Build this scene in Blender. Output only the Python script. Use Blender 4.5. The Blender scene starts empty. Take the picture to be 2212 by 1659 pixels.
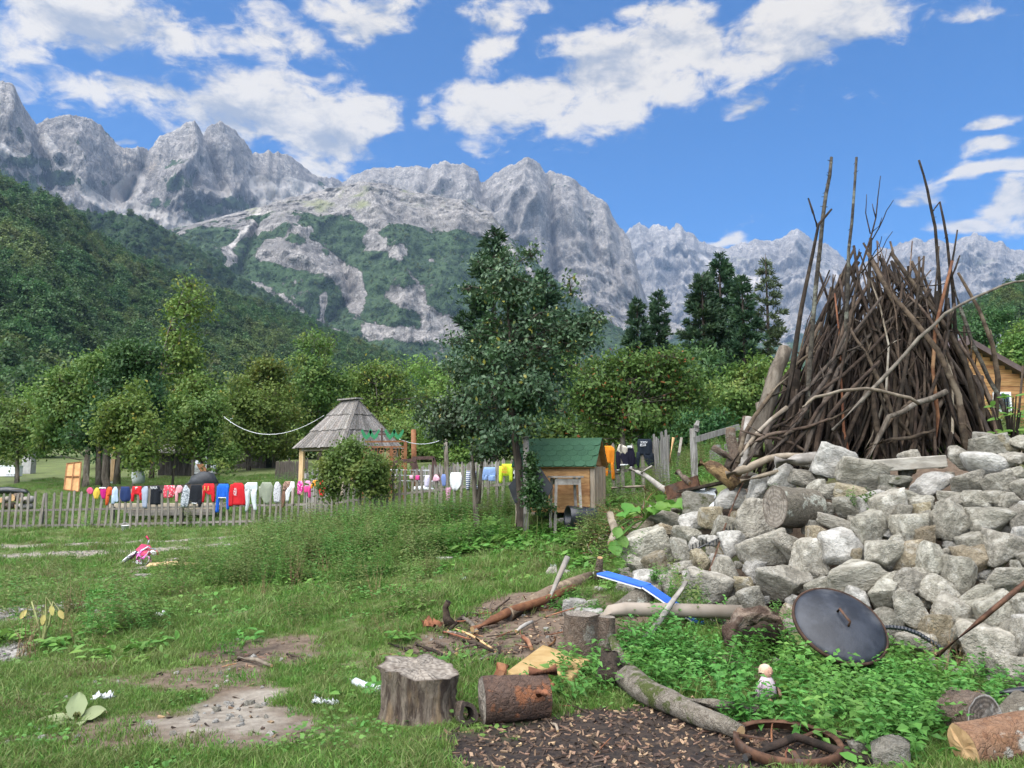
import bpy, bmesh, math, random
import numpy as np
from mathutils import Vector, Matrix
R = math.radians
SC = bpy.context.scene
COL = SC.collection
# ---------------------------------------------------------------- camera
PITCH = R(6.69); CAMZ = 1.6; FPX = 1659.0; CU, CV = 1106.0, 829.5   # picture units: 2212 x 1659
cam_d = bpy.data.cameras.new('camera'); cam = bpy.data.objects.new('camera', cam_d); COL.objects.link(cam)
cam.location = (0, 0, CAMZ); cam.rotation_euler = (R(90) + PITCH, 0, 0)
cam_d.sensor_width = 36; cam_d.lens = 27.0; cam_d.clip_start = 0.05; cam_d.clip_end = 40000
SC.camera = cam
# ---------------------------------------------------------------- light
SUN_EL, SUN_AZ = R(56), R(-142)       # azimuth from +Y, negative = left of the view
sun_dir = Vector((math.sin(SUN_AZ) * math.cos(SUN_EL), math.cos(SUN_AZ) * math.cos(SUN_EL), math.sin(SUN_EL)))
sl = bpy.data.lights.new('sun', 'SUN'); sl.energy = 4.2; sl.angle = R(100); sl.color = (1.0, 0.965, 0.92)
sun = bpy.data.objects.new('sun', sl); COL.objects.link(sun); sun.location = (0, 0, 60)
sun.rotation_euler = sun_dir.to_track_quat('Z', 'Y').to_euler()
EXPO = 1.60; X = 2 ** EXPO
SC.view_settings.view_transform = 'Standard'; SC.view_settings.look = 'None'
SC.view_settings.exposure = EXPO; SC.view_settings.gamma = 1.0
SC.render.engine = 'CYCLES'
SC.cycles.use_denoising = True
SC.cycles.max_bounces = 6; SC.cycles.diffuse_bounces = 3; SC.cycles.glossy_bounces = 2
SC.cycles.transmission_bounces = 3; SC.cycles.volume_bounces = 0; SC.cycles.transparent_max_bounces = 8
SC.cycles.caustics_reflective = False; SC.cycles.caustics_refractive = False

def NT(tree):
    """tiny node helper: n(type, inputs..., props) returns node"""
    def n(t, ins=None, **pr):
        nd = tree.nodes.new(t)
        for k, v in pr.items(): setattr(nd, k, v)
        for k, v in (ins or {}).items():
            s = nd.inputs[k]
            if isinstance(v, bpy.types.NodeSocket): tree.links.new(v, s)
            elif isinstance(v, bpy.types.Node): tree.links.new(v.outputs[0], s)
            else:
                if s.type == 'RGBA' and len(v) == 3: v = (*v, 1)
                s.default_value = v
        return nd
    return n
def mathn(n, op, a, b=0.0, clamp=False):
    return n('ShaderNodeMath', {0: a, 1: b}, operation=op, use_clamp=clamp).outputs[0]
def smooth(n, v, a, b, lo=0.0, hi=1.0):
    return n('ShaderNodeMapRange', {0: v, 1: a, 2: b, 3: lo, 4: hi}, interpolation_type='SMOOTHSTEP').outputs[0]
def mixc(n, f, a, b, mode='MIX'):
    nd = n('ShaderNodeMix', data_type='RGBA', blend_type=mode)
    t = nd.id_data
    for i, v in ((0, f), (6, a), (7, b)):
        s = nd.inputs[i]
        if isinstance(v, bpy.types.NodeSocket): t.links.new(v, s)
        elif isinstance(v, bpy.types.Node): t.links.new(v.outputs[0], s)
        else: s.default_value = v if i == 0 else ((*v, 1) if len(v) == 3 else v)
    return nd.outputs[2]

# ---------------------------------------------------------------- sky with broken fair-weather cloud
world = bpy.data.worlds.new('World'); SC.world = world; world.use_nodes = True
wt = world.node_tree; wt.nodes.clear(); n = NT(wt)
sky = n('ShaderNodeTexSky', sky_type='NISHITA', sun_disc=False, sun_elevation=SUN_EL,
        sun_rotation=SUN_AZ, altitude=800, air_density=1.0, dust_density=0.3, ozone_density=3.0)
hs = n('ShaderNodeHueSaturation', {'Hue': 0.496, 'Saturation': 1.75, 'Value': 1.0, 'Color': sky})
bg_sky = n('ShaderNodeBackground', {'Color': mixc(n, 1.0, hs, (.20, .93, 1.10), 'MULTIPLY'), 'Strength': 0.050})
tc = n('ShaderNodeTexCoord')
sep = n('ShaderNodeSeparateXYZ', {0: tc.outputs['Generated']})
az = mathn(n, 'ARCTAN2', sep.outputs[0], sep.outputs[1])
el = mathn(n, 'ARCSINE', sep.outputs[2])
nrm = n('ShaderNodeVectorMath', {0: tc.outputs['Generated'], 1: (1.0, 1.0, 1.9)}, operation='MULTIPLY').outputs[0]
def sky_noise(vec, scale, detail, rough, dist=0.0):
    return n('ShaderNodeTexNoise', {'Vector': vec, 'Scale': scale, 'Detail': detail, 'Roughness': rough, 'Distortion': dist}).outputs[0]
warp = n('ShaderNodeTexNoise', {'Vector': nrm, 'Scale': 7.0, 'Detail': 3.0}).outputs[1]
wv = n('ShaderNodeVectorMath', {0: warp, 1: (0.5, 0.5, 0.5)}, operation='SUBTRACT').outputs[0]
# cloud banks: azimuth, elevation (degrees), half widths, weight
def pix_ang(u, v):
    dx, dz = (u - CU) / FPX, (CV - v) / FPX
    y = math.cos(PITCH) - dz * math.sin(PITCH); z = math.sin(PITCH) + dz * math.cos(PITCH)
    return math.atan2(dx, y), math.atan2(z, math.hypot(dx, y))
BANKS = [(150, 20, 260, 75, 1.0), (20, 95, 60, 70, .6), (560, 95, 120, 60, .75), (650, 120, 90, 40, .5),
         (820, 30, 120, 55, .9), (1050, 70, 95, 75, .95), (1080, 10, 130, 30, .5),
         (300, 190, 170, 38, .95), (520, 255, 260, 70, 1.05), (700, 300, 180, 80, 1.0), (820, 250, 90, 50, .6),
         (1150, 225, 190, 70, 1.1), (1320, 170, 200, 80, 1.05), (1480, 90, 140, 85, 1.1), (1700, 90, 190, 90, 1.1),
         (1850, 55, 130, 70, 1.0), (1640, 240, 90, 38, .8), (1400, 20, 90, 25, .6), (930, 262, 40, 18, .7),
         (2120, 278, 75, 18, .95), (2110, 335, 70, 17, .95), (2125, 388, 70, 18, .95), (1960, 440, 55, 28, .7),
         (2180, 455, 60, 40, .95), (2100, 500, 110, 24, .8), (1560, 528, 45, 10, .6), (1880, 470, 60, 18, .3),
         (1900, 510, 90, 30, .45), (250, 315, 40, 14, .8), (2100, 20, 60, 20, .5), (1220, 335, 60, 10, .35),
         (2035, 405, 30, 10, .6), (100, 420, 200, 60, .4)]
warped_az = n('ShaderNodeVectorMath', {0: wv, 1: (0.10, 0.0, 0.0)}, operation='DOT_PRODUCT').outputs['Value']
warped_el = n('ShaderNodeVectorMath', {0: wv, 1: (0.0, 0.08, 0.0)}, operation='DOT_PRODUCT').outputs['Value']
az2 = mathn(n, 'ADD', az, warped_az); el2 = mathn(n, 'ADD', el, warped_el)
acc = None
for (u, v, su, sv, w) in BANKS:
    a0, e0 = pix_ang(u, v)
    da = mathn(n, 'MULTIPLY', mathn(n, 'SUBTRACT', az2, a0), FPX / su)
    de = mathn(n, 'MULTIPLY', mathn(n, 'SUBTRACT', el2, e0), FPX / sv)
    d2 = mathn(n, 'ADD', mathn(n, 'MULTIPLY', da, da), mathn(n, 'MULTIPLY', de, de))
    g = mathn(n, 'MULTIPLY', mathn(n, 'EXPONENT', mathn(n, 'MULTIPLY', d2, -0.85)), w)
    acc = g if acc is None else mathn(n, 'MAXIMUM', acc, g)
# beyond the picture the same broken cloud goes on, from noise alone
far = smooth(n, sky_noise(nrm, 2.4, 2.0, .5), .50, .66, 0.0, .95)
af = mathn(n, 'ABSOLUTE', az)
outside = mathn(n, 'MAXIMUM', smooth(n, af, .62, .80), smooth(n, el, .60, .72))
above = smooth(n, el, .02, .12)
acc = mathn(n, 'MAXIMUM', acc, mathn(n, 'MULTIPLY', mathn(n, 'MULTIPLY', far, outside), above))
def cover(off):
    vec = n('ShaderNodeVectorMath', {0: nrm, 1: off}, operation='ADD').outputs[0]
    f1 = sky_noise(vec, 9.0, 7.0, .56, .15)
    f2 = sky_noise(vec, 24.0, 5.0, .66, .5)
    return mathn(n, 'ADD', mathn(n, 'MULTIPLY', mathn(n, 'SUBTRACT', f1, .5), 3.0), mathn(n, 'MULTIPLY', mathn(n, 'SUBTRACT', f2, .5), 1.5))
c0 = cover((0, 0, 0)); c1 = cover((-0.02, 0.0, 0.05))
dens0 = mathn(n, 'ADD', mathn(n, 'MULTIPLY', acc, 1.35), mathn(n, 'SUBTRACT', c0, .52))
dens = smooth(n, dens0, -.02, .62)
lit = mathn(n, 'ADD', mathn(n, 'MULTIPLY', mathn(n, 'SUBTRACT', c0, c1), .8), .62)
core = smooth(n, dens0, .5, 1.5)
lit = mathn(n, 'SUBTRACT', lit, mathn(n, 'MULTIPLY', core, .16), True)
ccol = mixc(n, smooth(n, lit, .08, .85), (0.40 / X, 0.43 / X, 0.48 / X), (0.95 / X, 0.87 / X, 0.74 / X))
bg_cl = n('ShaderNodeBackground', {'Color': ccol, 'Strength': 1.0})
mx = n('ShaderNodeMixShader', {0: mathn(n, 'MULTIPLY', dens, .96), 1: bg_sky, 2: bg_cl})
wt.links.new(mx.outputs[0], n('ShaderNodeOutputWorld').inputs[0])
world.cycles.sampling_method = 'MANUAL'; world.cycles.sample_map_resolution = 512

# ---------------------------------------------------------------- picture ray helpers (used to find real positions once)
def ray(u, v):
    dx, dz = (np.asarray(u, float) - CU) / FPX, (CV - np.asarray(v, float)) / FPX
    return dx, math.cos(PITCH) - dz * math.sin(PITCH), math.sin(PITCH) + dz * math.cos(PITCH)
def P(u, v, Y):
    dx, dy, dz = ray(u, v); t = Y / dy
    return Vector((float(dx * t), float(Y), float(CAMZ + dz * t)))
def proj(x, y, z):
    z = z - CAMZ
    yy = y * math.cos(PITCH) + z * math.sin(PITCH); zz = -y * math.sin(PITCH) + z * math.cos(PITCH)
    yy = np.maximum(yy, 1e-3)
    return CU + FPX * x / yy, CV - FPX * zz / yy
def PX(n_, Y): return n_ * Y / FPX          # length in metres of n picture units at depth Y

# ---------------------------------------------------------------- noise
_rs = np.random.RandomState(7); _perm = np.concatenate([_rs.permutation(256)] * 3)
_grad = _rs.normal(size=(256, 3)); _grad /= np.linalg.norm(_grad, axis=1)[:, None]
def pn(x, y, z):
    x, y, z = np.broadcast_arrays(np.asarray(x, float), np.asarray(y, float), np.asarray(z, float))
    xi, yi, zi = np.floor(x).astype(int), np.floor(y).astype(int), np.floor(z).astype(int)
    xf, yf, zf = x - xi, y - yi, z - zi
    u, v, w = [t * t * t * (t * (t * 6 - 15) + 10) for t in (xf, yf, zf)]
    out = 0
    for a in (0, 1):
        for b in (0, 1):
            for c in (0, 1):
                h = _perm[_perm[_perm[(xi + a) & 255] + ((yi + b) & 255)] + ((zi + c) & 255)]
                g = _grad[h]
                d = g[..., 0] * (xf - a) + g[..., 1] * (yf - b) + g[..., 2] * (zf - c)
                out = out + d * (u if a else 1 - u) * (v if b else 1 - v) * (w if c else 1 - w)
    return out * 1.6
def fbm(x, y, z, o=5, g=.5, l=2.03):
    s, a, f = 0, 1.0, 1.0
    for i in range(o):
        s = s + a * pn(x * f + i * 7.3, y * f - i * 3.1, z * f + i * 5.7); a *= g; f *= l
    return s
def ridged(x, y, z, o=5, g=.5, l=2.07):
    s, a, f = 0, 1.0, 1.0
    for i in range(o):
        s = s + a * (1 - np.abs(pn(x * f + i * 3.3, y * f + i * 9.1, z * f - i * 2.7)) * 2); a *= g; f *= l
    return s

# ---------------------------------------------------------------- objects
def tag(o, label=None, cat=None, group=None, kind=None):
    if label: o['label'] = label
    if cat: o['category'] = cat
    if group: o['group'] = group
    if kind: o['kind'] = kind
    return o
def thing(name, label, cat, loc, group=None):
    o = bpy.data.objects.new(name, None); COL.objects.link(o); o.location = loc; o.empty_display_size = .1
    return tag(o, label, cat, group)
def mesh_np(name, V, F, smooth_=False):
    V = np.asarray(V, np.float32); me = bpy.data.meshes.new(name)
    if isinstance(F, np.ndarray):
        k = F.shape[1]; nf = len(F)
        me.vertices.add(len(V)); me.vertices.foreach_set('co', V.ravel())
        me.loops.add(nf * k); me.loops.foreach_set('vertex_index', F.astype(np.int32).ravel())
        me.polygons.add(nf); me.polygons.foreach_set('loop_start', np.arange(0, nf * k, k, dtype=np.int32))
        me.update(calc_edges=True)
    else:
        me.from_pydata(V.tolist(), [], F)
        me.update()
    if smooth_: me.polygons.foreach_set('use_smooth', np.ones(len(me.polygons), bool))
    return me
def link(name, me, mat=None, parent=None, label=None, kind=None):
    o = bpy.data.objects.new(name, me); COL.objects.link(o)
    if mat and me is not None and not me.materials: me.materials.append(mat)
    if parent: o.parent = parent
    if label: o['label'] = label
    if kind: o['kind'] = kind
    return o
def obj_np(name, V, F, mat, parent=None, smooth_=False, label=None, kind=None):
    """vertices in world coordinates; stored relative to the parent's chain of origins"""
    V = np.asarray(V, float)
    p = parent
    while p is not None:
        V = V - np.array(p.location); p = p.parent
    return link(name, mesh_np(name, V, F, smooth_), mat, parent, label, kind)
def attr(me, name, vals, typ='FLOAT'):
    a = me.attributes.new(name, typ, 'POINT')
    a.data.foreach_set('value' if typ in ('FLOAT', 'INT') else 'vector', np.ascontiguousarray(vals).ravel())
def frame_of(d, up=(0, 0, 1)):
    d = Vector(d).normalized(); up = Vector(up)
    if abs(d.dot(up)) > .98: up = Vector((0, 1, 0))
    x = d.cross(up).normalized(); y = x.cross(d).normalized()
    return x, y, d
class MB:
    def __init__(s): s.v, s.f = [], []
    def add(s, vs, fs):
        o = len(s.v); s.v += [tuple(p) for p in vs]; s.f += [[i + o for i in f] for f in fs]; return s
    def box(s, c, size, x=(1, 0, 0), y=(0, 1, 0), z=(0, 0, 1), taper=1.0):
        c = Vector(c); x, y, z = Vector(x), Vector(y), Vector(z); a, b, h = [q / 2 for q in size]
        vs = []
        for k in (-1, 1):
            t = 1.0 if k < 0 else taper
            for i, j in ((-1, -1), (1, -1), (1, 1), (-1, 1)): vs.append(c + x * a * i * t + y * b * j * t + z * h * k)
        return s.add(vs, [(3, 2, 1, 0), (4, 5, 6, 7), (0, 1, 5, 4), (1, 2, 6, 5), (2, 3, 7, 6), (3, 0, 4, 7)])
    def beam(s, p0, p1, w, h, up=(0, 0, 1)):
        p0, p1 = Vector(p0), Vector(p1); x, y, d = frame_of(p1 - p0, up)
        return s.box((p0 + p1) / 2, (w, h, (p1 - p0).length), x, y, d)
    def tube(s, pts, radii, sides=6, cap=True, jit=0.0, rnd=None, flat=1.0):
        pts = [Vector(p) for p in pts]
        if not isinstance(radii, (list, tuple, np.ndarray)): radii = [radii] * len(pts)
        o = len(s.v); rnd = rnd or random
        x = None
        for i, p in enumerate(pts):
            d = (pts[min(i + 1, len(pts) - 1)] - pts[max(i - 1, 0)])
            d = d.normalized() if d.length > 1e-9 else Vector((0, 0, 1))
            if x is None: x, y, _ = frame_of(d)
            else:
                x = (x - d * x.dot(d)).normalized(); 
                y = d.cross(x).normalized()
            for k in range(sides):
                a = 2 * math.pi * k / sides; r = radii[i] * (1 + (rnd.uniform(-jit, jit) if jit else 0))
                s.v.append(tuple(p + x * math.cos(a) * r + y * math.sin(a) * r * flat))
        for i in range(len(pts) - 1):
            for k in range(sides):
                a, b = o + i * sides + k, o + i * sides + (k + 1) % sides
                s.f.append([a, b, b + sides, a + sides])
        if cap:
            s.f.append([o + k for k in range(sides)][::-1]); e = o + (len(pts) - 1) * sides
            s.f.append([e + k for k in range(sides)])
        return s
    def lathe(s, c, prof, sides=24, x=(1, 0, 0), y=(0, 1, 0), z=(0, 0, 1), closed=False):
        c, x, y, z = Vector(c), Vector(x), Vector(y), Vector(z); o = len(s.v)
        for (r, h) in prof:
            for k in range(sides):
                a = 2 * math.pi * k / sides; s.v.append(tuple(c + x * math.cos(a) * r + y * math.sin(a) * r + z * h))
        m = len(prof)
        for i in range(m if closed else m - 1):
            i2 = (i + 1) % m
            for k in range(sides):
                k2 = (k + 1) % sides
                s.f.append([o + i * sides + k, o + i * sides + k2, o + i2 * sides + k2, o + i2 * sides + k])
        return s
    def prism(s, poly, c, x, y, z, th):
        """poly: 2D outline in x,y; extruded th along z"""
        c, x, y, z = Vector(c), Vector(x), Vector(y), Vector(z); m = len(poly)
        vs = [c + x * a + y * b for a, b in poly] + [c + x * a + y * b + z * th for a, b in poly]
        fs = [list(range(m))[::-1], list(range(m, 2 * m))] + [[i, (i + 1) % m, (i + 1) % m + m, i + m] for i in range(m)]
        return s.add(vs, fs)
    def build(s, name, mat, parent=None, smooth_=False, label=None, kind=None):
        return obj_np(name, np.array(s.v), s.f, mat, parent, smooth_, label, kind)

def bevel(o, w, seg=1):
    m = o.modifiers.new('bevel', 'BEVEL'); m.width = w; m.segments = seg; m.limit_method = 'ANGLE'; return o
def point_field(name, pts, rot, scl, idx, protos, label, cat, mat_parent=None, extra=None):
    """one 'stuff' object: many small instances of a few visible prototypes, placed at given world points"""
    me = bpy.data.meshes.new(name); pts = np.asarray(pts, np.float32)
    me.vertices.add(len(pts)); me.vertices.foreach_set('co', pts.ravel()); me.update()
    attr(me, 'rot', np.asarray(rot, np.float32), 'FLOAT_VECTOR'); attr(me, 'scl', np.asarray(scl, np.float32))
    attr(me, 'idx', np.asarray(idx, np.int32), 'INT')
    o = link(name, me, kind='stuff'); tag(o, label, cat)
    g = bpy.data.node_groups.new(name, 'GeometryNodeTree')
    g.interface.new_socket('Geometry', in_out='INPUT', socket_type='NodeSocketGeometry')
    g.interface.new_socket('Geometry', in_out='OUTPUT', socket_type='NodeSocketGeometry')
    k = NT(g); gi = k('NodeGroupInput'); go = k('NodeGroupOutput')
    join = k('GeometryNodeGeometryToInstance')
    for p in reversed(protos):
        oi = k('GeometryNodeObjectInfo', transform_space='ORIGINAL'); oi.inputs[0].default_value = p; oi.inputs[1].default_value = True
        g.links.new(oi.outputs['Geometry'], join.inputs[0])
    # geometry-to-instance wraps once more; use join geometry for pick-instance
    jg = k('GeometryNodeJoinGeometry')
    g.nodes.remove(join)
    for p in [q for q in g.nodes if q.bl_idname == 'GeometryNodeObjectInfo']:
        g.links.new(p.outputs['Geometry'], jg.inputs[0])
    def na(nm, dt): 
        q = k('GeometryNodeInputNamedAttribute', data_type=dt); q.inputs[0].default_value = nm; return q.outputs[0]
    e2r = k('FunctionNodeEulerToRotation', {0: na('rot', 'FLOAT_VECTOR')})
    ip = k('GeometryNodeInstanceOnPoints', {'Points': gi.outputs[0], 'Instance': jg, 'Pick Instance': True,
           'Instance Index': na('idx', 'INT'), 'Rotation': e2r, 'Scale': na('scl', 'FLOAT')})
    g.links.new(ip.outputs[0], go.inputs[0])
    md = o.modifiers.new('scatter', 'NODES'); md.node_group = g
    return o
# ================================================================ materials
_MC = {}
def mat_new(name):
    m = bpy.data.materials.new(name); m.use_nodes = True; t = m.node_tree; t.nodes.clear(); return m, t, NT(t)
def finish(t, n, col, rough=.9, bump=None, bstr=.3, bdist=.02, metal=0.0, spec=.3):
    b = n('ShaderNodeBsdfPrincipled', {'Base Color': col, 'Roughness': rough, 'Metallic': metal, 'Specular IOR Level': spec})
    if bump is not None:
        t.links.new(n('ShaderNodeBump', {'Height': bump, 'Strength': bstr, 'Distance': bdist}).outputs[0], b.inputs['Normal'])
    t.links.new(b.outputs[0], n('ShaderNodeOutputMaterial').inputs[0]); return b
def mat(name, cols, scale=6.0, stretch=(1, 1, 1), rough=.85, bstr=.3, bdist=.01, bscale=None, metal=0.0, spec=.25,
        vary=.0, detail=5.0, contrast=(.35, .65), coord='Object', dist=0.0):
    """several real colours mixed by noise, fine relief, and a little variation from object to object"""
    if name in _MC: return _MC[name]
    m, t, n = mat_new(name)
    tc = n('ShaderNodeTexCoord')
    oi = n('ShaderNodeObjectInfo')
    off = n('ShaderNodeVectorMath', {0: (37.0, 11.0, 23.0)}, operation='SCALE'); t.links.new(oi.outputs['Random'], off.inputs['Scale'])
    v = n('ShaderNodeVectorMath', {0: tc.outputs[coord], 1: stretch}, operation='MULTIPLY')
    v = n('ShaderNodeVectorMath', {0: v, 1: off.outputs[0]}, operation='ADD')
    nz = n('ShaderNodeTexNoise', {'Vector': v, 'Scale': scale, 'Detail': detail, 'Roughness': .6, 'Distortion': dist})
    f = smooth(n, nz.outputs[0], contrast[0], contrast[1])
    col = mixc(n, f, cols[0], cols[1 if len(cols) > 1 else 0])
    if len(cols) > 2:
        nz2 = n('ShaderNodeTexNoise', {'Vector': v, 'Scale': scale * .37, 'Detail': 4.0, 'Roughness': .65})
        col = mixc(n, smooth(n, nz2.outputs[0], .52, .68), col, cols[2])
    if vary:
        hv = n('ShaderNodeHueSaturation', {'Hue': .5, 'Saturation': 1.0, 'Color': col})
        t.links.new(n('ShaderNodeMapRange', {0: oi.outputs['Random'], 3: 1 - vary, 4: 1 + vary}).outputs[0], hv.inputs['Value'])
        rr = mathn(n, 'FRACT', mathn(n, 'MULTIPLY', oi.outputs['Random'], 17.3))
        t.links.new(n('ShaderNodeMapRange', {0: rr, 3: .5 - vary * .03, 4: .5 + vary * .03}).outputs[0], hv.inputs['Hue'])
        col = hv.outputs[0]
    nb = n('ShaderNodeTexNoise', {'Vector': v, 'Scale': bscale or scale * 3, 'Detail': 6.0, 'Roughness': .65})
    finish(t, n, col, rough, nb.outputs[0], bstr, bdist, metal, spec)
    _MC[name] = m; return m
def leafmat(name, cols, vary=.25, trans=.35, rough=.55, patch=1.2, spec=.25):
    """foliage: colour differs per leaf (random per face island), per clump and per plant"""
    if name in _MC: return _MC[name]
    m, t, n = mat_new(name)
    geo = n('ShaderNodeNewGeometry'); oi = n('ShaderNodeObjectInfo'); tc = n('ShaderNodeTexCoord')
    r = geo.outputs['Random Per Island']
    col = mixc(n, r, cols[0], cols[1])
    pv_ = n('ShaderNodeVectorMath', {0: tc.outputs['Object'], 1: oi.outputs['Location']}, operation='ADD')
    nz = n('ShaderNodeTexNoise', {'Vector': pv_, 'Scale': patch, 'Detail': 3.0})
    if len(cols) > 2: col = mixc(n, smooth(n, nz.outputs[0], .48, .68), col, cols[2])
    if len(cols) > 3:
        odd = smooth(n, mathn(n, 'FRACT', mathn(n, 'MULTIPLY', r, 91.7)), .972, .98); col = mixc(n, odd, col, cols[3])
    hv = n('ShaderNodeHueSaturation', {'Saturation': 1.0, 'Color': col})
    rr = mathn(n, 'FRACT', mathn(n, 'ADD', mathn(n, 'MULTIPLY', r, 7.7), oi.outputs['Random']))
    val = mathn(n, 'ADD', mathn(n, 'MULTIPLY', rr, vary), mathn(n, 'MULTIPLY', oi.outputs['Random'], vary))
    t.links.new(mathn(n, 'ADD', val, 1 - vary), hv.inputs['Value'])
    t.links.new(n('ShaderNodeMapRange', {0: oi.outputs['Random'], 3: .485, 4: .512}).outputs[0], hv.inputs['Hue'])
    b = n('ShaderNodeBsdfPrincipled', {'Base Color': hv, 'Roughness': rough, 'Specular IOR Level': spec})
    tr = n('ShaderNodeBsdfTranslucent', {'Color': mixc(n, .5, hv.outputs[0], (.9, 1.0, .25), 'MULTIPLY')})
    tr = n('ShaderNodeBsdfTranslucent', {'Color': hv})
    mxs = n('ShaderNodeMixShader', {0: trans, 1: b, 2: tr})
    t.links.new(mxs.outputs[0], n('ShaderNodeOutputMaterial').inputs[0])
    _MC[name] = m; return m

# ================================================================ the ground
CTRL = []
def cp(u, v, Y): CTRL.append(tuple(P(u, v, Y)))
for q in [(-600, 1659, 4.5), (0, 1659, 4.42), (553, 1659, 4.4), (1106, 1659, 4.35), (1659, 1659, 4.3), (2212, 1659, 4.25), (2800, 1659, 4.2),
          (0, 1450, 6.9), (500, 1400, 7.55), (900, 1400, 7.25), (-500, 1400, 8), (1100, 1350, 7.65), (1300, 1430, 6.5), (1600, 1500, 5.6), (2000, 1530, 5.35),
          (300, 1250, 13.6), (0, 1300, 11), (700, 1250, 12), (1000, 1250, 10.5), (1230, 1255, 9.4), (1200, 1185, 12),
          (1230, 1118, 14), (1040, 1110, 16.5), (0, 1142, 24), (250, 1140, 23.5), (550, 1135, 22.5), (700, 1132, 21.2), (850, 1118, 19.6), (-500, 1150, 24),
          (1440, 1066, 15.6), (1330, 1078, 16), (1500, 1046, 13), (1420, 1155, 11.4), (1320, 1255, 8.9),
          (1480, 1335, 7.4), (1750, 1425, 6.7), (2100, 1470, 6.15), (2212, 1500, 5.9), (2500, 1520, 5.5),
          (1650, 1005, 10.4), (1900, 985, 10.4), (2150, 960, 9.6), (2400, 940, 9.5), (1560, 1030, 11.5),
          (-300, 1040, 42), (50, 1035, 40), (300, 1040, 38), (500, 1042, 36), (750, 1050, 30), (1000, 1035, 30), (1250, 1015, 28), (1500, 990, 25), (1900, 960, 25), (2300, 945, 25)]: cp(*q)
# under the dry stone wall, behind its face
FACE = [(1340, 1262, 8.7), (1500, 1330, 7.6), (1750, 1415, 6.8), (1900, 1430, 6.6), (2100, 1455, 6.25), (2212, 1485, 6.0), (2400, 1490, 5.6),
        (1330, 1180, 10.2), (1400, 1135, 10.6), (1500, 1075, 10.4), (1640, 1018, 9.6), (1760, 990, 8.95), (1900, 992, 8.6), (2100, 962, 8.2), (2212, 950, 7.95), (2400, 940, 7.6),
        (1900, 1200, 7.4), (1600, 1190, 8.35), (2100, 1200, 7.05), (2300, 1200, 6.7), (1450, 1210, 8.7)]
for (u, v, Y) in FACE[6:]:
    p = P(u, v, Y); CTRL.append((p.x + .1, p.y + .50, p.z - .30))
for q in [(-6, 0, 0), (0, 0, 0), (6, 0, .1), (-8, -8, 0), (8, -8, 0), (-60, 60, 2.4), (0, 70, 3.2), (60, 60, 4.2), (-60, 25, .2), (45, 20, 3.2), (30, 5, 1.2), (-30, 5, -.6), (-30, -20, -.6), (30, -20, .8),
          (0, 110, 5.0), (80, 110, 7), (-90, 110, 4)]: CTRL.append(q)
CT = np.array(CTRL)
def _tps(r2): return np.where(r2 > 1e-12, r2 * np.log(np.maximum(r2, 1e-12)) * .5, 0)
_S = 10.0; _c = CT[:, :2] / _S; _n = len(_c)
_K = _tps(((_c[:, None] - _c[None]) ** 2).sum(-1)) + np.eye(_n) * .004
_A = np.zeros((_n + 3, _n + 3)); _A[:_n, :_n] = _K; _A[:_n, _n] = 1; _A[:_n, _n + 1:] = _c; _A[_n:, :_n] = _A[:_n, _n:].T
_W = np.linalg.solve(_A, np.concatenate([CT[:, 2], np.zeros(3)]))
def H(x, y):
    x = np.asarray(x, float); y = np.asarray(y, float); sh = x.shape
    xr, yr = x.ravel(), y.ravel()
    q = np.stack([np.clip(xr, -90, 90), np.clip(yr, -25, 115)], 1) / _S
    out = np.empty(len(q))
    for i in range(0, len(q), 20000):
        a = q[i:i + 20000]
        out[i:i + 20000] = _tps(((a[:, None] - _c[None]) ** 2).sum(-1)) @ _W[:_n] + _W[_n] + a @ _W[_n + 1:]
    r = np.hypot(xr, yr)
    k = np.clip((r - 45) / 70, 0, 1); k = k * k * (3 - 2 * k)
    far = 2.5 + .02 * np.clip(r, 0, 1500)
    out = out * (1 - k) + far * k
    nz = (fbm(xr / 3.1, yr / 3.1, 0.3, 3) * .05 + fbm(xr / .7, yr / .7, 1.7, 3) * .022) * np.clip((60 - r) / 20, 0, 1)
    return (out + nz).reshape(sh)
def h1(x, y): return float(H(np.array([x]), np.array([y]))[0])
def G(u, v, y0=3.0, y1=60.0):
    """where the line of sight through a picture point meets the ground"""
    dx, dy, dz = ray(u, v)
    Y = np.concatenate([np.linspace(y0, 20, 700), np.linspace(20, y1, 400)[1:]])
    t = Y / dy; d = CAMZ + dz * t - H(dx * t, Y)
    i = np.argmax(d <= 0)
    if d[i] > 0: i = len(Y) - 1
    if i > 0: 
        f = d[i - 1] / (d[i - 1] - d[i] + 1e-9); yy = Y[i - 1] + f * (Y[i] - Y[i - 1])
    else: yy = Y[0]
    x = float(dx * yy / dy); return Vector((x, float(yy), h1(x, yy)))
# stone-wall face depth, from its own thin-plate fit
_f = np.array(FACE); _fc = _f[:, :2] / 300.0; _m = len(_fc)
_B = np.zeros((_m + 3, _m + 3)); _B[:_m, :_m] = _tps(((_fc[:, None] - _fc[None]) ** 2).sum(-1)) + np.eye(_m) * .01
_B[:_m, _m] = 1; _B[:_m, _m + 1:] = _fc; _B[_m:, :_m] = _B[:_m, _m:].T
_fw = np.linalg.solve(_B, np.concatenate([_f[:, 2], np.zeros(3)]))
def faceY(u, v):
    a = np.array([[u, v]]) / 300.0
    return float((_tps(((a[:, None] - _fc[None]) ** 2).sum(-1)) @ _fw[:_m] + _fw[_m] + a @ _fw[_m + 1:])[0])
def WALLP(u, v, d=0.0): return P(u, v, faceY(u, v) - d)

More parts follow.
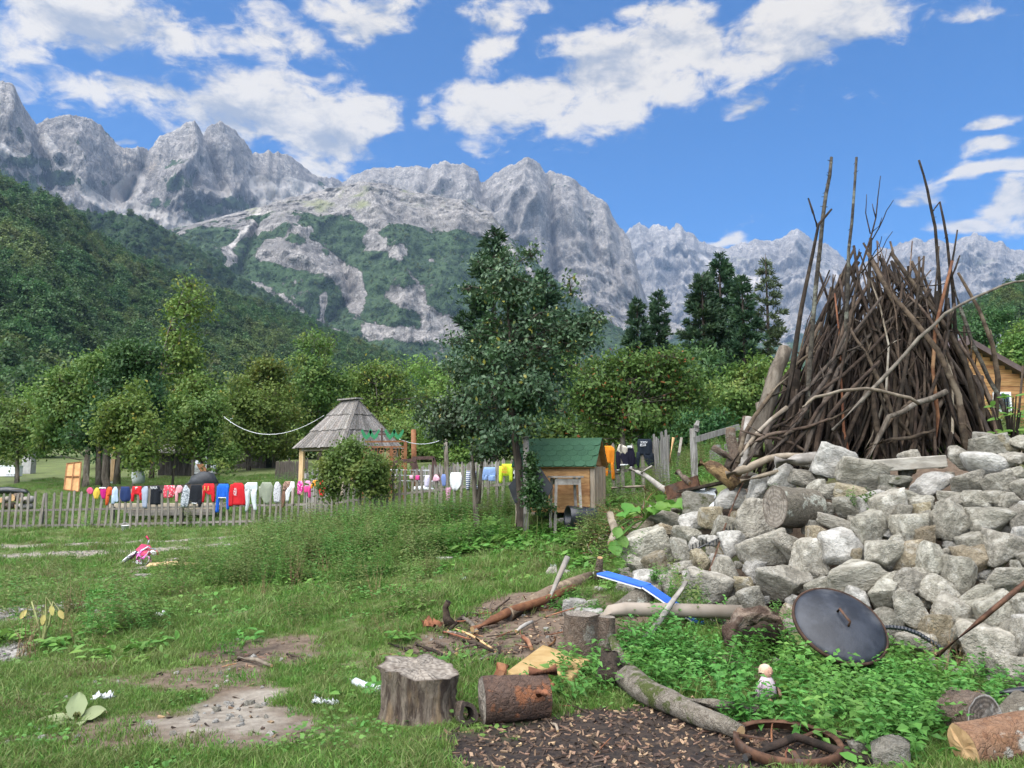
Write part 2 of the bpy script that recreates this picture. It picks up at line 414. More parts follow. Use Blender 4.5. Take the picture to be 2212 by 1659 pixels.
def axis(lo, hi, step, far, ratio=1.17):
    a = list(np.arange(lo, hi, step)); s = step
    while a[-1] < far: s *= ratio; a.append(a[-1] + s)
    s = step
    b = [lo]
    while b[-1] > -far: s *= ratio; b.append(b[-1] - s)
    return np.array(sorted(set(b + a)))
gx, gy = axis(-13, 10, .11, 9000), axis(2.5, 24, .11, 9000)
GX, GY = np.meshgrid(gx, gy); GZ = H(GX, GY)
nx_, ny_ = len(gx), len(gy)
idx = np.arange(nx_ * ny_).reshape(ny_, nx_)
GF = np.stack([idx[:-1, :-1], idx[:-1, 1:], idx[1:, 1:], idx[1:, :-1]], -1).reshape(-1, 4)
GV = np.stack([GX, GY, GZ], -1).reshape(-1, 3)
# ground cover kinds, in world space: bare soil, chip litter, gravel, track
_BC = {}
def blobm(x, y, items, nz):
    m = np.zeros_like(x)
    for it in items:
        u, v, ru, rv, w = it
        if it not in _BC:
            c = G(u, v); e = G(u, min(v + rv, 1700)); _BC[it] = (c, PX(ru, c.y), max(abs(c.y - e.y), .15))
        c, rx, ry = _BC[it]
        d = ((x - c.x) / rx) ** 2 + ((y - c.y) / ry) ** 2
        m = np.maximum(m, w * np.exp(-d * .9))
    return np.clip((m + nz - .38) * 3.2, 0, 1)
DIRT = [(420, 1465, 260, 45, .95), (560, 1412, 160, 35, 1.2), (300, 1580, 230, 80, 1.1), (470, 1560, 230, 70, 1.2), (540, 1500, 130, 30, 1.0), (1120, 1330, 190, 70, 1.4), (1000, 1400, 140, 50, 1.2), (1180, 1400, 130, 40, 1.1), (1950, 1030, 260, 45, 1.4), (1900, 1080, 400, 60, 1.3), (120, 1500, 120, 30, .6),
        (330, 1225, 55, 25, 1.0), (310, 1245, 30, 10, .9), (900, 1440, 60, 40, .6), (1180, 1290, 120, 30, .85), (1080, 1330, 120, 50, .8), (1300, 1340, 200, 60, 1.1), (700, 1640, 120, 30, .6),
        (1650, 1440, 250, 40, .8), (1250, 1420, 150, 50, .7), (60, 1640, 100, 25, .5), (1900, 1250, 500, 160, 1.2), (1450, 1080, 120, 40, .9), (1700, 1010, 330, 30, 1.2), (1420, 1040, 90, 20, .8), (2100, 1560, 120, 40, .7)]
CHIP = [(1250, 1640, 330, 70, 1.5), (1500, 1610, 330, 70, 1.5), (1350, 1575, 230, 55, 1.4), (1000, 1620, 150, 50, .8), (1750, 1640, 250, 40, 1.2), (1120, 1400, 100, 40, .55), (1060, 1560, 60, 25, .6), (480, 1425, 160, 25, .45)]
GRAV = [(60, 1325, 120, 22, 1.3), (-20, 1420, 60, 40, 1.2)]
SANDY = [(490, 1545, 150, 40, 1.0), (560, 1505, 100, 22, .95), (330, 1222, 40, 12, .8)]
def gmasks(x, y):
    nz = fbm(x / .9, y / .9, 4.2, 4) * .36 + fbm(x / .2, y / .2, 9.2, 3) * .26
    dirt, chip, grav = blobm(x, y, DIRT, nz), blobm(x, y, CHIP, nz), blobm(x, y, GRAV, nz * .8)
    ty = 18.6 + .05 * (x + 9) + .35 * np.sin(x * .35)                     # wheel tracks along the fence
    tr = np.exp(-((y - ty) / .5) ** 2) * np.clip((-3.0 - x) / 3, 0, 1) + .75 * np.exp(-((y - ty - 1.7) / .3) ** 2) * np.clip((-4.5 - x) / 2, 0, 1)
    track = np.clip((tr * 1.25 + nz * .8 - .36) * 3, 0, 1)
    track = np.maximum(track, blobm(x, y, SANDY, nz))
    return dirt, chip, grav, track
near = (np.abs(GV[:, 0]) < 45) & (GV[:, 1] > 0) & (GV[:, 1] < 50)
MK = np.zeros((len(GV), 4)); MK[near] = np.stack(gmasks(GV[near, 0], GV[near, 1]), 1)
gme = mesh_np('ground', GV, GF, True)
for i, nm in enumerate(('dirt', 'chip', 'grav', 'track')): attr(gme, nm, MK[:, i].astype(np.float32))
m, t, n = mat_new('ground_soil_and_turf')
tc = n('ShaderNodeTexCoord'); ob = tc.outputs['Object']
def A(nm): return n('ShaderNodeAttribute', attribute_name=nm).outputs['Fac']
def nzn(sc, d=5.0, rg=.6, vec=ob): return n('ShaderNodeTexNoise', {'Vector': vec, 'Scale': sc, 'Detail': d, 'Roughness': rg}).outputs[0]
turf = mixc(n, smooth(n, nzn(1.1), .35, .65), (.075, .105, .030), (.115, .150, .042))
turf = mixc(n, smooth(n, nzn(9.0), .45, .7), turf, (.095, .085, .045))
soil = mixc(n, smooth(n, nzn(14.0), .3, .7), (.085, .058, .040), (.155, .115, .080))
soil = mixc(n, smooth(n, nzn(60.0), .62, .7), soil, (.24, .21, .17))
ch = mixc(n, smooth(n, nzn(22.0), .35, .65), (.013, .010, .009), (.040, .028, .020))
gr = mixc(n, smooth(n, nzn(45.0), .3, .7), (.20, .185, .165), (.36, .34, .31))
trk = mixc(n, smooth(n, nzn(12.0), .3, .7), (.16, .135, .105), (.27, .24, .195))
col = mixc(n, A('dirt'), turf, soil); col = mixc(n, A('track'), col, trk); col = mixc(n, A('grav'), col, gr); col = mixc(n, A('chip'), col, ch)
finish(t, n, col, .95, nzn(35.0, 8.0, .7), .6, .03)
ground = link('ground', gme, m); tag(ground, 'grassy yard ground with bare soil patches running back to the hills', 'ground', kind='structure')

# ================================================================ hills and mountains
def interp(pts, u):
    pts = sorted(pts); return np.interp(u, [p[0] for p in pts], [p[1] for p in pts])
def polydist(u, v, line):
    best = np.full(u.shape, 1e9)
    for (a, b), (c, d) in zip(line[:-1], line[1:]):
        L = (c - a) ** 2 + (d - b) ** 2 + 1e-9
        tt = np.clip(((u - a) * (c - a) + (v - b) * (d - b)) / L, 0, 1)
        best = np.minimum(best, np.hypot(u - a - tt * (c - a), v - b - tt * (d - b)))
    return best
def slope_sheet(name, label, crest, dist, base, basez, prof, u0, u1, nc, nr, noise, spurs, mask, material, cat, backd=1500, backz=0.0, jag=0.0):
    """a mountain or hill flank: crest at its own distances, foot nearer, a back slope behind; relief from noise and named spurs"""
    us = np.linspace(u0, u1, nc); vs = interp(crest, us) + jag * (fbm(us / 11, 0.3, 1.7, 4) * 3.2 - np.abs(pn(us / 7, 4.1, .2)) * 4.0 + 1.0); D = interp(dist, us); B = interp(base, us)
    dx, dy, dz = ray(us, vs); hl = np.hypot(dx, dy)
    ex, ey = dx / hl, dy / hl
    zc = CAMZ + D * dz / hl
    s = np.linspace(0, 1, nr)
    pr = sorted(prof); f = np.interp(s, [p[0] for p in pr], [p[1] for p in pr])
    S, _ = np.meshgrid(s, us, indexing='ij'); Fz = np.repeat(f[:, None], nc, 1)
    r = B[None] + (D - B)[None] * S; z = basez + (zc - basez)[None] * Fz
    x0, y0 = ex[None] * r, ey[None] * r
    pu, pv = proj(x0, y0, z)
    lo, hi, fl, amp, ampz = noise
    taper = np.clip((1 - S) * 9, .10, 1) * np.clip(S * 6, 0, 1)
    w = ridged(x0 / lo, y0 / lo, z / (lo * fl), 5) - 1.1
    w2 = fbm(x0 / hi, y0 / hi, z / (hi * fl), 5)
    w = w + .45 * (ridged(x0 / (lo * .3) + w2 * .3, y0 / (lo * .3), z / (lo * .42), 4) - 1.0)
    fl_ = .55 * ridged(x0 / (hi * .28), y0 / (hi * .28), z / (hi * .7) + w2, 3) - .55 + ridged(x0 / (hi * .55) + w2 * .4, y0 / (hi * .55), z / (hi * 1.3), 4) - 1.0
    st_ = np.abs(((z / (hi * .75) + w2 * .55) % 1.0) * 2 - 1) ** 2.5
    dsp = (w * amp + w2 * amp * .35 + fl_ * amp * .44 - st_ * amp * .30) * taper
    for (ln, wd, am) in spurs:
        d = polydist(pu, pv, ln); dsp = dsp + am * np.exp(-d / wd) * np.clip((1 - S) * 12, .35, 1)
    r2 = r - dsp; z2 = z + (w2 * ampz) * taper + fbm(x0 / hi * 3, y0 / hi * 3, z / hi, 4) * ampz * .35 * np.clip(S * 4, 0, 1)
    V = np.stack([ex[None] * r2, ey[None] * r2, z2], -1)
    br = np.linspace(0, 1, 14)[1:]
    bk = [np.stack([ex * (D + backd * b), ey * (D + backd * b), zc + (backz - zc) * (b ** 1.0) + fbm(ex * 9, ey * 9, b * 3, 3) * ampz * .6], -1) for b in br]
    V = np.concatenate([V, np.array(bk)], 0); nrow = V.shape[0]
    ii = np.arange(nrow * nc).reshape(nrow, nc)
    F = np.stack([ii[:-1, :-1], ii[:-1, 1:], ii[1:, 1:], ii[1:, :-1]], -1).reshape(-1, 4)
    W = V.reshape(-1, 3); me = mesh_np(name, W, F, True)
    qu, qv = proj(W[:, 0], W[:, 1], W[:, 2])
    mk = mask(qu, qv, W)
    for k_, a in mk.items(): attr(me, k_, np.clip(a, 0, 1).astype(np.float32))
    o = link(name, me, material); tag(o, label, cat, kind='structure')
    return o, W, F, mk
def sst(a, b, x): t_ = np.clip((x - a) / (b - a), 0, 1); return t_ * t_ * (3 - 2 * t_)

def rock_material(name, rock, sc):
    m, t, n = mat_new(name)
    tc = n('ShaderNodeTexCoord'); ob = tc.outputs['Object']
    def A(nm): return n('ShaderNodeAttribute', attribute_name=nm).outputs['Fac']
    def nz(s, d=6.0, st=(1, 1, 1), rg=.62, di=0.0):
        v = n('ShaderNodeVectorMath', {0: ob, 1: st}, operation='MULTIPLY')
        return n('ShaderNodeTexNoise', {'Vector': v, 'Scale': s / sc, 'Detail': d, 'Roughness': rg, 'Distortion': di}).outputs[0]
    big = nz(3.0, 8); streak = nz(9.0, 7, (1, 1, .28)); fine = nz(40.0, 6); strata = nz(5.0, 6, (.35, .35, 2.4), .6, .6)
    c = mixc(n, smooth(n, streak, .35, .66), rock[0], rock[1])
    c = mixc(n, smooth(n, strata, .56, .66), c, rock[2])
    c = mixc(n, smooth(n, big, .60, .72), c, rock[3])
    vv = n('ShaderNodeVectorMath', {0: ob, 1: (1, 1, .45)}, operation='MULTIPLY')
    wp = n('ShaderNodeTexNoise', {'Vector': vv, 'Scale': 20.0 / sc, 'Detail': 5.0}).outputs[1]
    vv = n('ShaderNodeVectorMath', {0: vv, 1: n('ShaderNodeVectorMath', {0: wp, 'Scale': .11 * sc}, operation='SCALE').outputs[0]}, operation='ADD')
    ce = n('ShaderNodeTexVoronoi', {'Vector': vv, 'Scale': 26.0 / sc}, feature='DISTANCE_TO_EDGE').outputs[0]
    cc_ = n('ShaderNodeTexVoronoi', {'Vector': vv, 'Scale': 26.0 / sc}).outputs[1]
    c = mixc(n, smooth(n, fine, .35, .65, 0.0, .45), c, rock[2]); c = mixc(n, .16, c, n('ShaderNodeRGBToBW', {0: cc_}).outputs[0], 'SOFT_LIGHT')
    for (st2, s2, wd, k2) in (((1, 1, .35), 20.0, .045, .75), ((.5, .5, 1.6), 14.0, .035, .6), ((1, 1, .5), 46.0, .07, .6)):
        ln = smooth(n, mathn(n, 'ABSOLUTE', mathn(n, 'SUBTRACT', nz(s2, 7, st2, .68, .8), .5)), wd, 0.0)
        c = mixc(n, mathn(n, 'MULTIPLY', ln, k2), c, tuple(q * .60 for q in rock[2]))
    crk = mathn(n, 'MULTIPLY', smooth(n, ce, .05, .0), smooth(n, big, .42, .6))
    c = mixc(n, mathn(n, 'MULTIPLY', crk, .18), c, (.10, .10, .105))
    scree = mixc(n, smooth(n, nz(14.0), .3, .7), (.30, .275, .25), (.37, .345, .315))
    c = mixc(n, smooth(n, mathn(n, 'ADD', A('scree'), mathn(n, 'MULTIPLY', mathn(n, 'SUBTRACT', nz(8.0), .5), .8)), .4, .6), c, scree)
    pale = mixc(n, smooth(n, nz(10.0), .35, .7), (.14, .155, .075), (.20, .195, .125))
    c = mixc(n, smooth(n, mathn(n, 'ADD', A('grass'), mathn(n, 'MULTIPLY', mathn(n, 'SUBTRACT', nz(12.0, 8), .5), 1.6)), .35, .75), c, pale)
    wood = mixc(n, smooth(n, nz(60.0, 5), .32, .66), (.022, .040, .022), (.052, .084, .038))
    wood = mixc(n, smooth(n, big, .42, .62), wood, (.042, .074, .032))
    vg = mathn(n, 'ADD', A('veg'), mathn(n, 'MULTIPLY', mathn(n, 'SUBTRACT', nz(16.0, 9, (1, 1, .6), .7), .5), 2.2))
    vf = smooth(n, vg, .46, .58)
    c = mixc(n, vf, c, wood)
    hgt = mathn(n, 'ADD', mathn(n, 'MULTIPLY', streak, 1.0), mathn(n, 'MULTIPLY', fine, .35))
    hgt = mathn(n, 'ADD', hgt, mathn(n, 'MULTIPLY', strata, .5)); hgt = mathn(n, 'ADD', hgt, mathn(n, 'MULTIPLY', smooth(n, ce, 0.0, .12), .12))
    hgt = mathn(n, 'ADD', hgt, mathn(n, 'MULTIPLY', vf, mathn(n, 'MULTIPLY', nz(70.0, 4), .8)))
    finish(t, n, c, .95, hgt, .75, .03 * sc, 0, .1)
    return m
ROCK = [(.235, .218, .200), (.325, .302, .277), (.165, .156, .147), (.35, .30, .235)]
M_ROCK = rock_material('limestone_scree_and_woods', ROCK, 900.0)
M_ROCK2 = rock_material('far_limestone', ROCK, 1500.0)

A_CREST = [(-700, 60), (-400, 150), (-200, 120), (0, 180), (25, 192), (45, 225), (60, 250), (80, 262), (115, 258), (150, 254), (200, 258), (225, 275), (250, 305), (268, 316), (300, 315), (322, 318),
           (345, 295), (375, 283), (405, 268), (422, 270), (440, 290), (455, 276), (475, 270), (495, 276), (515, 290), (535, 315), (546, 326), (552, 322), (562, 330), (580, 328), (600, 332), (625, 337), (650, 355), (685, 382), (705, 381), (722, 385),
           (740, 393), (760, 380), (785, 368), (805, 361), (830, 362), (850, 358), (880, 361), (905, 357), (928, 362), (935, 355), (960, 351), (985, 356), (1005, 357), (1025, 365), (1032, 372), (1037, 392), (1048, 388),
           (1060, 380), (1085, 365), (1110, 358), (1140, 350), (1160, 356), (1178, 370), (1184, 366), (1205, 378), (1225, 384), (1245, 391), (1265, 410), (1285, 425), (1300, 432), (1312, 446), (1320, 462), (1330, 478), (1338, 492),
           (1348, 500), (1360, 520), (1372, 560), (1384, 610), (1398, 650), (1430, 690), (1500, 715), (1600, 735), (2000, 760), (2700, 780)]
SP_A = [([(1140, 350), (1130, 380), (1135, 410), (1110, 440), (1095, 480)], 26, 150), ([(1140, 350), (1160, 420), (1165, 520), (1180, 600)], 20, 60),
        ([(1184, 368), (1190, 430), (1195, 540), (1200, 600)], 7, -150), ([(1225, 385), (1240, 470), (1265, 560), (1280, 640)], 30, 90), ([(1300, 435), (1320, 520), (1345, 620)], 25, 70), ([(1250, 400), (1262, 450), (1290, 560)], 8, -80),
        ([(1175, 430), (1140, 470), (1120, 520)], 14, 70), ([(960, 352), (955, 390), (935, 420)], 14, 90), ([(1000, 358), (1010, 410), (1030, 440)], 12, 60), ([(928, 362), (925, 400), (905, 425)], 7, -80), ([(1037, 392), (1040, 430), (1070, 450)], 12, -110),
        ([(850, 358), (855, 400), (840, 420)], 9, -60), ([(420, 268), (430, 330), (400, 380), (360, 420)], 26, 90), ([(440, 290), (460, 340), (480, 400)], 9, -90), ([(478, 270), (500, 340), (520, 420)], 22, 90),
        ([(150, 254), (170, 320), (190, 400)], 40, 90), ([(80, 262), (85, 320), (110, 400)], 12, -120), ([(30, 195), (30, 260), (70, 340)], 40, 120), ([(225, 275), (240, 330), (260, 400)], 18, -70),
        ([(322, 318), (300, 360), (270, 410)], 14, -120), ([(548, 326), (552, 360), (560, 400)], 9, -80), ([(600, 332), (620, 370), (640, 400)], 18, 50), ([(385, 380), (400, 430), (470, 440), (500, 460)], 22, 110), ([(690, 385), (680, 410), (660, 430)], 14, 60)]
def mask_A(u, v, W):
    k = fbm(W[:, 0] / 260, W[:, 1] / 260, W[:, 2] / 200, 4)
    forest_line = interp([(-700, 300), (0, 340), (130, 400), (240, 465), (350, 525), (420, 545), (500, 480), (1040, 480), (1110, 520), (1200, 600), (1300, 680), (1400, 700), (2700, 760)], u)
    veg = sst(-25, 60, v - forest_line + k * 45) * .75
    for (a, b, ra, rb, w_) in [(385, 395, 45, 28, .75), (440, 450, 60, 25, .85), (500, 440, 60, 25, .75), (380, 350, 40, 20, .6), (170, 300, 30, 20, .5), (60, 350, 90, 18, .8), (120, 385, 80, 18, .9), (350, 440, 40, 18, .7), (230, 395, 50, 12, .5), (830, 400, 30, 8, .5), (700, 395, 30, 8, .45), (1260, 640, 60, 40, .35), (1350, 660, 60, 40, .4)]:
        veg = np.maximum(veg, w_ * np.exp(-((u - a) / ra) ** 2 - ((v - b) / rb) ** 2))
    scree = np.zeros_like(u)
    for (ln, w_) in [([(95, 300), (130, 350), (190, 420), (240, 450)], 12), ([(290, 395), (262, 425), (290, 460), (370, 490), (425, 515)], 26), ([(480, 400), (510, 460), (500, 520)], 10), ([(560, 400), (600, 430), (560, 470)], 22), ([(0, 320), (120, 380)], 12), ([(620, 400), (700, 420)], 18), ([(420, 520), (400, 495)], 14)]:
        scree = np.maximum(scree, 1.35 * np.exp(-(polydist(u, v, ln) / w_) ** 2))
    grass = .5 * np.exp(-((v - 450) / 45) ** 2) * sst(480, 620, u) * sst(1100, 1000, u)
    return {'veg': np.maximum(veg, .16 + k * .12), 'scree': scree, 'grass': grass}
A_o, _, _, _ = slope_sheet('mountain_massif', 'long grey limestone massif with jagged crest and scree gullies', A_CREST,
    [(-700, 2600), (0, 2800), (420, 3100), (740, 3700), (1140, 3500), (1340, 3600), (1500, 3400), (2700, 3000)], [(-700, 900), (500, 1700), (1140, 2000), (2700, 1500)], 60.0,
    [(0, 0), (.35, .16), (.6, .36), (.75, .52), (.86, .70), (.95, .92), (1, 1)], -700, 2700, 1000, 260, (420, 110, 1.7, 46, 14), SP_A, mask_A, M_ROCK, 'mountain', 1800, jag=1.0)

B_CREST = [(900, 560), (1200, 540), (1340, 512), (1352, 503), (1368, 488), (1380, 485), (1395, 487), (1402, 492), (1412, 485), (1425, 484), (1440, 487), (1448, 495), (1456, 493), (1462, 487), (1472, 490), (1482, 502), (1500, 508), (1520, 524), (1540, 530), (1560, 535), (1580, 533), (1600, 525),
           (1615, 528), (1630, 518), (1650, 522), (1672, 520), (1688, 512), (1705, 506), (1728, 502), (1742, 508), (1755, 522), (1768, 520), (1790, 532), (1810, 545), (1830, 565), (1848, 578), (1865, 565), (1885, 552), (1905, 533), (1925, 540), (1945, 525), (1962, 528), (1980, 518), (2000, 522), (2020, 514),
           (2045, 522), (2065, 528), (2082, 512), (2110, 510), (2130, 515), (2150, 528), (2165, 527), (2180, 540), (2200, 536), (2212, 541), (2300, 530), (2450, 560), (2700, 500), (3000, 560)]
SP_B = [([(1380, 485), (1390, 540), (1420, 600)], 14, 170), ([(1425, 484), (1440, 540)], 12, 120), ([(1465, 488), (1490, 560), (1500, 620)], 14, 160), ([(1402, 492), (1410, 530)], 6, -120), ([(1630, 518), (1650, 580), (1640, 640)], 20, 220), ([(1725, 503), (1720, 560), (1740, 640)], 24, 240),
        ([(1685, 512), (1680, 560)], 10, -150), ([(1850, 580), (1840, 640)], 14, -260), ([(1980, 518), (1960, 570), (1940, 640)], 20, 260), ([(2110, 510), (2080, 560), (2060, 630)], 26, 280), ([(2045, 522), (2030, 580)], 10, -180), ([(1905, 533), (1890, 600)], 16, 180), ([(2165, 527), (2150, 600)], 18, 200)]
def mask_B(u, v, W):
    k = fbm(W[:, 0] / 400, W[:, 1] / 400, W[:, 2] / 300, 4)
    veg = sst(0, 110, v - 640 + k * 60) * .7
    for (a, b, ra, rb, w_) in [(1450, 580, 40, 12, .4), (1560, 640, 60, 14, .4), (1500, 560, 30, 10, .35), (1980, 600, 60, 14, .4), (2120, 590, 60, 16, .45), (1700, 620, 50, 12, .35)]:
        veg = np.maximum(veg, w_ * np.exp(-((u - a) / ra) ** 2 - ((v - b) / rb) ** 2))
    scree = .9 * np.exp(-(polydist(u, v, [(1510, 560), (1560, 600), (1640, 610)]) / 16) ** 2) + .8 * np.exp(-(polydist(u, v, [(1760, 570), (1830, 620), (1880, 610)]) / 18) ** 2)
    grass = .38 * np.exp(-((u - 1600) / 60) ** 2 - ((v - 560) / 16) ** 2) + .4 * np.exp(-((u - 2120) / 90) ** 2 - ((v - 565) / 22) ** 2)
    return {'veg': veg, 'scree': scree, 'grass': grass}
slope_sheet('mountain_range', 'farthest pale peaks along the right skyline', B_CREST, [(900, 6500), (1500, 6200), (1850, 6800), (2212, 6500), (3000, 6500)], [(900, 3900), (3000, 3900)], 100.0,
    [(0, 0), (.4, .22), (.65, .48), (.85, .78), (1, 1)], 900, 3000, 620, 170, (700, 190, 1.5, 110, 34), SP_B, mask_B, M_ROCK2, 'mountain', 2500, jag=1.2)

C_CREST = [(-500, 700), (150, 560), (330, 505), (470, 470), (540, 452), (640, 430), (700, 412), (760, 400), (800, 398), (850, 405), (900, 415), (950, 428), (1000, 440), (1030, 452), (1050, 458), (1065, 470), (1085, 500), (1110, 520), (1160, 570), (1220, 620), (1300, 690), (1400, 740), (1600, 770), (2300, 800)]
SP_C = [([(560, 470), (540, 520), (520, 580)], 10, -60), ([(420, 520), (480, 560), (500, 580)], 14, 40), ([(620, 500), (650, 560), (700, 600)], 50, 70), ([(800, 430), (850, 520), (880, 620), (860, 700)], 40, 60), ([(1000, 450), (980, 540), (950, 640)], 40, 50), ([(740, 560), (760, 640), (700, 700)], 16, -50), ([(1060, 470), (1120, 560), (1200, 650)], 16, 50)]
def mask_C(u, v, W):
    k = fbm(W[:, 0] / 150, W[:, 1] / 150, W[:, 2] / 120, 5)
    tl = interp([(-500, 600), (330, 520), (470, 470), (560, 478), (640, 470), (740, 465), (830, 475), (900, 468), (960, 480), (1040, 475), (1100, 510), (2300, 560)], u)
    k2_ = fbm(W[:, 0] / 420, W[:, 1] / 420, W[:, 2] / 260, 4)
    veg = sst(-10, 35, v - tl + k * 34) * (.84 + .22 * k + .24 * k2_)
    for (ln, w_, d_) in [([(600, 530), (640, 545), (680, 540)], 20, 1.1), ([(580, 545), (650, 565), (710, 570), (750, 600), (770, 640)], 20, 1.15), ([(770, 600), (765, 660)], 16, .8), ([(800, 515), (830, 535), (860, 540)], 20, .8), ([(490, 545), (500, 560), (485, 580)], 9, .8),
                         ([(860, 640), (900, 655), (920, 680), (960, 700)], 26, .75), ([(800, 720), (880, 720), (960, 715), (1000, 725)], 20, .8), ([(700, 640), (695, 700), (720, 740)], 7, .8), ([(500, 600), (560, 615), (610, 650), (660, 690), (740, 720)], 10, .6), ([(1085, 510), (1120, 560), (1160, 600)], 9, .5), ([(930, 560), (1000, 555)], 8, .4), ([(560, 480), (530, 500), (490, 540)], 6, .6)]:
        veg = veg - d_ * np.exp(-(polydist(u, v, ln) / w_) ** 2)
    grass = sst(20, -15, v - tl) * .34
    grass = np.maximum(grass, .66 * np.exp(-((u - 700) / 60) ** 2 - ((v - 445) / 18) ** 2)); grass = np.maximum(grass, .62 * np.exp(-((u - 780) / 60) ** 2 - ((v - 440) / 16) ** 2))
    scree = .7 * np.exp(-(polydist(u, v, [(560, 455), (545, 480), (500, 530)]) / 9) ** 2)
    return {'veg': veg, 'scree': scree, 'grass': grass}
C_o, CW, CF, Cm = slope_sheet('mountain_shoulder', 'wooded mountain shoulder with grassy bench and pale cliffs below the massif', C_CREST,
    [(-500, 1700), (400, 2150), (760, 2350), (1050, 2350), (1300, 2250), (2300, 2000)], [(-500, 900), (700, 1250), (1200, 1300), (2300, 1200)], 40.0,
    [(0, 0), (.2, .12), (.42, .40), (.55, .60), (.7, .80), (.8, .89), (1, 1)], -500, 2300, 640, 200, (300, 90, 1.3, 20, 5), SP_C, mask_C, M_ROCK, 'mountain', 700, 300.0)

def mask_veg(u, v, W): return {'veg': np.ones_like(u) * 1.6, 'scree': u * 0, 'grass': u * 0}
D_CREST = [(-500, 420), (0, 440), (150, 445), (230, 462), (290, 462), (340, 485), (420, 530), (470, 560), (520, 600), (620, 655), (700, 700), (800, 745), (900, 775), (960, 800), (1100, 830), (1500, 850), (2300, 860)]
D_o, DW, DF, _ = slope_sheet('wooded_spur', 'dark green wooded spur behind the near hillside', D_CREST, [(-500, 1200), (300, 1300), (900, 1500), (2300, 1500)], [(-500, 800), (500, 900), (900, 1000), (2300, 1100)], 25.0,
    [(0, 0), (.5, .45), (1, 1)], -500, 2300, 340, 70, (220, 70, 1.2, 25, 8), [], mask_veg, M_ROCK, 'hill', 500, 150.0)
E_CREST = [(-900, 200), (-400, 300), (-150, 350), (0, 395), (70, 425), (110, 440), (160, 475), (200, 515), (235, 540), (300, 568), (400, 615), (480, 640), (560, 664), (640, 692), (700, 720), (760, 742), (800, 757), (870, 778), (940, 800), (1000, 815), (1200, 850), (1600, 870)]
def mask_E(u, v, W):
    veg = np.ones_like(u) * 1.6
    for (a, b, ra, rb, w_) in [(30, 465, 30, 10, 1.6), (170, 560, 30, 10, 1.3), (510, 790, 45, 6, 1.6), (20, 660, 20, 8, 1.0), (560, 765, 40, 6, 1.2)]:
        veg = veg - w_ * np.exp(-((u - a) / ra) ** 2 - ((v - b) / rb) ** 2)
    return {'veg': veg, 'scree': u * 0, 'grass': u * 0 + .9}
E_o, EW, EF, Em = slope_sheet('wooded_hillside', 'near wooded hillside falling from upper left', E_CREST, [(-900, 620), (0, 680), (400, 760), (940, 950), (1600, 1000)], [(-900, 110), (0, 120), (500, 140), (940, 220), (1600, 300)], 2.0,
    [(0, 0), (.25, .12), (.6, .5), (1, 1)], -900, 1600, 340, 100, (160, 50, 1.2, 14, 6), [], mask_E, M_ROCK, 'hill', 400, 120.0)
F_CREST = [(1200, 900), (1700, 860), (1900, 790), (2000, 735), (2060, 700), (2120, 662), (2180, 630), (2212, 615), (2400, 560), (2700, 500), (3100, 450)]
F_o, FW, FF, _ = slope_sheet('wooded_hill', 'wooded hill rising at the right edge behind the cabin', F_CREST, [(1200, 700), (2212, 520), (3100, 450)], [(1200, 180), (2212, 110), (3100, 90)], 3.0,
    [(0, 0), (.5, .42), (1, 1)], 1200, 3100, 220, 60, (140, 50, 1.2, 12, 5), [], mask_veg, M_ROCK, 'hill', 300, 60.0)
# ================================================================ foliage
M_BARK = mat('grey_brown_bark', [(.075, .06, .045), (.16, .135, .105), (.20, .18, .15)], 5, (3, 3, .6), .9, .8, .03, vary=.2)
M_BARK_D = mat('dark_bark', [(.035, .028, .022), (.09, .07, .055)], 5, (3, 3, .6), .95, .8, .03, vary=.2)
L_MID = leafmat('leaf_mid_green', [(0.062, 0.130, 0.026), (0.125, 0.212, 0.046), (0.175, 0.228, 0.050)])
L_DARK = leafmat('leaf_dark_green', [(0.027, 0.078, 0.027), (0.060, 0.135, 0.039), (0.075, 0.150, 0.042)])
L_YEL = leafmat('leaf_yellow_green', [(0.085, 0.150, 0.026), (0.150, 0.210, 0.045), (0.165, 0.200, 0.042), (0.300, 0.250, 0.045)])
L_LIGHT = leafmat('leaf_light_green', [(0.098, 0.180, 0.036), (0.173, 0.262, 0.054), (0.195, 0.262, 0.060)])
L_PEAR = leafmat('leaf_pear', [(0.036, 0.078, 0.033), (0.093, 0.147, 0.072), (0.060, 0.120, 0.039), (0.26, 0.24, 0.045)], vary=.3, trans=.25, rough=.45, spec=.35)
L_CHER = leafmat('leaf_cherry', [(0.054, 0.128, 0.027), (0.120, 0.210, 0.048), (0.090, 0.173, 0.036), (0.390, 0.150, 0.045)], vary=.25)
L_PINE = leafmat('pine_needles', [(0.018, 0.048, 0.024), (0.048, 0.093, 0.042), (0.042, 0.083, 0.030)], trans=.08)
L_SPRUCE = leafmat('spruce_needles', [(0.053, 0.083, 0.038), (0.090, 0.120, 0.053)], trans=.08)
L_WOOD = leafmat('hillside_leaf', [(0.034, 0.084, 0.028), (0.074, 0.136, 0.040), (0.115, 0.150, 0.040)], vary=.6, patch=.02)

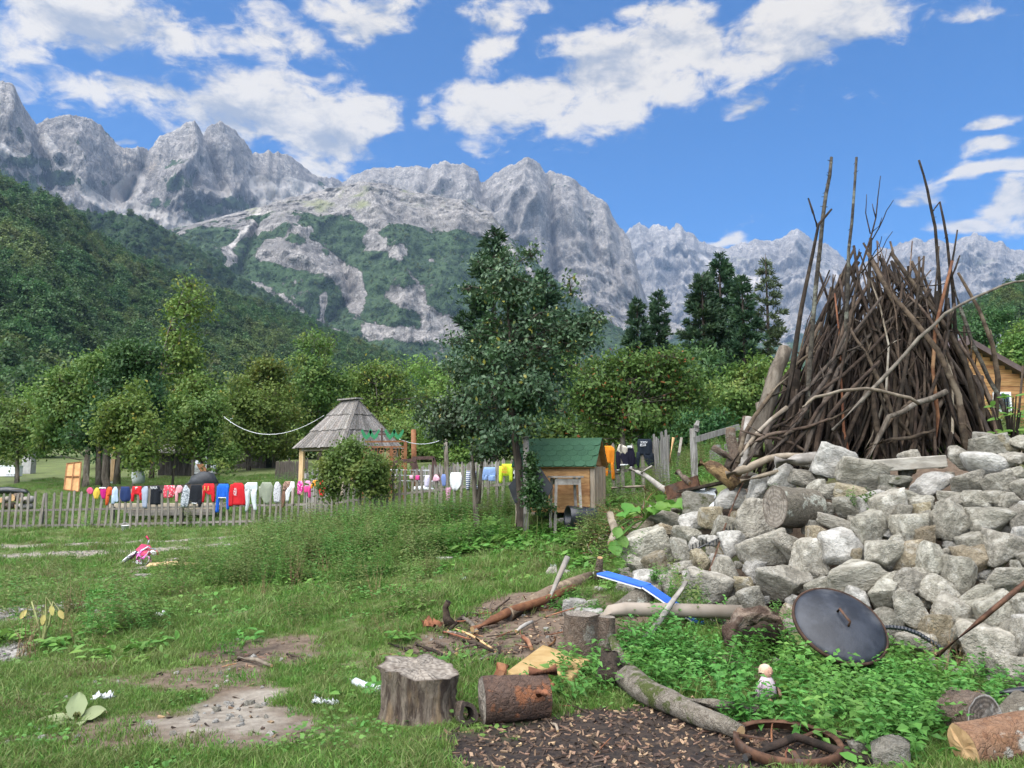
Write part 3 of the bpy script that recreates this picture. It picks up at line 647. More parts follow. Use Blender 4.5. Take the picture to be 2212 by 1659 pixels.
def rand_unit(rs, k):
    d = rs.normal(size=(k, 3)); return d / np.linalg.norm(d, axis=1)[:, None]
def leaf_cloud(cen, per, spread, L, W, rs, droop=.35, up=.45, fold=.18, out=None):
    k = len(cen) * per
    p = np.repeat(cen, per, 0) + rs.normal(size=(k, 3)) * spread * np.array([1, 1, .8])
    d = rand_unit(rs, k); d[:, 2] -= droop; d /= np.linalg.norm(d, axis=1)[:, None]
    nn = rand_unit(rs, k); nn[:, 2] = np.abs(nn[:, 2]) + up
    if out is not None: nn = nn * .75 + np.repeat(out, per, 0) * 1.0
    sd = np.cross(d, nn); sd /= np.linalg.norm(sd, axis=1)[:, None] + 1e-9
    nn = np.cross(sd, d)
    s = rs.uniform(.65, 1.25, (k, 1)); l, w = L * s, W * s
    V = np.stack([p, p + d * l * .5 + sd * w * .5 + nn * w * fold, p + d * l, p + d * l * .5 - sd * w * .5 + nn * w * fold], 1).reshape(-1, 3)
    return V, np.arange(k * 4).reshape(-1, 4)
def blob_points(blobs, k, rs, gap=.0, fr=.6):
    w = np.array([(b[1][0] * b[1][1] * b[1][2]) ** .7 for b in blobs]); w /= w.sum()
    out, od = [], []
    while len(out) < k:
        i = rs.choice(len(blobs), size=k * 2, p=w)
        C = np.array([b[0] for b in blobs])[i]; Rr = np.array([b[1] for b in blobs])[i]
        d = rand_unit(rs, k * 2) * (rs.uniform(0, 1, (k * 2, 1)) ** .42)
        q = C + d * Rr
        ok = fbm(q[:, 0] / fr, q[:, 1] / fr, q[:, 2] / fr, 2) > gap - rs.uniform(0, .25, len(q))
        out += list(q[ok]); od += list((d / (np.linalg.norm(d, axis=1)[:, None] + 1e-9))[ok])
    blob_points.outward = np.array(od[:k])
    return np.array(out[:k])
def limb(mb, a, b, r0, r1, rs, sag=.12, seg=5, sides=5):
    a, b = np.array(a), np.array(b); L = np.linalg.norm(b - a); off = rs.normal(size=3) * L * sag
    pts = [a + (b - a) * s + off * math.sin(math.pi * s) * .6 + rs.normal(size=3) * L * .018 * (0 < s < 1) for s in np.linspace(0, 1, seg)]
    mb.tube(pts, [r0 + (r1 - r0) * s for s in np.linspace(0, 1, seg)], sides, False)
def make_tree(name, label, trunk, blobs, nclust, per, spread, L, W, lm, bm, seed, cat='tree', group=None, twigs=5, gap=.13, fr=.55, r0=.12, extra_trunks=(), droop=.35):
    """trunk: world points up the stem; blobs: (centre, radii) of the crown"""
    rs = np.random.RandomState(seed)
    root = thing(name, label, cat, trunk[0], group)
    mb = MB()
    T = [np.array(p) for p in trunk]
    tp = []
    for a, b in zip(T[:-1], T[1:]):
        for s in (0, .33, .66): tp.append(a + (b - a) * s + rs.normal(size=3) * .012 * np.linalg.norm(b - a))
    tp.append(T[-1]); tp[0] = tp[0] - np.array([0, 0, .15])
    rr = [r0 * (1.25 if i == 0 else 1) * (1 - .85 * i / (len(tp) - 1)) for i in range(len(tp))]
    mb.tube(tp, rr, 8, True)
    for et in extra_trunks:
        e = [np.array(p) for p in et]; e[0] = e[0] - np.array([0, 0, .15])
        mb.tube(e, [r0 * .8 * (1 - .75 * i / (len(e) - 1)) for i in range(len(e))], 7, True); tp = tp + e[1:]
    TA = np.array(tp)
    cl = blob_points(blobs, nclust, rs, gap, fr); outw = blob_points.outward
    cc_ = np.mean([b[0] for b in blobs], 0); o2 = cl - cc_; o2 /= np.linalg.norm(o2, axis=1)[:, None] + 1e-9; outw = outw * .6 + o2 * .7
    for (c, rd) in blobs:
        c = np.array(c); low = TA[TA[:, 2] < c[2] + .1 * rd[2]]
        if len(low) == 0: low = TA[:1]
        a = low[np.argmin(np.linalg.norm(low - c, axis=1))]
        limb(mb, a, c, r0 * .30 * min(1, rd[0] / .5), r0 * .10 * min(1, rd[0] / .5), rs)
        m_ = cl[np.linalg.norm((cl - c) / np.array(rd), axis=1) < 1.0]
        for q in m_[:twigs * 3]: limb(mb, c + (q - c) * .05, q, r0 * .12, r0 * .03, rs, .1, 4, 4)
    mb.build('trunk', bm, root, True)
    V, F = leaf_cloud(cl, per, spread, L, W, rs, droop, out=outw)
    obj_np('crown', V, F, lm, root)
    return root
def PB(u, v, ru, rv, Y, dY=0.0):
    rr = PX((ru + rv) / 2, Y); return (tuple(P(u, v, Y + dY)), (PX(ru, Y), rr, PX(rv, Y)))
def pix_tree(name, label, Y, base_u, blobs, tr, nclust, per, L, lm, seed, bm=None, spread=None, trunk_v=None, **kw):
    rs = np.random.RandomState(seed + 99)
    b3 = []
    for (u, v, ru, rv) in blobs:      # every bough carries smaller side masses, so the outline is uneven
        b3.append(PB(u, v, ru * .82, rv * .82, Y, rs.uniform(-.5, .5) * PX(ru, Y)))
        for _ in range(4):
            a = rs.uniform(0, 6.28); f = rs.uniform(.26, .50)
            b3.append(PB(u + math.cos(a) * ru * rs.uniform(.7, 1.2), v + math.sin(a) * rv * rs.uniform(.7, 1.2), ru * f, rv * f, Y, rs.uniform(-.9, .9) * PX(ru, Y)))
    x, _, _ = P(base_u, 1000, Y); base = Vector((x, Y, h1(x, Y)))
    trunk = [base] + [P(u, v, Y) for (u, v) in tr]
    return make_tree(name, label, trunk, b3, nclust, per, spread or L * 1.3, L, L * .55, lm, bm or M_BARK, seed, **kw)

def pine(name, label, u, vtop, hw, Y, seed, start=.22, lm=None, whorls=26, sparse=1.15, up=.25, group=None, L=.42, lean=0.0):
    rs = np.random.RandomState(seed); top = P(u, vtop, Y); base = Vector((top.x + lean, Y, h1(top.x, Y)))
    Hh = top.z - base.z; w = PX(hw, Y)
    root = thing(name, label, 'tree', base, group)
    mb = MB(); B = np.array(base); Tt = np.array(top)
    mb.tube([B + (Tt - B) * s for s in (-.02, .2, .45, .7, .9, 1)], [.24, .2, .15, .1, .05, .015], 7)
    Vs, k = [], 0
    for i in range(whorls):
        s = start + (1 - start) * (i / whorls) ** .92
        rad = 1.35 * w * (1 - (s - start) / (1 - start)) ** .72 * (.55 + .45 * min(1, (s - start) * 6 + .45))
        for j in range(rs.randint(4, 7)):
            a = rs.uniform(0, 6.28); ln = rad * rs.uniform(.55, 1.08) + .12
            d = np.array([math.cos(a), math.sin(a), up + rs.uniform(-.18, .22)])
            p0 = B + (Tt - B) * (s + rs.uniform(-.01, .01))
            p1 = p0 + d * ln; p1[2] += .12 * ln
            mb.tube([p0, (p0 + p1) / 2 + np.array([0, 0, -.04 * ln]), p1], [.035, .022, .008], 4, False)
            m = max(3, int(ln * 12 * sparse)); ss = rs.uniform(.30, 1.02, m)[:, None] ** .8
            c = p0 + (p1 - p0) * ss + rs.normal(size=(m, 3)) * np.array([.07, .07, .045]) * (1 + ln * .4)
            per = 9
            kk = m * per; p = np.repeat(c, per, 0) + rs.normal(size=(kk, 3)) * .05
            dd = rand_unit(rs, kk) * .8 + d * .7; dd[:, 2] += .35; dd /= np.linalg.norm(dd, axis=1)[:, None]
            sd = np.cross(dd, rand_unit(rs, kk)); sd /= np.linalg.norm(sd, axis=1)[:, None] + 1e-9
            l = L * rs.uniform(.6, 1.1, (kk, 1)); wd = l * .13
            Vs.append(np.stack([p, p + dd * l * .5 + sd * wd, p + dd * l, p + dd * l * .5 - sd * wd], 1).reshape(-1, 3))
    mb.build('trunk', M_BARK_D, root, True)
    V = np.concatenate(Vs); obj_np('crown', V, np.arange(len(V)).reshape(-1, 4), lm or L_PINE, root)
    return root

# ---- a few whole forest trees at the foot of the hill; the far woods repeat their crowns
FOREST = []
for i, (u, vt, Y, lab) in enumerate([(905, 815, 105, 'round broadleaf tree left of the pear tree at the foot of the hill'),
                                     (965, 800, 118, 'tall broadleaf tree just left of the pear tree top at the hill foot'),
                                     (815, 800, 112, 'broad leafy tree behind the shingled gazebo roof at the hill foot')]):
    rs = np.random.RandomState(40 + i); top = P(u, vt, Y); base = Vector((top.x, Y, h1(top.x, Y))); hh = top.z - base.z
    w = (4.2, 3.4, 4.8)[i]
    bl = [((base.x + rs.uniform(-.5, .5) * w, Y + rs.uniform(-.5, .5) * w, base.z + hh * f), (w * q, w * q, hh * .16)) for f, q in
          ((.30, .75), (.42, .9), (.52, .85), (.62, .8), (.72, .66), (.82, .5), (.92, .3), (.5, .7), (.4, .8))]
    t_ = make_tree('broadleaf_tree', lab, [base, base + Vector((0, 0, hh * .4)), base + Vector((.2, 0, hh * .85))], bl, 330, 8, .55, .95, .62, L_WOOD, M_BARK, 50 + i, gap=-.02, fr=1.6, r0=.3)
    FOREST.append((t_.children[1] if t_.children[1].name.startswith('crown') else t_.children[0], hh, base))
def sample_sheet(V, F, k, seed, veg=None):
    rs = np.random.RandomState(seed); Q = V[F]
    ar = np.linalg.norm(np.cross(Q[:, 1] - Q[:, 0], Q[:, 3] - Q[:, 0]), axis=1)
    cu, cv = proj(Q[:, :, 0].mean(1), Q[:, :, 1].mean(1), Q[:, :, 2].mean(1))
    ar = ar * ((cu > -260) & (cu < 2480) & (cv > -50))
    if veg is not None: ar = ar * np.clip(veg[F].mean(1) - .35, 0, 1)
    i = rs.choice(len(F), size=k, p=ar / ar.sum()); a, b = rs.uniform(0, 1, (2, k, 1))
    return Q[i, 0] * (1 - a) * (1 - b) + Q[i, 1] * a * (1 - b) + Q[i, 2] * a * b + Q[i, 3] * (1 - a) * b
def woods(name, label, V, F, k, seed, smin, smax, veg=None, big=0):
    pts = sample_sheet(V, F, k, seed, veg); rs = np.random.RandomState(seed + 1); k = len(pts)
    r = np.zeros((k, 3)); r[:, 2] = rs.uniform(0, 6.28, k); r[:, :2] = rs.normal(size=(k, 2)) * .06
    s = rs.uniform(smin, smax, k) * np.exp(rs.normal(size=k) * .14)
    pts[:, 2] -= 1.2 * s * 3
    return point_field(name, pts, r, s, rs.randint(0, 3, k), [f[0] for f in FOREST], label, 'woodland')
front_E = EF[: 340 * 99]; front_D = DF[: 339 * 69]; front_F = FF[: 219 * 59]; front_C = CF[: 639 * 199]
woods('hillside_woods', 'dense broadleaf woods covering the near hillside on the left', EW, EF[: 339 * 99], 8000, 3, .45, 1.3, Em['veg'])
woods('spur_woods', 'dark woods covering the spur behind the near hillside', DW, front_D, 7000, 5, .6, 1.05)
woods('right_hill_woods', 'woods covering the hill at the right edge', FW, front_F, 4500, 6, .45, .85)
woods('shoulder_woods', 'woods clinging to the mountain shoulder between pale cliffs', CW, front_C, 6500, 8, .4, .75, Cm['veg'])

# ---- trees behind the yard
pix_tree('young_tree', 'small bushy tree at the left picture edge above the white crate', 38, 40, [(10, 950, 50, 45), (55, 925, 45, 40), (20, 900, 35, 30), (70, 965, 35, 30)], [(38, 960), (30, 900)], 420, 13, .17, L_MID, 201)
pix_tree('maple_tree', 'leafy maple with lighter green crown left of the dark tree', 36, 188, [(140, 880, 62, 58), (190, 830, 55, 50), (105, 925, 50, 38), (215, 790, 45, 35), (160, 940, 45, 30)], [(190, 960), (185, 880), (195, 810)], 900, 14, .19, L_MID, 202, r0=.16)
pix_tree('dark_broadleaf_tree', 'dark broadleaf tree with three trunks left of the slender yellow-green tree', 33, 232, [(250, 840, 62, 62), (285, 790, 48, 48), (240, 905, 60, 50), (305, 865, 48, 55), (205, 945, 45, 32), (270, 760, 35, 30)], [(230, 960), (245, 880), (270, 790)], 1050, 14, .19, L_DARK, 203, r0=.2,
         extra_trunks=[[tuple(P(214, 1040, 33)), tuple(P(212, 960, 33)), tuple(P(205, 900, 33))], [tuple(P(252, 1038, 33)), tuple(P(258, 950, 33)), tuple(P(268, 880, 33))]])
pix_tree('slender_ash_tree', 'tall slender yellow-green tree standing highest on the left', 39, 328, [(412, 618, 34, 26), (398, 665, 44, 36), (385, 715, 48, 42), (400, 770, 58, 45), (372, 830, 58, 48), (415, 870, 52, 45), (350, 900, 45, 42)], [(335, 900), (352, 760), (398, 620)], 620, 12, .22, L_YEL, 204, gap=.02, fr=.9, r0=.13)
pix_tree('young_ash_tree', 'small yellowish ash tree in front of the dark trunks behind the laundry', 30, 292, [(276, 900, 42, 38), (268, 945, 48, 36), (285, 868, 24, 24), (305, 975, 42, 24), (240, 920, 28, 16)], [(288, 980), (280, 880)], 520, 12, .17, L_YEL, 205, r0=.08)
pix_tree('slim_ash_tree', 'slim grey-green tree with several thin stems right of the yellowish ash', 31, 415, [(430, 890, 46, 48), (440, 945, 44, 42), (395, 930, 36, 40), (460, 985, 34, 24)], [(420, 990), (432, 880)], 560, 12, .16, L_MID, 206, r0=.07, extra_trunks=[[tuple(P(446, 1042, 31)), tuple(P(452, 960, 31)), tuple(P(448, 900, 31))], [tuple(P(372, 1045, 31)), tuple(P(380, 980, 31)), tuple(P(388, 930, 31))]])
pix_tree('light_leafed_tree', 'light green tree in front of the blue tarpaulin roof', 44, 540, [(515, 925, 56, 54), (560, 880, 44, 46), (508, 862, 38, 40), (560, 950, 42, 36)], [(530, 960), (535, 880)], 620, 13, .21, L_LIGHT, 207, gap=.03, r0=.12)
pix_tree('yellow_topped_tree', 'tree with golden yellow leaves at its top behind the laundry', 46, 592, [(592, 800, 32, 26), (600, 845, 48, 42), (588, 900, 50, 46), (558, 822, 34, 32), (590, 950, 40, 34)], [(592, 940), (598, 820)], 660, 13, .21, L_YEL, 208, r0=.12)
pix_tree('upright_tree', 'upright dark green tree left of the shingled gazebo', 50, 690, [(690, 748, 32, 32), (680, 798, 48, 42), (702, 850, 58, 46), (648, 832, 40, 40), (680, 905, 56, 44)], [(688, 900), (688, 770)], 760, 13, .23, L_MID, 209, r0=.14)
pix_tree('spreading_willow', 'spreading yellow-green tree behind the gazebo roof', 56, 820, [(780, 822, 58, 36), (850, 812, 48, 32), (812, 870, 68, 46), (758, 880, 48, 38), (882, 862, 46, 44), (840, 925, 66, 40)], [(818, 920), (812, 830)], 900, 13, .25, L_YEL, 210, r0=.16)
pix_tree('pale_tree', 'pale green tree left of the dark pear tree', 72, 950, [(935, 815, 56, 30), (968, 858, 56, 44), (920, 905, 58, 44), (990, 910, 50, 44), (1010, 830, 40, 34)], [(950, 900), (952, 830)], 700, 13, .32, L_LIGHT, 211, r0=.18)
HEDGE = []
for i, (u, v, Y, s, lab) in enumerate([(-60, 930, 52, 1.0, 'at the far left edge'), (70, 890, 60, 1.15, 'behind the leaning ladder'), (340, 900, 54, 1.1, 'behind the slim ash'), (470, 880, 58, 1.1, 'between the slim ash and the blue roof'), (640, 900, 60, 1.0, 'behind the yellow-topped tree'),
                               (745, 930, 58, .9, 'behind the gazebo eaves'), (900, 930, 50, .9, 'behind the brown iron gate'), (990, 950, 44, .8, 'behind the pole with the white rope'), (1060, 960, 48, .8, 'behind the small forked trunk'), (1190, 900, 46, 1.0, 'behind the green roof'),
                               (1290, 900, 50, 1.1, 'behind the cherry tree'), (1480, 880, 48, 1.1, 'at the foot of the pines'), (1580, 880, 40, .9, 'left of the brushwood stack'), (1660, 890, 42, .9, 'half hidden by the brushwood stack'), (250, 960, 48, .9, 'behind the dark trunks')]):
    if i < 3:
        c = P(u, v, Y); base = Vector((c.x, Y, h1(c.x, Y))); rs = np.random.RandomState(300 + i); w = 2.6; hh = (c.z - base.z) + 2.2
        bl = [((base.x + rs.uniform(-.8, .8) * w * .6, Y + rs.uniform(-.8, .8) * w * .6, base.z + hh * f), (w * q, w * q, hh * .17)) for f, q in ((.15, .9), (.28, 1), (.42, 1), (.56, .9), (.7, .7), (.84, .5))]
        o = make_tree('hedgerow_tree', 'dense hedgerow tree ' + lab, [base, base + Vector((.1, 0, hh * .4)), base + Vector((.2, 0, hh * .8))], bl, 560, 13, .3, .27, .16, (L_MID, L_LIGHT, L_DARK)[i], M_BARK, 310 + i, group='hedgerow trees behind the yard', r0=.14)
        HEDGE.append(o)
    else:
        src = HEDGE[i % 3]; c = P(u, v, Y); o = src.copy(); COL.objects.link(o); o.location = (c.x, Y, h1(c.x, Y)); o.rotation_euler = (0, 0, i * 1.3); o.scale = (s, s, s * (.75 + .2 * (i % 3)))
        o['label'] = 'dense hedgerow tree ' + lab
        for ch in src.children:
            q = ch.copy(); COL.objects.link(q); q.parent = o
GP = 'dark pines in the background'
pine('pine_tree', 'dark pine whose tip rises above the pear tree', 1068, 492, 75, 42, 401, .2, group=GP, whorls=22)
pine('pine_tree', 'dark pine behind the right side of the pear tree', 1176, 588, 68, 48, 402, .2, group=GP)
pine('pine_tree', 'tallest pine of the clump left of the brushwood stack', 1553, 545, 62, 54, 403, .06, group=GP, whorls=32)
pine('pine_tree', 'leftmost broad pine of the clump left of the brushwood stack', 1516, 592, 60, 52, 404, .06, group=GP, whorls=32)
pine('pine_tree', 'shorter pine between the tallest pine and the spruce', 1602, 598, 52, 50, 405, .05, group=GP)
pine('spruce_tree', 'sparse pale spruce with drooping boughs beside the brushwood stack', 1653, 548, 46, 56, 406, .15, L_SPRUCE, 17, .8, -.05)
pine('pine_tree', 'small pine standing alone left of the pine clump, left one of the pair', 1376, 643, 46, 60, 407, .05, group=GP)
pine('pine_tree', 'small pine right of its twin, left of the pine clump', 1421, 630, 46, 62, 408, .05, group=GP)
# ---- pear tree and its neighbours
pix_tree('pear_tree', 'tall dark pear tree with glossy round leaves left of the green roof', 13.2, 1128, [(1090, 560, 52, 30), (1105, 600, 82, 42), (1105, 655, 78, 50), (1120, 705, 78, 46), (1040, 735, 55, 34), (1185, 735, 66, 40), (1240, 695, 52, 36), (1282, 682, 32, 24), (1215, 740, 50, 34), (1150, 785, 76, 40), (1075, 830, 88, 48), (1012, 780, 38, 26), (1160, 850, 70, 40), (1135, 885, 84, 44), (1090, 930, 52, 30), (1060, 880, 50, 34), (1160, 545, 18, 26), (1232, 622, 10, 34)],
         [(1118, 1000), (1110, 930), (1104, 850), (1102, 740), (1092, 590)], 1400, 11, .085, L_PEAR, 220, M_BARK_D, spread=.10, gap=.02, fr=.40, r0=.085, twigs=5, droop=.5)
pix_tree('forked_pear_tree', 'small pear tree with pale forked trunk beside the drying striped towel', 14.2, 1032, [(955, 890, 52, 32), (925, 908, 34, 20), (1010, 868, 52, 38), (1032, 925, 52, 38), (985, 925, 46, 28), (1060, 962, 34, 34), (1000, 810, 30, 26)],
         [(1026, 1050), (1020, 990), (1018, 900)], 560, 11, .085, L_PEAR, 221, M_BARK, spread=.10, gap=-.05, fr=.35, r0=.06, extra_trunks=[[tuple(P(1033, 1070, 14.2)), tuple(P(1040, 1010, 14.2)), tuple(P(1046, 950, 14.2))]], droop=.5)
pix_tree('cherry_tree', 'broad cherry tree with reddish leaves behind the green-roofed playhouse', 21, 1350, [(1300, 800, 58, 42), (1380, 790, 66, 44), (1262, 842, 48, 42), (1450, 812, 48, 42), (1330, 860, 82, 48), (1420, 868, 74, 52), (1252, 890, 42, 32), (1380, 915, 72, 28), (1482, 862, 36, 46), (1232, 790, 26, 28), (1320, 925, 50, 22)],
         [(1345, 950), (1348, 880)], 1150, 12, .125, L_CHER, 222, spread=.17, gap=-.04, fr=.5, r0=.12)
pix_tree('hazel_bush', 'bush with yellow-green tips over the picket fence in front of the gazebo', 19.4, 785, [(740, 998, 42, 32), (782, 1010, 46, 36), (722, 1030, 32, 28), (792, 1048, 40, 28), (756, 970, 28, 20), (830, 1020, 30, 24), (700, 1010, 18, 14)],
         [(778, 1060), (762, 1010)], 620, 12, .10, L_MID, 223, spread=.15, r0=.045, gap=.16, fr=.3, cat='bush')
pix_tree('shrub', 'leafy shrub left of the brushwood stack below the spruce', 27, 1610, [(1560, 850, 48, 38), (1620, 828, 52, 42), (1600, 885, 56, 38), (1650, 880, 40, 46)], [(1605, 930), (1600, 860)], 620, 12, .15, L_MID, 224, r0=.08, cat='bush')
pix_tree('shrub', 'low shrub behind the fence gap right of the dark hoodie', 26, 1500, [(1500, 930, 46, 28), (1455, 935, 40, 22), (1540, 915, 40, 30)], [(1500, 950), (1500, 920)], 420, 12, .15, L_DARK, 225, r0=.06, cat='bush')
pix_tree('roadside_tree', 'dark tree in front of the slate roofs at the right edge', 62, 2125, [(2125, 700, 34, 22), (2150, 690, 28, 16), (2105, 722, 24, 22), (2130, 740, 30, 24)], [(2126, 760), (2126, 705)], 420, 12, .26, L_DARK, 226, r0=.14)
pix_tree('roadside_tree', 'green tree behind the log cabin roof slope at the right edge', 46, 2190, [(2185, 770, 36, 34), (2205, 740, 34, 30), (2160, 790, 24, 20)], [(2188, 800), (2188, 750)], 420, 12, .22, L_MID, 227, r0=.12)
# ================================================================ dry stone wall
M_STONE = [mat('limestone_grey', [(.24, .222, .175), (.43, .40, .325), (.55, .52, .44)], 2.6, (1, 1, 1), .9, .9, .10, 6, vary=.24, detail=8),
           mat('limestone_tan', [(.25, .205, .13), (.42, .36, .25), (.50, .46, .38)], 2.6, (1, 1, 1), .92, .9, .10, 6, vary=.28, detail=8),
           mat('limestone_pale', [(.27, .258, .225), (.44, .42, .375), (.52, .50, .45)], 2.5, (1, 1, 1), .9, .8, .07, 6, vary=.12, detail=8),
           mat('limestone_mossy', [(.18, .17, .13), (.33, .315, .26), (.075, .085, .03)], 4, (1, 1, 1), .95, .9, .05, 14, vary=.15, detail=8)]
bm = bmesh.new(); bmesh.ops.create_icosphere(bm, subdivisions=4, radius=1); bm.verts.ensure_lookup_table()
ICO = np.array([v.co for v in bm.verts]); ICOF = np.array([[v.index for v in f.verts] for f in bm.faces]); bm.free()
def stone_verts(seed, planes=11, p=90, rough=.05, rnd=0.0):
    rs = np.random.RandomState(seed); D = ICO
    N = rand_unit(rs, planes); d = rs.uniform(.50, .90, planes)
    N = np.concatenate([N, np.eye(3), -np.eye(3)]); d = np.concatenate([d, rs.uniform(.68, 1.05, 6)])
    q = np.maximum(D @ N.T, 0) / d
    if rnd: p = 6
    r = (np.sum(q ** p, 1)) ** (-1 / p)
    V = D * r[:, None]
    k = fbm(V[:, 0] * 2.2 + seed, V[:, 1] * 2.2, V[:, 2] * 2.2, 5) * rough * (1 if not rnd else .5)
    st = np.abs(pn(V[:, 0] * 1.3 + seed * 3, V[:, 1] * 1.3, V[:, 2] * 5.5)) * rough * 1.6 * (0 if rnd else 1)
    V = V * (1 + k - st)[:, None]
    lo, hi = V.min(0), V.max(0); return (V - (lo + hi) / 2) / ((hi - lo) / 2)
STONES = []
for i in range(44):
    me = mesh_np('stone', stone_verts(900 + i, 5 + i % 6), ICOF, False); STONES.append(me)
ROUND = [mesh_np('stone', stone_verts(990 + i, 16, rnd=1.0), ICOF, True) for i in range(4)]
SM = {}
def stone_mesh(base, mi):
    k = (base.name, mi)
    if k not in SM:
        c = base.copy(); c.materials.clear(); c.materials.append(M_STONE[mi]); SM[k] = c
    return SM[k]
root_p = WALLP(1900, 1430); wall = thing('dry_stone_wall', 'heaped dry stone wall of rough grey limestone below the brushwood stack', 'stone wall', root_p)
srs = np.random.RandomState(77)
def stone(u, v, w, h, mi=None, deep=0.0, rot=None, base=None, parent=wall, Y=None, name='stone'):
    Yf = Y if Y else faceY(u, v)
    W_, H_ = PX(w, Yf), PX(h, Yf); dp = (W_ + H_) / 2 * srs.uniform(.8, 1.05)
    c = P(u, v, Yf + deep + dp * .12)
    me = stone_mesh(base or STONES[srs.randint(len(STONES))], mi if mi is not None else srs.choice([0, 0, 0, 0, 1, 2, 2]))
    o = bpy.data.objects.new(name, me); COL.objects.link(o); o.parent = parent
    o.location = c - parent.location if parent else c
    o.scale = (W_ / 2, dp / 2, H_ / 2)
    o.rotation_euler = (srs.uniform(-.12, .12), (srs.uniform(-.4, .4) if rot is None else rot), srs.choice([0, math.pi]) + srs.uniform(-.15, .15))
    return o
def c5(x, y): return (2300 + x / 1.2771) * .54861, (1700 + y / 1.2771) * .54861
S5 = .54861 / 1.2771
SLIST = [(400, 440, 175, 115, 0), (530, 460, 105, 105, 2), (632, 440, 115, 125, 1), (405, 508, 120, 85, 1), (520, 520, 130, 95, 0), (300, 590, 250, 180, 0), (370, 680, 125, 145, 1), (490, 610, 120, 145, 0), (490, 690, 105, 75, 0), (430, 755, 90, 95, 0),
         (590, 650, 100, 125, 1), (720, 720, 160, 185, 0), (320, 745, 155, 105, 2), (60, 760, 125, 115, 0), (100, 835, 125, 95, 2), (615, 790, 230, 190, 0), (800, 780, 110, 100, 1), (590, 375, 200, 130, 3), (730, 335, 165, 105, 2), (880, 285, 155, 125, 2),
         (990, 220, 135, 135, 2), (1100, 235, 135, 95, 0), (1240, 155, 195, 175, 2), (1390, 220, 235, 175, 0), (1240, 300, 115, 85, 0), (1330, 310, 145, 95, 1), (860, 440, 220, 220, 0), (900, 600, 245, 200, 0), (980, 755, 295, 205, 0), (1040, 570, 130, 200, 0),
         (1110, 640, 155, 195, 0), (1190, 540, 125, 135, 1), (1280, 575, 205, 195, 2), (1345, 720, 320, 145, 0), (1440, 490, 215, 175, 0), (1310, 385, 125, 115, 0), (1420, 370, 105, 95, 2), (1540, 390, 175, 175, 0), (1260, 460, 185, 75, 0), (1490, 640, 185, 185, 0),
         (1620, 620, 165, 135, 1), (1640, 490, 155, 155, 0), (1705, 525, 125, 90, 1), (1855, 460, 185, 205, 0), (1750, 660, 150, 200, 0), (2040, 460, 215, 155, 0), (1960, 570, 125, 115, 0), (1950, 640, 155, 135, 1), (2110, 600, 195, 185, 0), (1630, 760, 165, 155, 0),
         (1500, 820, 175, 165, 0), (1770, 800, 155, 165, 0), (1890, 730, 155, 205, 0), (1640, 900, 225, 185, 0), (1850, 900, 195, 165, 0), (1380, 850, 145, 115, 2), (1510, 970, 125, 165, 0), (1780, 990, 165, 155, 1), (1690, 1065, 205, 105, 0), (1960, 840, 165, 115, 0),
         (2110, 740, 215, 135, 0), (2080, 900, 235, 165, 0), (2030, 1060, 265, 255, 0), (2180, 1050, 135, 255, 0), (1930, 260, 185, 145, 0), (2030, 80, 175, 125, 0), (2160, 140, 105, 75, 0), (2160, 215, 125, 75, 0), (1890, 130, 135, 125, 0),
         (2080, 275, 145, 135, 0), (1750, 260, 205, 115, 2), (1840, 330, 135, 65, 0), (1960, 350, 125, 115, 0), (2060, 345, 115, 95, 0), (2140, 360, 105, 115, 0), (2170, 430, 95, 135, 0), (1700, 360, 125, 105, 0), (1600, 330, 135, 85, 0), (1700, 400, 85, 85, 1), (1740, 440, 95, 95, 0),
         (1850, 365, 135, 75, 0), (2190, 525, 85, 95, 2), (830, 845, 125, 125, 0), (750, 560, 125, 135, 2), (1520, 260, 75, 85, 3), (1600, 430, 95, 135, 0), (1580, 255, 115, 65, 3), (700, 480, 95, 115, 0), (1530, 310, 95, 65, 0), (1160, 290, 105, 95, 0), (1480, 325, 105, 65, 2),
         (1120, 420, 110, 90, 1), (1000, 480, 90, 70, 0), (2050, 560, 80, 70, 0), (1180, 790, 130, 90, 0), (1290, 810, 100, 80, 0), (1560, 730, 70, 60, 0), (1700, 720, 70, 70, 0), (760, 860, 90, 70, 0), (560, 880, 100, 80, 0), (640, 960, 120, 90, 3), (200, 800, 90, 80, 0),
         (1370, 620, 60, 60, 1), (1900, 1010, 110, 120, 0), (2190, 880, 90, 160, 0), (2190, 700, 60, 110, 0), (2140, 1200, 170, 150, 0), (1560, 560, 80, 70, 0), (2210, 300, 90, 120, 0), (2000, 30, 90, 60, 0), (2110, 60, 110, 90, 1), (2200, 60, 110, 90, 0), (300, 690, 70, 60, 0), (250, 660, 70, 80, 0), (1820, 610, 70, 60, 0)]
for (x, y, w, h, mi) in SLIST:
    u, v = c5(x, y); stone(u, v, w * S5 * 1.0, h * S5 * 1.0, mi, rot=(-.7 if (x, y) == (1040, 570) else None))
u, v = c5(2010, 170); o = stone(u, v, 235 * S5, 135 * S5, 2, rot=-.1, base=ROUND[0]); o['label'] = 'smooth rounded white boulder on the wall top'
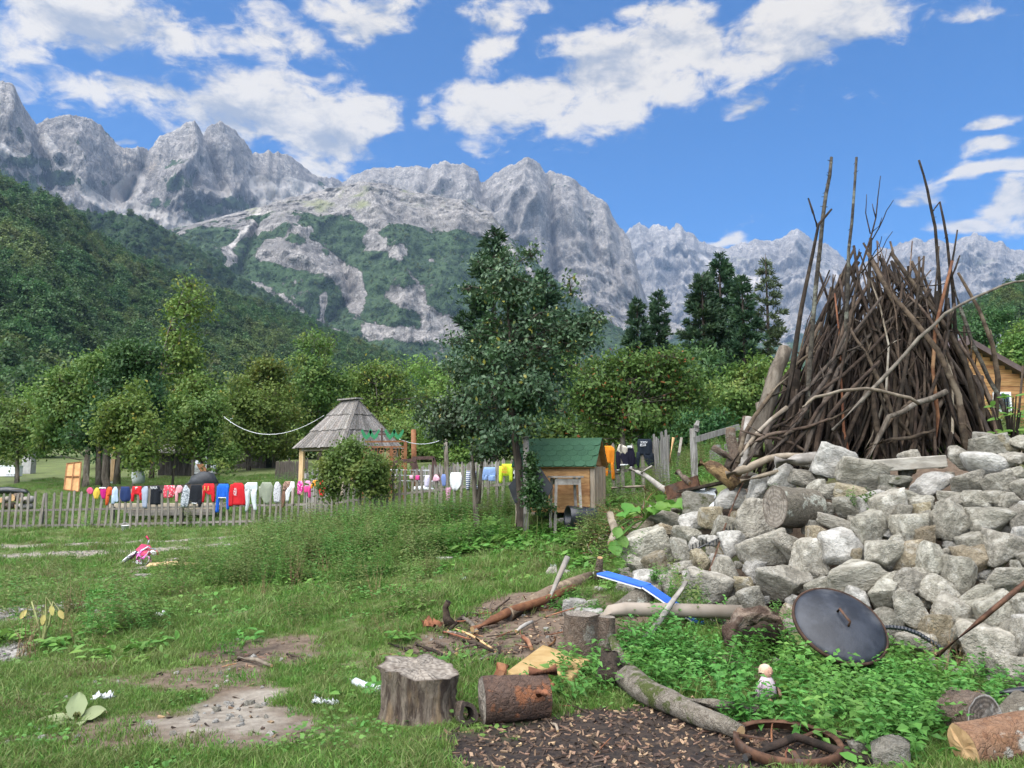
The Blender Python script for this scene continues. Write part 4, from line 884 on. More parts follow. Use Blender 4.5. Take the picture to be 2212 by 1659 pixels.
# smaller filling stones, deeper in the joints, and the part of the wall past the picture edge
TOPL = [(1335, 1195), (1400, 1140), (1500, 1075), (1640, 1020), (1760, 990), (1900, 1000), (2060, 985), (2120, 960), (2212, 945), (2420, 940)]
BOTL = [(1335, 1262), (1480, 1318), (1640, 1365), (1750, 1425), (1900, 1440), (2100, 1470), (2212, 1490), (2420, 1500)]
placed = [(c5(x, y), (w + h) * S5 / 4) for (x, y, w, h, _) in SLIST]
nfill = 0
for _ in range(5000):
    if nfill >= 150: break
    u = srs.uniform(1340, 2300); a, b = interp(TOPL, u), interp(BOTL, u); v = srs.uniform(a, b); sz = srs.uniform(20, 44)
    big = u > 2215
    if big: sz *= 1.7
    if all(math.hypot(u - q[0][0], v - q[0][1]) > (q[1] + sz * .5) * .62 for q in placed):
        placed.append(((u, v), sz * .5)); stone(u, v, sz * srs.uniform(.9, 1.3), sz * srs.uniform(.7, 1.1), None, deep=.15 if not big else 0); nfill += 1
# ================================================================ brushwood stack
M_STICK = mat('weathered_stick_bark', [(.028, .019, .013), (.078, .055, .037), (.110, .086, .062)], 9, (1, 1, 1), .9, .8, .012, 40, vary=.35)
M_STICKD = mat('dark_stick_bark', [(.011, .008, .005), (.038, .026, .018), (.062, .045, .031)], 9, (1, 1, 1), .9, .8, .012, 40, vary=.4)  # darker tone of the stick bark, also on the inner sticks
M_STICKL = mat('pale_debarked_stick', [(.13, .105, .075), (.24, .20, .145), (.29, .26, .21)], 7, (1, 1, 1), .8, .5, .008, 40, vary=.2)
M_LICHEN = mat('lichen_covered_branch', [(.028, .024, .020), (.075, .066, .050), (.16, .165, .13)], 14, (1, 1, 1), .95, 1.0, .03, 40, vary=.15)
M_CUT = mat('fresh_cut_wood', [(.36, .22, .10), (.48, .32, .16)], 10, (1, 1, 1), .8, .3, .004, vary=.2)
M_REDBARK = mat('reddish_peeled_bark', [(.10, .038, .020), (.20, .085, .040), (.30, .17, .09)], 6, (1, 1, 1), .85, .7, .012, 30, vary=.2)
TY = 10.35
tcn = P(1890, 1000, TY); tcn.z = h1(tcn.x, TY)
stack = thing('brushwood_stack', 'tall cone of stacked branches and poles standing behind the stone wall', 'brushwood stack', tcn)
rs = np.random.RandomState(5)
def bent(a, b, k, amp, rs, seg=6):
    a, b = np.array(a), np.array(b); L = np.linalg.norm(b - a); o1 = rs.normal(size=3) * amp * L; o2 = rs.normal(size=3) * amp * .5 * L
    return [a + (b - a) * s + o1 * math.sin(math.pi * s) + o2 * math.sin(2 * math.pi * s) + rs.normal(size=3) * .006 * L for s in np.linspace(0, 1, seg)]
def stick(a, b, r0, r1, mt, rs, amp=.03, twig=0, seg=6, sides=6, label=None, name='stick', parent=stack):
    mb = MB(); pts = bent(a, b, 0, amp, rs, seg)
    mb.tube(pts, [r0 + (r1 - r0) * s for s in np.linspace(0, 1, seg)], sides, True, .10, rnd=random)
    for _ in range(twig):
        i = rs.randint(seg // 2, seg - 1); p = np.array(pts[i]); d = np.array(b) - np.array(a); d /= np.linalg.norm(d); d = d + rs.normal(size=3) * .6; ln = rs.uniform(.06, .35)
        mb.tube([p, p + d * ln * .5, p + d * ln + rs.normal(size=3) * .02], [r1 * .8, r1 * .6, r1 * .35], 4, True)
    return mb.build(name, mt, parent, True, label)
random.seed(3)
RX, RYY = 1.55, 1.10
for i in range(245):
    th = rs.uniform(0, 2 * math.pi)
    if rs.uniform() < .45: th = rs.uniform(math.pi * .95, math.pi * 2.05)
    rad = rs.uniform(.62, 1.06)
    bx, by = tcn.x + RX * rad * math.cos(th), TY + RYY * rad * math.sin(th)
    bz = h1(bx, by)
    ap = P(rs.normal(1890, 70), 600, TY); tz = tcn.z + 1.2 + 1.9 * rs.uniform() ** 1.15 * (1 - .18 * abs(math.cos(th))) 
    full = tcn.z + 2.75
    f = (tz - bz) / (full - bz) * (1.0 - .05 * rs.uniform())
    lean = rs.normal(.45, .18) if (math.sin(th) < 0 and math.cos(th) < .3) else rs.normal(.0, .1)
    tx = bx + (ap.x + lean - bx) * f * .80; ty = by + (TY - by) * f * .92
    r0 = rs.choice([.014, .020, .027, .034, .046], p=[.2, .28, .27, .16, .09])
    mt = [M_STICKD, M_STICK, M_STICKL, M_REDBARK][rs.choice(4, p=[.68, .29, .025, .005])]
    stick((bx, by, bz - .05), (tx, ty, tz), r0, r0 * rs.uniform(.4, .8), mt, rs, .042, twig=rs.randint(0, 4))
core = MB(); rc_ = np.random.RandomState(15)          # the packed inner sticks nobody could count
for i in range(420):
    th = rc_.uniform(0, 6.28); rad = rc_.uniform(.25, .98) ; bx, by = tcn.x + RX * rad * math.cos(th), TY + RYY * rad * math.sin(th)
    if math.cos(th) < -.3: bx -= .12
    hgt_ = rc_.uniform(.6, 2.55) * (1 - .26 * rad); f = hgt_ / 2.75
    a_ = (bx, by, h1(bx, by) - .05); b_ = (bx + (tcn.x + .15 - bx) * f * .8 + rc_.normal() * .08, by + (TY - by) * f * .8, tcn.z + hgt_); r_ = rc_.uniform(.010, .028)
    core.tube(bent(a_, b_, 0, .045, rc_, 5), [r_, r_ * .95, r_ * .85, r_ * .75, r_ * .6], 5, True)
core.build('inner_sticks', M_STICKD, stack, True, kind='stuff')
def pstick(path, Y0, Y1, r0, r1, mt, label, sides=7, knobs=0, name='pole'):
    pts = [P(u, v, Y0 + (Y1 - Y0) * i / (len(path) - 1)) for i, (u, v) in enumerate(path)]
    fine = []
    for a, b in zip(pts[:-1], pts[1:]): fine += [a, a + (b - a) * .5 + Vector(rs.normal(size=3) * .012)]
    fine.append(pts[-1]); mb = MB()
    mb.tube(fine, [r0 + (r1 - r0) * i / (len(fine) - 1) for i in range(len(fine))], sides, True, .12)
    for _ in range(knobs):
        i = rs.randint(0, len(fine) - 1); p = fine[i] + (fine[i + 1] - fine[i]) * rs.uniform(); d = Vector(rs.normal(size=3)); d.normalize()
        mb.tube([p, p + d * (r1 + .03)], [r1 * .5, r1 * .25], 4)
    return mb.build(name, mt, stack, True, label)
pstick([(1742, 905), (1756, 700), (1772, 530), (1784, 420), (1796, 340)], 9.6, 10.2, .032, .022, M_LICHEN, 'tall lichen-crusted pole, left one of the tallest pair', knobs=26)
pstick([(1822, 800), (1832, 600), (1840, 480), (1850, 340)], 9.9, 10.3, .028, .016, M_LICHEN, 'tall straight pole right of the lichen-crusted one', knobs=16)
pstick([(1698, 880), (1722, 720), (1740, 620), (1768, 485), (1796, 452)], 9.5, 9.9, .036, .014, M_STICKD, 'forked dark pole at the left of the stack')
pstick([(1766, 490), (1746, 428)], 9.85, 9.9, .018, .01, M_STICKD, None)
pstick([(1790, 950), (1846, 640), (1872, 540), (1892, 470), (1902, 380)], 9.4, 9.7, .020, .005, M_STICKD, 'thin twiggy branch fanning out at the stack top')
for a in ([(1872, 540), (1900, 490), (1915, 455), (1930, 432)], [(1880, 505), (1870, 460), (1872, 420)], [(1860, 590), (1905, 540), (1928, 500)], [(1885, 500), (1905, 470)], [(1850, 620), (1880, 560), (1900, 530), (1905, 510)], [(1892, 470), (1884, 440)]): pstick(a, 9.6, 9.65, .009, .004, M_STICKD, None, 5, name='twig')
pstick([(2040, 860), (2036, 720), (2030, 620), (2020, 490), (2003, 410), (1985, 346)], 10.2, 10.6, .034, .014, M_STICKD, 'tall crooked pole at the right of the stack', knobs=6)
pstick([(2016, 455), (2030, 436)], 10.5, 10.5, .012, .008, M_STICKD, None, name='twig')
pstick([(2072, 900), (2064, 740), (2058, 620), (2046, 520), (2030, 436)], 10.1, 10.4, .034, .014, M_STICKD, 'second crooked pole at the right of the stack', knobs=8)
pstick([(2040, 680), (2052, 590), (2068, 497)], 10.1, 10.3, .022, .010, M_STICKD, None); pstick([(2055, 600), (2073, 552)], 10.1, 10.2, .016, .009, M_STICKD, None)
pstick([(1800, 930), (1917, 807), (1985, 730), (2042, 677), (2111, 640), (2167, 616), (2212, 607), (2270, 612)], 9.1, 9.0, .026, .010, mat('grey_long_branch', [(.075, .062, .048), (.165, .145, .115)], 9, bstr=.6, vary=.05), 'long pale branch reaching out of the stack to the right')
pstick([(1735, 880), (1760, 858), (1815, 844), (1871, 839), (1936, 853), (1985, 872)], 9.05, 9.0, .018, .02, M_STICKL, 'curved pale branch lying across the stack front')
pstick([(2061, 626), (2089, 705), (2121, 784), (2160, 860), (2190, 940)], 10.0, 9.6, .020, .03, M_LICHEN, 'lichen-spotted pole leaning to the right')
pstick([(1632, 985), (1652, 890), (1678, 800), (1695, 752)], 9.7, 9.9, .105, .085, M_BARK, 'thick short trunk at the left of the stack', 10, name='trunk_log')
pstick([(1700, 985), (1712, 880), (1720, 800)], 9.8, 10.0, .075, .06, M_STICKD, None, 8, name='trunk_log')
pstick([(2118, 985), (2112, 900), (2108, 812)], 9.9, 10.0, .10, .085, M_BARK_D, 'thick stub at the right of the stack', 9, name='trunk_log')
pstick([(2060, 985), (2040, 900)], 9.4, 9.7, .05, .05, M_STICK, None, 8, name='trunk_log'); pstick([(1668, 990), (1640, 870)], 9.9, 10.1, .06, .05, M_BARK, None, 8, name='trunk_log')
pstick([(1600, 985), (1636, 935), (1700, 880)], 9.3, 9.4, .024, .028, M_STICKL, 'debarked grey pole low at the left of the stack'); pstick([(1700, 985), (1745, 925), (1800, 850)], 9.2, 9.4, .03, .02, M_STICK, None); pstick([(1830, 985), (1790, 900), (1900, 780)], 9.2, 9.3, .03, .02, M_STICK, None); pstick([(1875, 985), (1930, 900), (2000, 845)], 9.2, 9.6, .03, .02, M_STICK, None)
pstick([(1960, 985), (1990, 935), (2040, 860)], 9.3, 9.6, .035, .03, M_STICK, None); pstick([(1872, 995), (1920, 900), (1980, 870), (2045, 845)], 9.1, 9.2, .03, .035, M_BARK, None)
rs = np.random.RandomState(44)          # crossing and fallen branches around the foot of the stack
for (a, b, Ya, Yb, r) in [((1590, 1000), (1760, 760), 9.3, 9.8, .032), ((1610, 1005), (1830, 720), 9.2, 9.7, .036), ((1575, 1012), (1720, 840), 9.35, 9.7, .028), ((1640, 1000), (1905, 640), 9.2, 9.9, .034), ((1680, 1000), (1960, 610), 9.15, 9.9, .03), ((1730, 1000), (1990, 640), 9.15, 9.9, .034), ((2010, 1000), (1830, 700), 9.3, 9.9, .03), ((2100, 985), (1960, 640), 9.5, 10.0, .03), ((2150, 975), (2010, 700), 9.6, 10.1, .034),
                          ((1620, 960), (1790, 905), 9.2, 9.2, .026), ((1760, 985), (1600, 930), 9.2, 9.4, .024), ((1690, 945), (1840, 880), 9.1, 9.2, .022), ((2020, 930), (1880, 960), 9.2, 9.2, .028)]:
    stick(tuple(P(*a, Ya)), tuple(P(*b, Yb)), r, r * .55, M_STICK if r < .033 else M_BARK_D, rs, .05, 4, 9, 7, name='crossing_branch')
# ================================================================ fences
M_PICK = mat('weathered_grey_picket', [(.13, .115, .095), (.22, .20, .17), (.17, .145, .11)], 8, (4, 4, .5), .9, .5, .006, vary=.22)
M_PALE = mat('silver_old_paling', [(.15, .14, .125), (.27, .26, .24), (.20, .185, .16)], 8, (4, 4, .5), .9, .5, .006, vary=.25)
def polyline_walk(pts, step):
    out = []; acc_ = 0.0
    for a, b in zip(pts[:-1], pts[1:]):
        d = b - a; L = d.length; s = acc_
        while s < L: out.append((a + d * (s / L), d.normalized())); s += step
        acc_ = s - L
    return out
def fence(name, label, path, step, h, w, th, rails, post_step, pm, seed, point=True, jit=.05, skip=lambda i: False, postw=.1, posth=.62, tilt=.03):
    rs = np.random.RandomState(seed); pts = [Vector((p.x, p.y, 0)) for p in path]
    root = thing(name, label, 'fence', path[0])
    shapes = []
    for k in range(5):
        hh = h * rs.uniform(1 - jit, 1 + jit); ww = w * rs.uniform(.85, 1.15); mb = MB(); tip = hh
        o_ = [(-ww / 2, -.12), (ww / 2, -.12), (ww / 2 * .96, hh - (.06 if point else .0)), (rs.uniform(-.01, .01), hh), (-ww / 2 * .96, hh - (.06 if point else .015))]
        mb.prism(o_, (0, 0, 0), (1, 0, 0), (0, 0, 1), (0, 1, 0), th); me = mesh_np('picket', np.array(mb.v), mb.f); me.materials.append(pm); shapes.append(me)
    W = polyline_walk(pts, step)
    for i, (p, d) in enumerate(W):
        if skip(i): continue
        o = bpy.data.objects.new('picket', shapes[rs.randint(5)]); COL.objects.link(o); o.parent = root
        nrm_ = Vector((d.y, -d.x, 0)); q = p + nrm_ * .03; q.z = h1(p.x, p.y)
        o.location = q - root.location; o.rotation_euler = (rs.normal() * tilt * .6, rs.normal() * tilt, math.atan2(d.y, d.x))
    for a, b in zip(pts[:-1], pts[1:]):
        za, zb = h1(a.x, a.y), h1(b.x, b.y)
        for r in rails:
            MB().beam((a.x, a.y, za + r), (b.x, b.y, zb + r + rs.uniform(-.01, .01)), .03, .06).build('rail', pm, root)
    for (p, d) in polyline_walk(pts, post_step):
        z = h1(p.x, p.y); q = p + Vector((-d.y, d.x, 0)) * .07
        MB().box((q.x, q.y, z + posth / 2 - .1), (postw, postw, posth + .2)).build('post', pm, root)
    return root
FP = [(-220, 1144), (0, 1142), (250, 1140), (550, 1135), (700, 1131), (850, 1118), (1000, 1107), (1090, 1098), (1200, 1090)]
FW_ = [P(u, v, Y) for (u, v), Y in zip(FP, (24.3, 24, 23.5, 22.5, 21.2, 19.6, 18.0, 17.2, 16.6))]
FW_ += [P(1330, 1078, 16.0), P(1428, 1068, 15.6)]
for p in FW_: p.z = h1(p.x, p.y)
fence('picket_fence', 'long weathered grey picket fence carrying the laundry', FW_, .215, 1.16, .085, .022, (.10, .56), 2.35, M_PICK, 21)
_fs = []
for a_, b_ in zip(FW_[:-1], FW_[1:]):
    for s in np.linspace(0, 1, 40)[:-1]:
        q = a_ + (b_ - a_) * s; _fs.append((float(proj(q.x, q.y, q.z)[0]), q.y, (b_ - a_).normalized()))
_fu, _fy = np.array([q[0] for q in _fs]), np.array([q[1] for q in _fs])
def fence_y_at(u): return float(np.interp(u, _fu, _fy))
def fence_pt(u):
    """point of the fence line seen in picture column u"""
    for a, b in zip(FW_[:-1], FW_[1:]):
        ua, ub = proj(a.x, a.y, a.z)[0], proj(b.x, b.y, b.z)[0]
        if ua <= u <= ub:
            s = (u - ua) / (ub - ua)
            for _ in range(4):
                q = a + (b - a) * s; s += (u - proj(q.x, q.y, q.z)[0]) / (ub - ua)
            q = a + (b - a) * s; d = (b - a).normalized(); return Vector((q.x, q.y, h1(q.x, q.y))), d
    return FW_[-1], Vector((1, 0, 0))
a, b = P(1422, 1062, 15.5), P(1446, 1052, 14.6)
fence('board_gate', 'bundle of tall grey boards at the right end of the picket fence', [Vector((a.x, a.y, h1(a.x, a.y))), Vector((b.x, b.y, h1(b.x, b.y)))], .075, 1.12, .085, .03, (.3,), 5.0, M_PALE, 23, False, .10, tilt=.05)
a, b = P(1500, 1046, 13.2), P(1600, 1020, 13.6)
gz = h1(a.x, a.y)
gt = thing('gate_post_and_rail', 'split grey gate post with one rail left of the brushwood stack', 'fence', (a.x, a.y, gz))
MB().tube([(a.x, a.y, gz - .1), (a.x + .01, a.y, gz + .5), (a.x, a.y, gz + 1.0)], [.062, .06, .055], 7, True, .12).build('post', M_PALE, gt)
MB().tube([(a.x + .04, a.y, gz + .95), (a.x + .06, a.y, gz + 1.05), (a.x + .10, a.y + .02, gz + 1.13)], [.06, .05, .03], 6, True, .2).build('post_head', M_PALE, gt)
MB().beam((a.x, a.y - .05, gz + .80), (b.x, b.y, h1(b.x, b.y) + .80), .03, .10).build('rail', M_PALE, gt)
a2, b2 = P(1546, 1032, 15.2), P(1640, 1010, 15.6)
fence('paling_fence', 'short run of grey palings behind the gate rail', [Vector((a2.x, a2.y, h1(a2.x, a2.y))), Vector((b2.x, b2.y, h1(b2.x, b2.y)))], .115, .72, .10, .02, (.5,), 4.0, M_PALE, 24, False, .04)
a3, b3 = P(905, 1045, 26.5), P(1075, 1040, 24.5)
fence('paling_fence', 'old silver paling fence behind the swing frame', [Vector((a3.x, a3.y, h1(a3.x, a3.y))), Vector((b3.x, b3.y, h1(b3.x, b3.y)))], .095, .85, .075, .02, (.3, .7), 3.0, M_PALE, 25, True, .12, tilt=.05)
a4, b4 = P(596, 1030, 36), P(665, 1030, 34)
fence('paling_fence', 'dark paling fence left of the gazebo under the trees', [Vector((a4.x, a4.y, h1(a4.x, a4.y))), Vector((b4.x, b4.y, h1(b4.x, b4.y)))], .12, .95, .10, .02, (.4,), 3.0, mat('dark_paling', [(.06, .05, .04), (.12, .10, .085)], 8, (4, 4, .5)), 26, True, .1)
a5, b5 = P(660, 1062, 24.0), P(712, 1062, 23.4)
fence('paling_fence', 'rough upright palings at the foot of the gazebo', [Vector((a5.x, a5.y, h1(a5.x, a5.y))), Vector((b5.x, b5.y, h1(b5.x, b5.y)))], .10, 1.25, .08, .025, (.5,), 3.0, M_PALE, 27, True, .12, tilt=.06)
# ================================================================ playhouse with green scalloped roof
M_PINE = mat('honey_pine_boards', [(.30, .155, .062), (.42, .235, .10), (.24, .115, .045)], 4, (.6, 6, 6), .6, .25, .004, vary=.14)
M_POST = mat('grey_pine_posts', [(.26, .21, .15), (.36, .30, .23)], 5, (4, 4, .6), .8, .3, .004, vary=.1)
M_GREEN = mat('green_bitumen_shingle', [(.028, .075, .040), (.046, .105, .058)], 60, (1, 1, 1), .95, .4, .004, 160, vary=.10)
M_INNER = mat('dark_interior_boards', [(.05, .04, .03), (.08, .06, .045)], 6)
c0_ = P(1213, 1112, 13.9); c0_.z = h1(c0_.x, c0_.y)
ph = thing('playhouse', 'small pine playhouse with green scalloped roof', 'playhouse', c0_)
an = R(-17); ax, ay, az_ = Vector((math.cos(an), math.sin(an), 0)), Vector((-math.sin(an), math.cos(an), 0)), Vector((0, 0, 1))
Lh, Dh, z0, ze, zr = .66, .50, .14, .95, 1.40        # half length, half depth, floor, eave, ridge heights
def Q(x, y, z): return c0_ + ax * x + ay * y + az_ * z
def wall_boards(p0, p1, zlo, zhi, k, nrm_, top=None):
    for i in range(k):
        za, zb = zlo + (zhi - zlo) * i / k, zlo + (zhi - zlo) * (i + 1) / k
        x0, x1 = p0, p1
        MB().beam(x0 + az_ * ((za + zb) / 2) + nrm_ * (.004 * (i % 2)), x1 + az_ * ((za + zb) / 2) + nrm_ * (.004 * (i % 2)), .028, (zb - za) * .965).build('board', M_PINE, ph)
wall_boards(Q(-Lh, -Dh, 0), Q(Lh - .04, -Dh, 0), z0, ze, 8, -ay); wall_boards(Q(-Lh, Dh, 0), Q(Lh, Dh, 0), z0, ze, 8, ay)
wall_boards(Q(-Lh, -Dh, 0), Q(-Lh, Dh, 0), z0, ze, 8, -ax)
for i in range(8):        # right end: boards either side of the doorway
    za, zb = z0 + (ze - z0) * i / 8, z0 + (ze - z0) * (i + 1) / 8
    MB().beam(Q(Lh, .22, (za + zb) / 2), Q(Lh, Dh, (za + zb) / 2), .028, (zb - za) * .965).build('board', M_PINE, ph)
for i in range(6):        # gable boards
    za, zb = ze + (zr - ze) * i / 6, ze + (zr - ze) * (i + 1) / 6; hw = (Dh + .06) * (1 - (i + .5) / 6)
    for sx in (-1, 1): MB().beam(Q(sx * (Lh - .03), -hw, (za + zb) / 2), Q(sx * (Lh - .03), hw, (za + zb) / 2), .026, (zb - za) * .96).build('board', M_PINE, ph)
MB().box(Q(0, 0, z0 + .02), (2 * Lh - .06, 2 * Dh - .06, .04), ax, ay, az_).build('floor', M_INNER, ph)
for (x, y) in ((Lh, -Dh), (Lh, -.22 + .02), (Lh, .22), (Lh, Dh), (-Lh, -Dh), (-Lh, Dh)):
    MB().box(Q(x + (.012 if x > 0 else 0), y, (ze - .02) / 2 - .05), (.075, .075, ze + .08), ax, ay, az_).build('post', M_POST, ph)
for sy in (-1, 1):        # roof decks
    e, r_ = Q(0, sy * (Dh + .10), ze - .045), Q(0, 0, zr); sl_ = (r_ - e); nn = ax.cross(sl_).normalized() * (1 if sy < 0 else -1)
    if nn.z < 0: nn = -nn
    MB().box((e + r_) / 2 + nn * .012, (2 * Lh + .16, sl_.length, .024), ax, sl_.normalized(), nn).build('roof_deck', M_PINE, ph)
    sd_ = sl_.normalized()
    MB().box(e + (r_ - e) * .9 + nn * .034, (2 * Lh + .18, sl_.length * .24, .012), ax, sd_, nn).build('roof_strip', M_GREEN, ph)
    MB().box((e + r_) / 2 + nn * .0275, (2 * Lh + .18, sl_.length * 1.02, .006), ax, sd_, nn).build('roof_felt', M_GREEN, ph)
    if sy < 0:
        tw = (2 * Lh + .18) / 8; tl = sl_.length / 5.3
        sc_ = [(-tw * .49, tl * .75), (tw * .49, tl * .75)] + [(tw * .49 * math.cos(a_), -tl * .15 + tl * .42 * math.sin(a_)) for a_ in np.linspace(0, -math.pi, 9)]
        mb = MB().prism(sc_, (0, 0, 0), (1, 0, 0), (0, 1, 0), (0, 0, 1), .009); sme = mesh_np('shingle', np.array(mb.v), mb.f); sme.materials.append(M_GREEN)
        mtx = Matrix((ax, sd_, nn)).transposed()
        for r in range(5):
            for k in range(9 if r % 2 else 8):
                x = -Lh - .09 + tw * (k + (.5 if r % 2 == 0 else 0))
                if r % 2 and k in (0, 8): continue
                o = bpy.data.objects.new('shingle', sme); COL.objects.link(o); o.parent = ph
                p = Q(x, -(Dh + .10), ze - .045) + sd_ * (tl * (r + .42)) + nn * (.032 + .006 * (5 - r) * .2)
                tiltm = Matrix.Rotation(R(-2.0), 3, 'X'); o.location = p - ph.location; o.rotation_euler = (mtx @ tiltm).to_euler()
bevelw = None
# ================================================================ shingled gazebo
M_SHAKE = mat('silver_oak_shakes', [(.095, .085, .075), (.235, .22, .20), (.17, .14, .11)], 6, (5, 5, .5), .9, .8, .015, vary=.42)
M_FRESH = mat('fresh_spruce_boards', [(.42, .27, .13), (.54, .38, .21)], 5, (4, 4, .5), .75, .3, .004, vary=.15)
gc = P(751, 1075, 27.5); gc.z = h1(gc.x, gc.y)
gz_ = thing('gazebo', 'open garden gazebo with steep hipped roof of silver wooden shakes', 'gazebo', gc)
eav, rdg = P(751, 968, 27.5).z - gc.z, P(751, 866, 27.5).z - gc.z
s_ = 1.34; ga = R(-40); gX, gY = Vector((math.cos(ga), math.sin(ga), 0)), Vector((-math.sin(ga), math.cos(ga), 0))
crn = [gc + gX * (sx * s_) + gY * (sy * s_) for sx, sy in ((-1, -1), (1, -1), (1, 1), (-1, 1))]
rA, rB = gc - gX * .42 + az_ * rdg, gc + gX * .42 + az_ * rdg
rs = np.random.RandomState(31)
for f in range(4):
    a, b = crn[f] + az_ * eav, crn[(f + 1) % 4] + az_ * eav
    if f == 0: ta, tb = rA, rB
    elif f == 1: ta, tb = rB, rB
    elif f == 2: ta, tb = rB, rA
    else: ta, tb = rA, rA
    mid_dir = ((ta + tb) / 2 - (a + b) / 2).normalized(); nn = (b - a).cross(mid_dir).normalized()
    if nn.z < 0: nn = -nn
    MB().add([a - nn * .03, b - nn * .03, tb - nn * .03, ta - nn * .03] if (ta - tb).length > .01 else [a - nn * .03, b - nn * .03, ta - nn * .03], [[0, 1, 2, 3]] if (ta - tb).length > .01 else [[0, 1, 2]]).build('roof_deck', M_INNER, gz_)
    for tier in range(3):
        lo, hi = (0, .36, .70)[tier] - .03, (.40, .74, 1.0)[tier]; k = (15, 12, 9)[tier]
        for j in range(k):
            e0, e1 = j / k, (j + 1) / k; g = .004
            def pt(e, s): return (a + (b - a) * e) * (1 - s) + (ta + (tb - ta) * e) * s
            l0 = lo + rs.uniform(-.012, .012)
            c = [pt(e0 + g, l0), pt(e1 - g, l0), pt(e1 - g, hi), pt(e0 + g, hi)]; lift = nn * (.045 - .0 * tier + rs.uniform(0, .012)); base_l = nn * .008
            vs = [c[0] + base_l + nn * .035, c[1] + base_l + nn * .035, c[2] + base_l, c[3] + base_l]; tp = [q + nn * .022 + nn * rs.uniform(0, .008) for q in vs]
            MB().add(vs + tp, [(3, 2, 1, 0), (4, 5, 6, 7), (0, 1, 5, 4), (1, 2, 6, 5), (2, 3, 7, 6), (3, 0, 4, 7)]).build('shake', M_SHAKE, gz_)
for f in range(4):
    a = crn[f] + az_ * eav; t_ = (rA, rB, rB, rA)[f]; MB().beam(a + az_ * .03, t_ + az_ * .05, .14, .025).build('hip_board', M_SHAKE, gz_)
MB().beam(rA - gX * .12 + az_ * .06, rB + gX * .12 + az_ * .06, .32, .05).build('ridge_cap', M_SHAKE, gz_)
for f in range(4):
    a = gc + (crn[f] - gc) * .86; MB().box(a + az_ * (eav / 2), (.24, .08, eav), gX, gY, az_).build('post', M_FRESH if f in (0, 3) else M_POST, gz_)
a = gc + (crn[3] * .62 + crn[0] * .38 - gc) * .86; MB().box(a + az_ * (eav / 2), (.08, .24, eav), gX, gY, az_).build('post', M_POST, gz_)
for f in range(4): MB().beam(gc + (crn[f] - gc) * .86 + az_ * (eav - .06), gc + (crn[(f + 1) % 4] - gc) * .86 + az_ * (eav - .06), .08, .12).build('plate_beam', M_POST, gz_)
# ================================================================ things in the yard and in front of the wall
def ringmat(name, c1, c2, dark):
    m, t, n = mat_new(name); rr = n('ShaderNodeAttribute', attribute_name='rr').outputs['Fac']; ob = n('ShaderNodeTexCoord').outputs['Object']; dv = n('ShaderNodeAttribute', attribute_name='dirv').outputs['Vector']
    nz = n('ShaderNodeTexNoise', {'Vector': ob, 'Scale': 9.0, 'Detail': 5.0}).outputs[0]
    ring = mathn(n, 'SINE', mathn(n, 'ADD', mathn(n, 'MULTIPLY', rr, 34.0), mathn(n, 'MULTIPLY', nz, 12.0)))
    c = mixc(n, smooth(n, ring, -1.8, 2.4), c1, c2); c = mixc(n, smooth(n, nz, .52, .72), c, dark)
    ck = n('ShaderNodeTexNoise', {'Vector': dv, 'Scale': 5.0, 'Detail': 3.0, 'Roughness': .8}).outputs[0]; crack = smooth(n, mathn(n, 'ABSOLUTE', mathn(n, 'SUBTRACT', ck, .5)), .018, .0)
    c = mixc(n, mathn(n, 'MULTIPLY', crack, .85), c, (.035, .026, .02)); c = mixc(n, smooth(n, rr, .9, .99), c, dark)
    h = mathn(n, 'SUBTRACT', mathn(n, 'ADD', mathn(n, 'MULTIPLY', ring, .12), nz), crack)
    finish(t, n, c, .92, h, .7, .01); return m
def barkmat(name, cols, sc=16.0, patch=None, dist=.03):
    m, t, n = mat_new(name); ob = n('ShaderNodeTexCoord').outputs['Object']; oi = n('ShaderNodeObjectInfo').outputs['Random']
    w = n('ShaderNodeTexNoise', {'Vector': ob, 'Scale': 14.0, 'Detail': 5.0}).outputs[1]; v = n('ShaderNodeVectorMath', {0: ob, 1: n('ShaderNodeVectorMath', {0: w, 'Scale': .09}, operation='SCALE').outputs[0]}, operation='ADD').outputs[0]
    e = n('ShaderNodeTexVoronoi', {'Vector': v, 'Scale': sc * 2.2}, feature='DISTANCE_TO_EDGE').outputs[0]; cell = n('ShaderNodeTexVoronoi', {'Vector': v, 'Scale': sc * 2.2}).outputs[1]
    nz = n('ShaderNodeTexNoise', {'Vector': v, 'Scale': 22.0, 'Detail': 7.0, 'Roughness': .7}).outputs[0]; big = n('ShaderNodeTexNoise', {'Vector': ob, 'Scale': 4.5, 'Detail': 5.0, 'Roughness': .7}).outputs[0]
    c = mixc(n, smooth(n, nz, .32, .68), cols[0], cols[1]); c = mixc(n, mathn(n, 'MULTIPLY', n('ShaderNodeRGBToBW', {0: cell}).outputs[0], .5), c, cols[2])
    c = mixc(n, mathn(n, 'MULTIPLY', smooth(n, e, .10, .0), smooth(n, big, .45, .65, 0.0, .55)), c, tuple(q * .5 for q in cols[0]))
    if patch: c = mixc(n, smooth(n, big, .54, .62), c, patch)
    h = mathn(n, 'ADD', mathn(n, 'MULTIPLY', smooth(n, e, 0.0, .2), .22), nz); finish(t, n, c, .95, h, 1.0, dist); return m
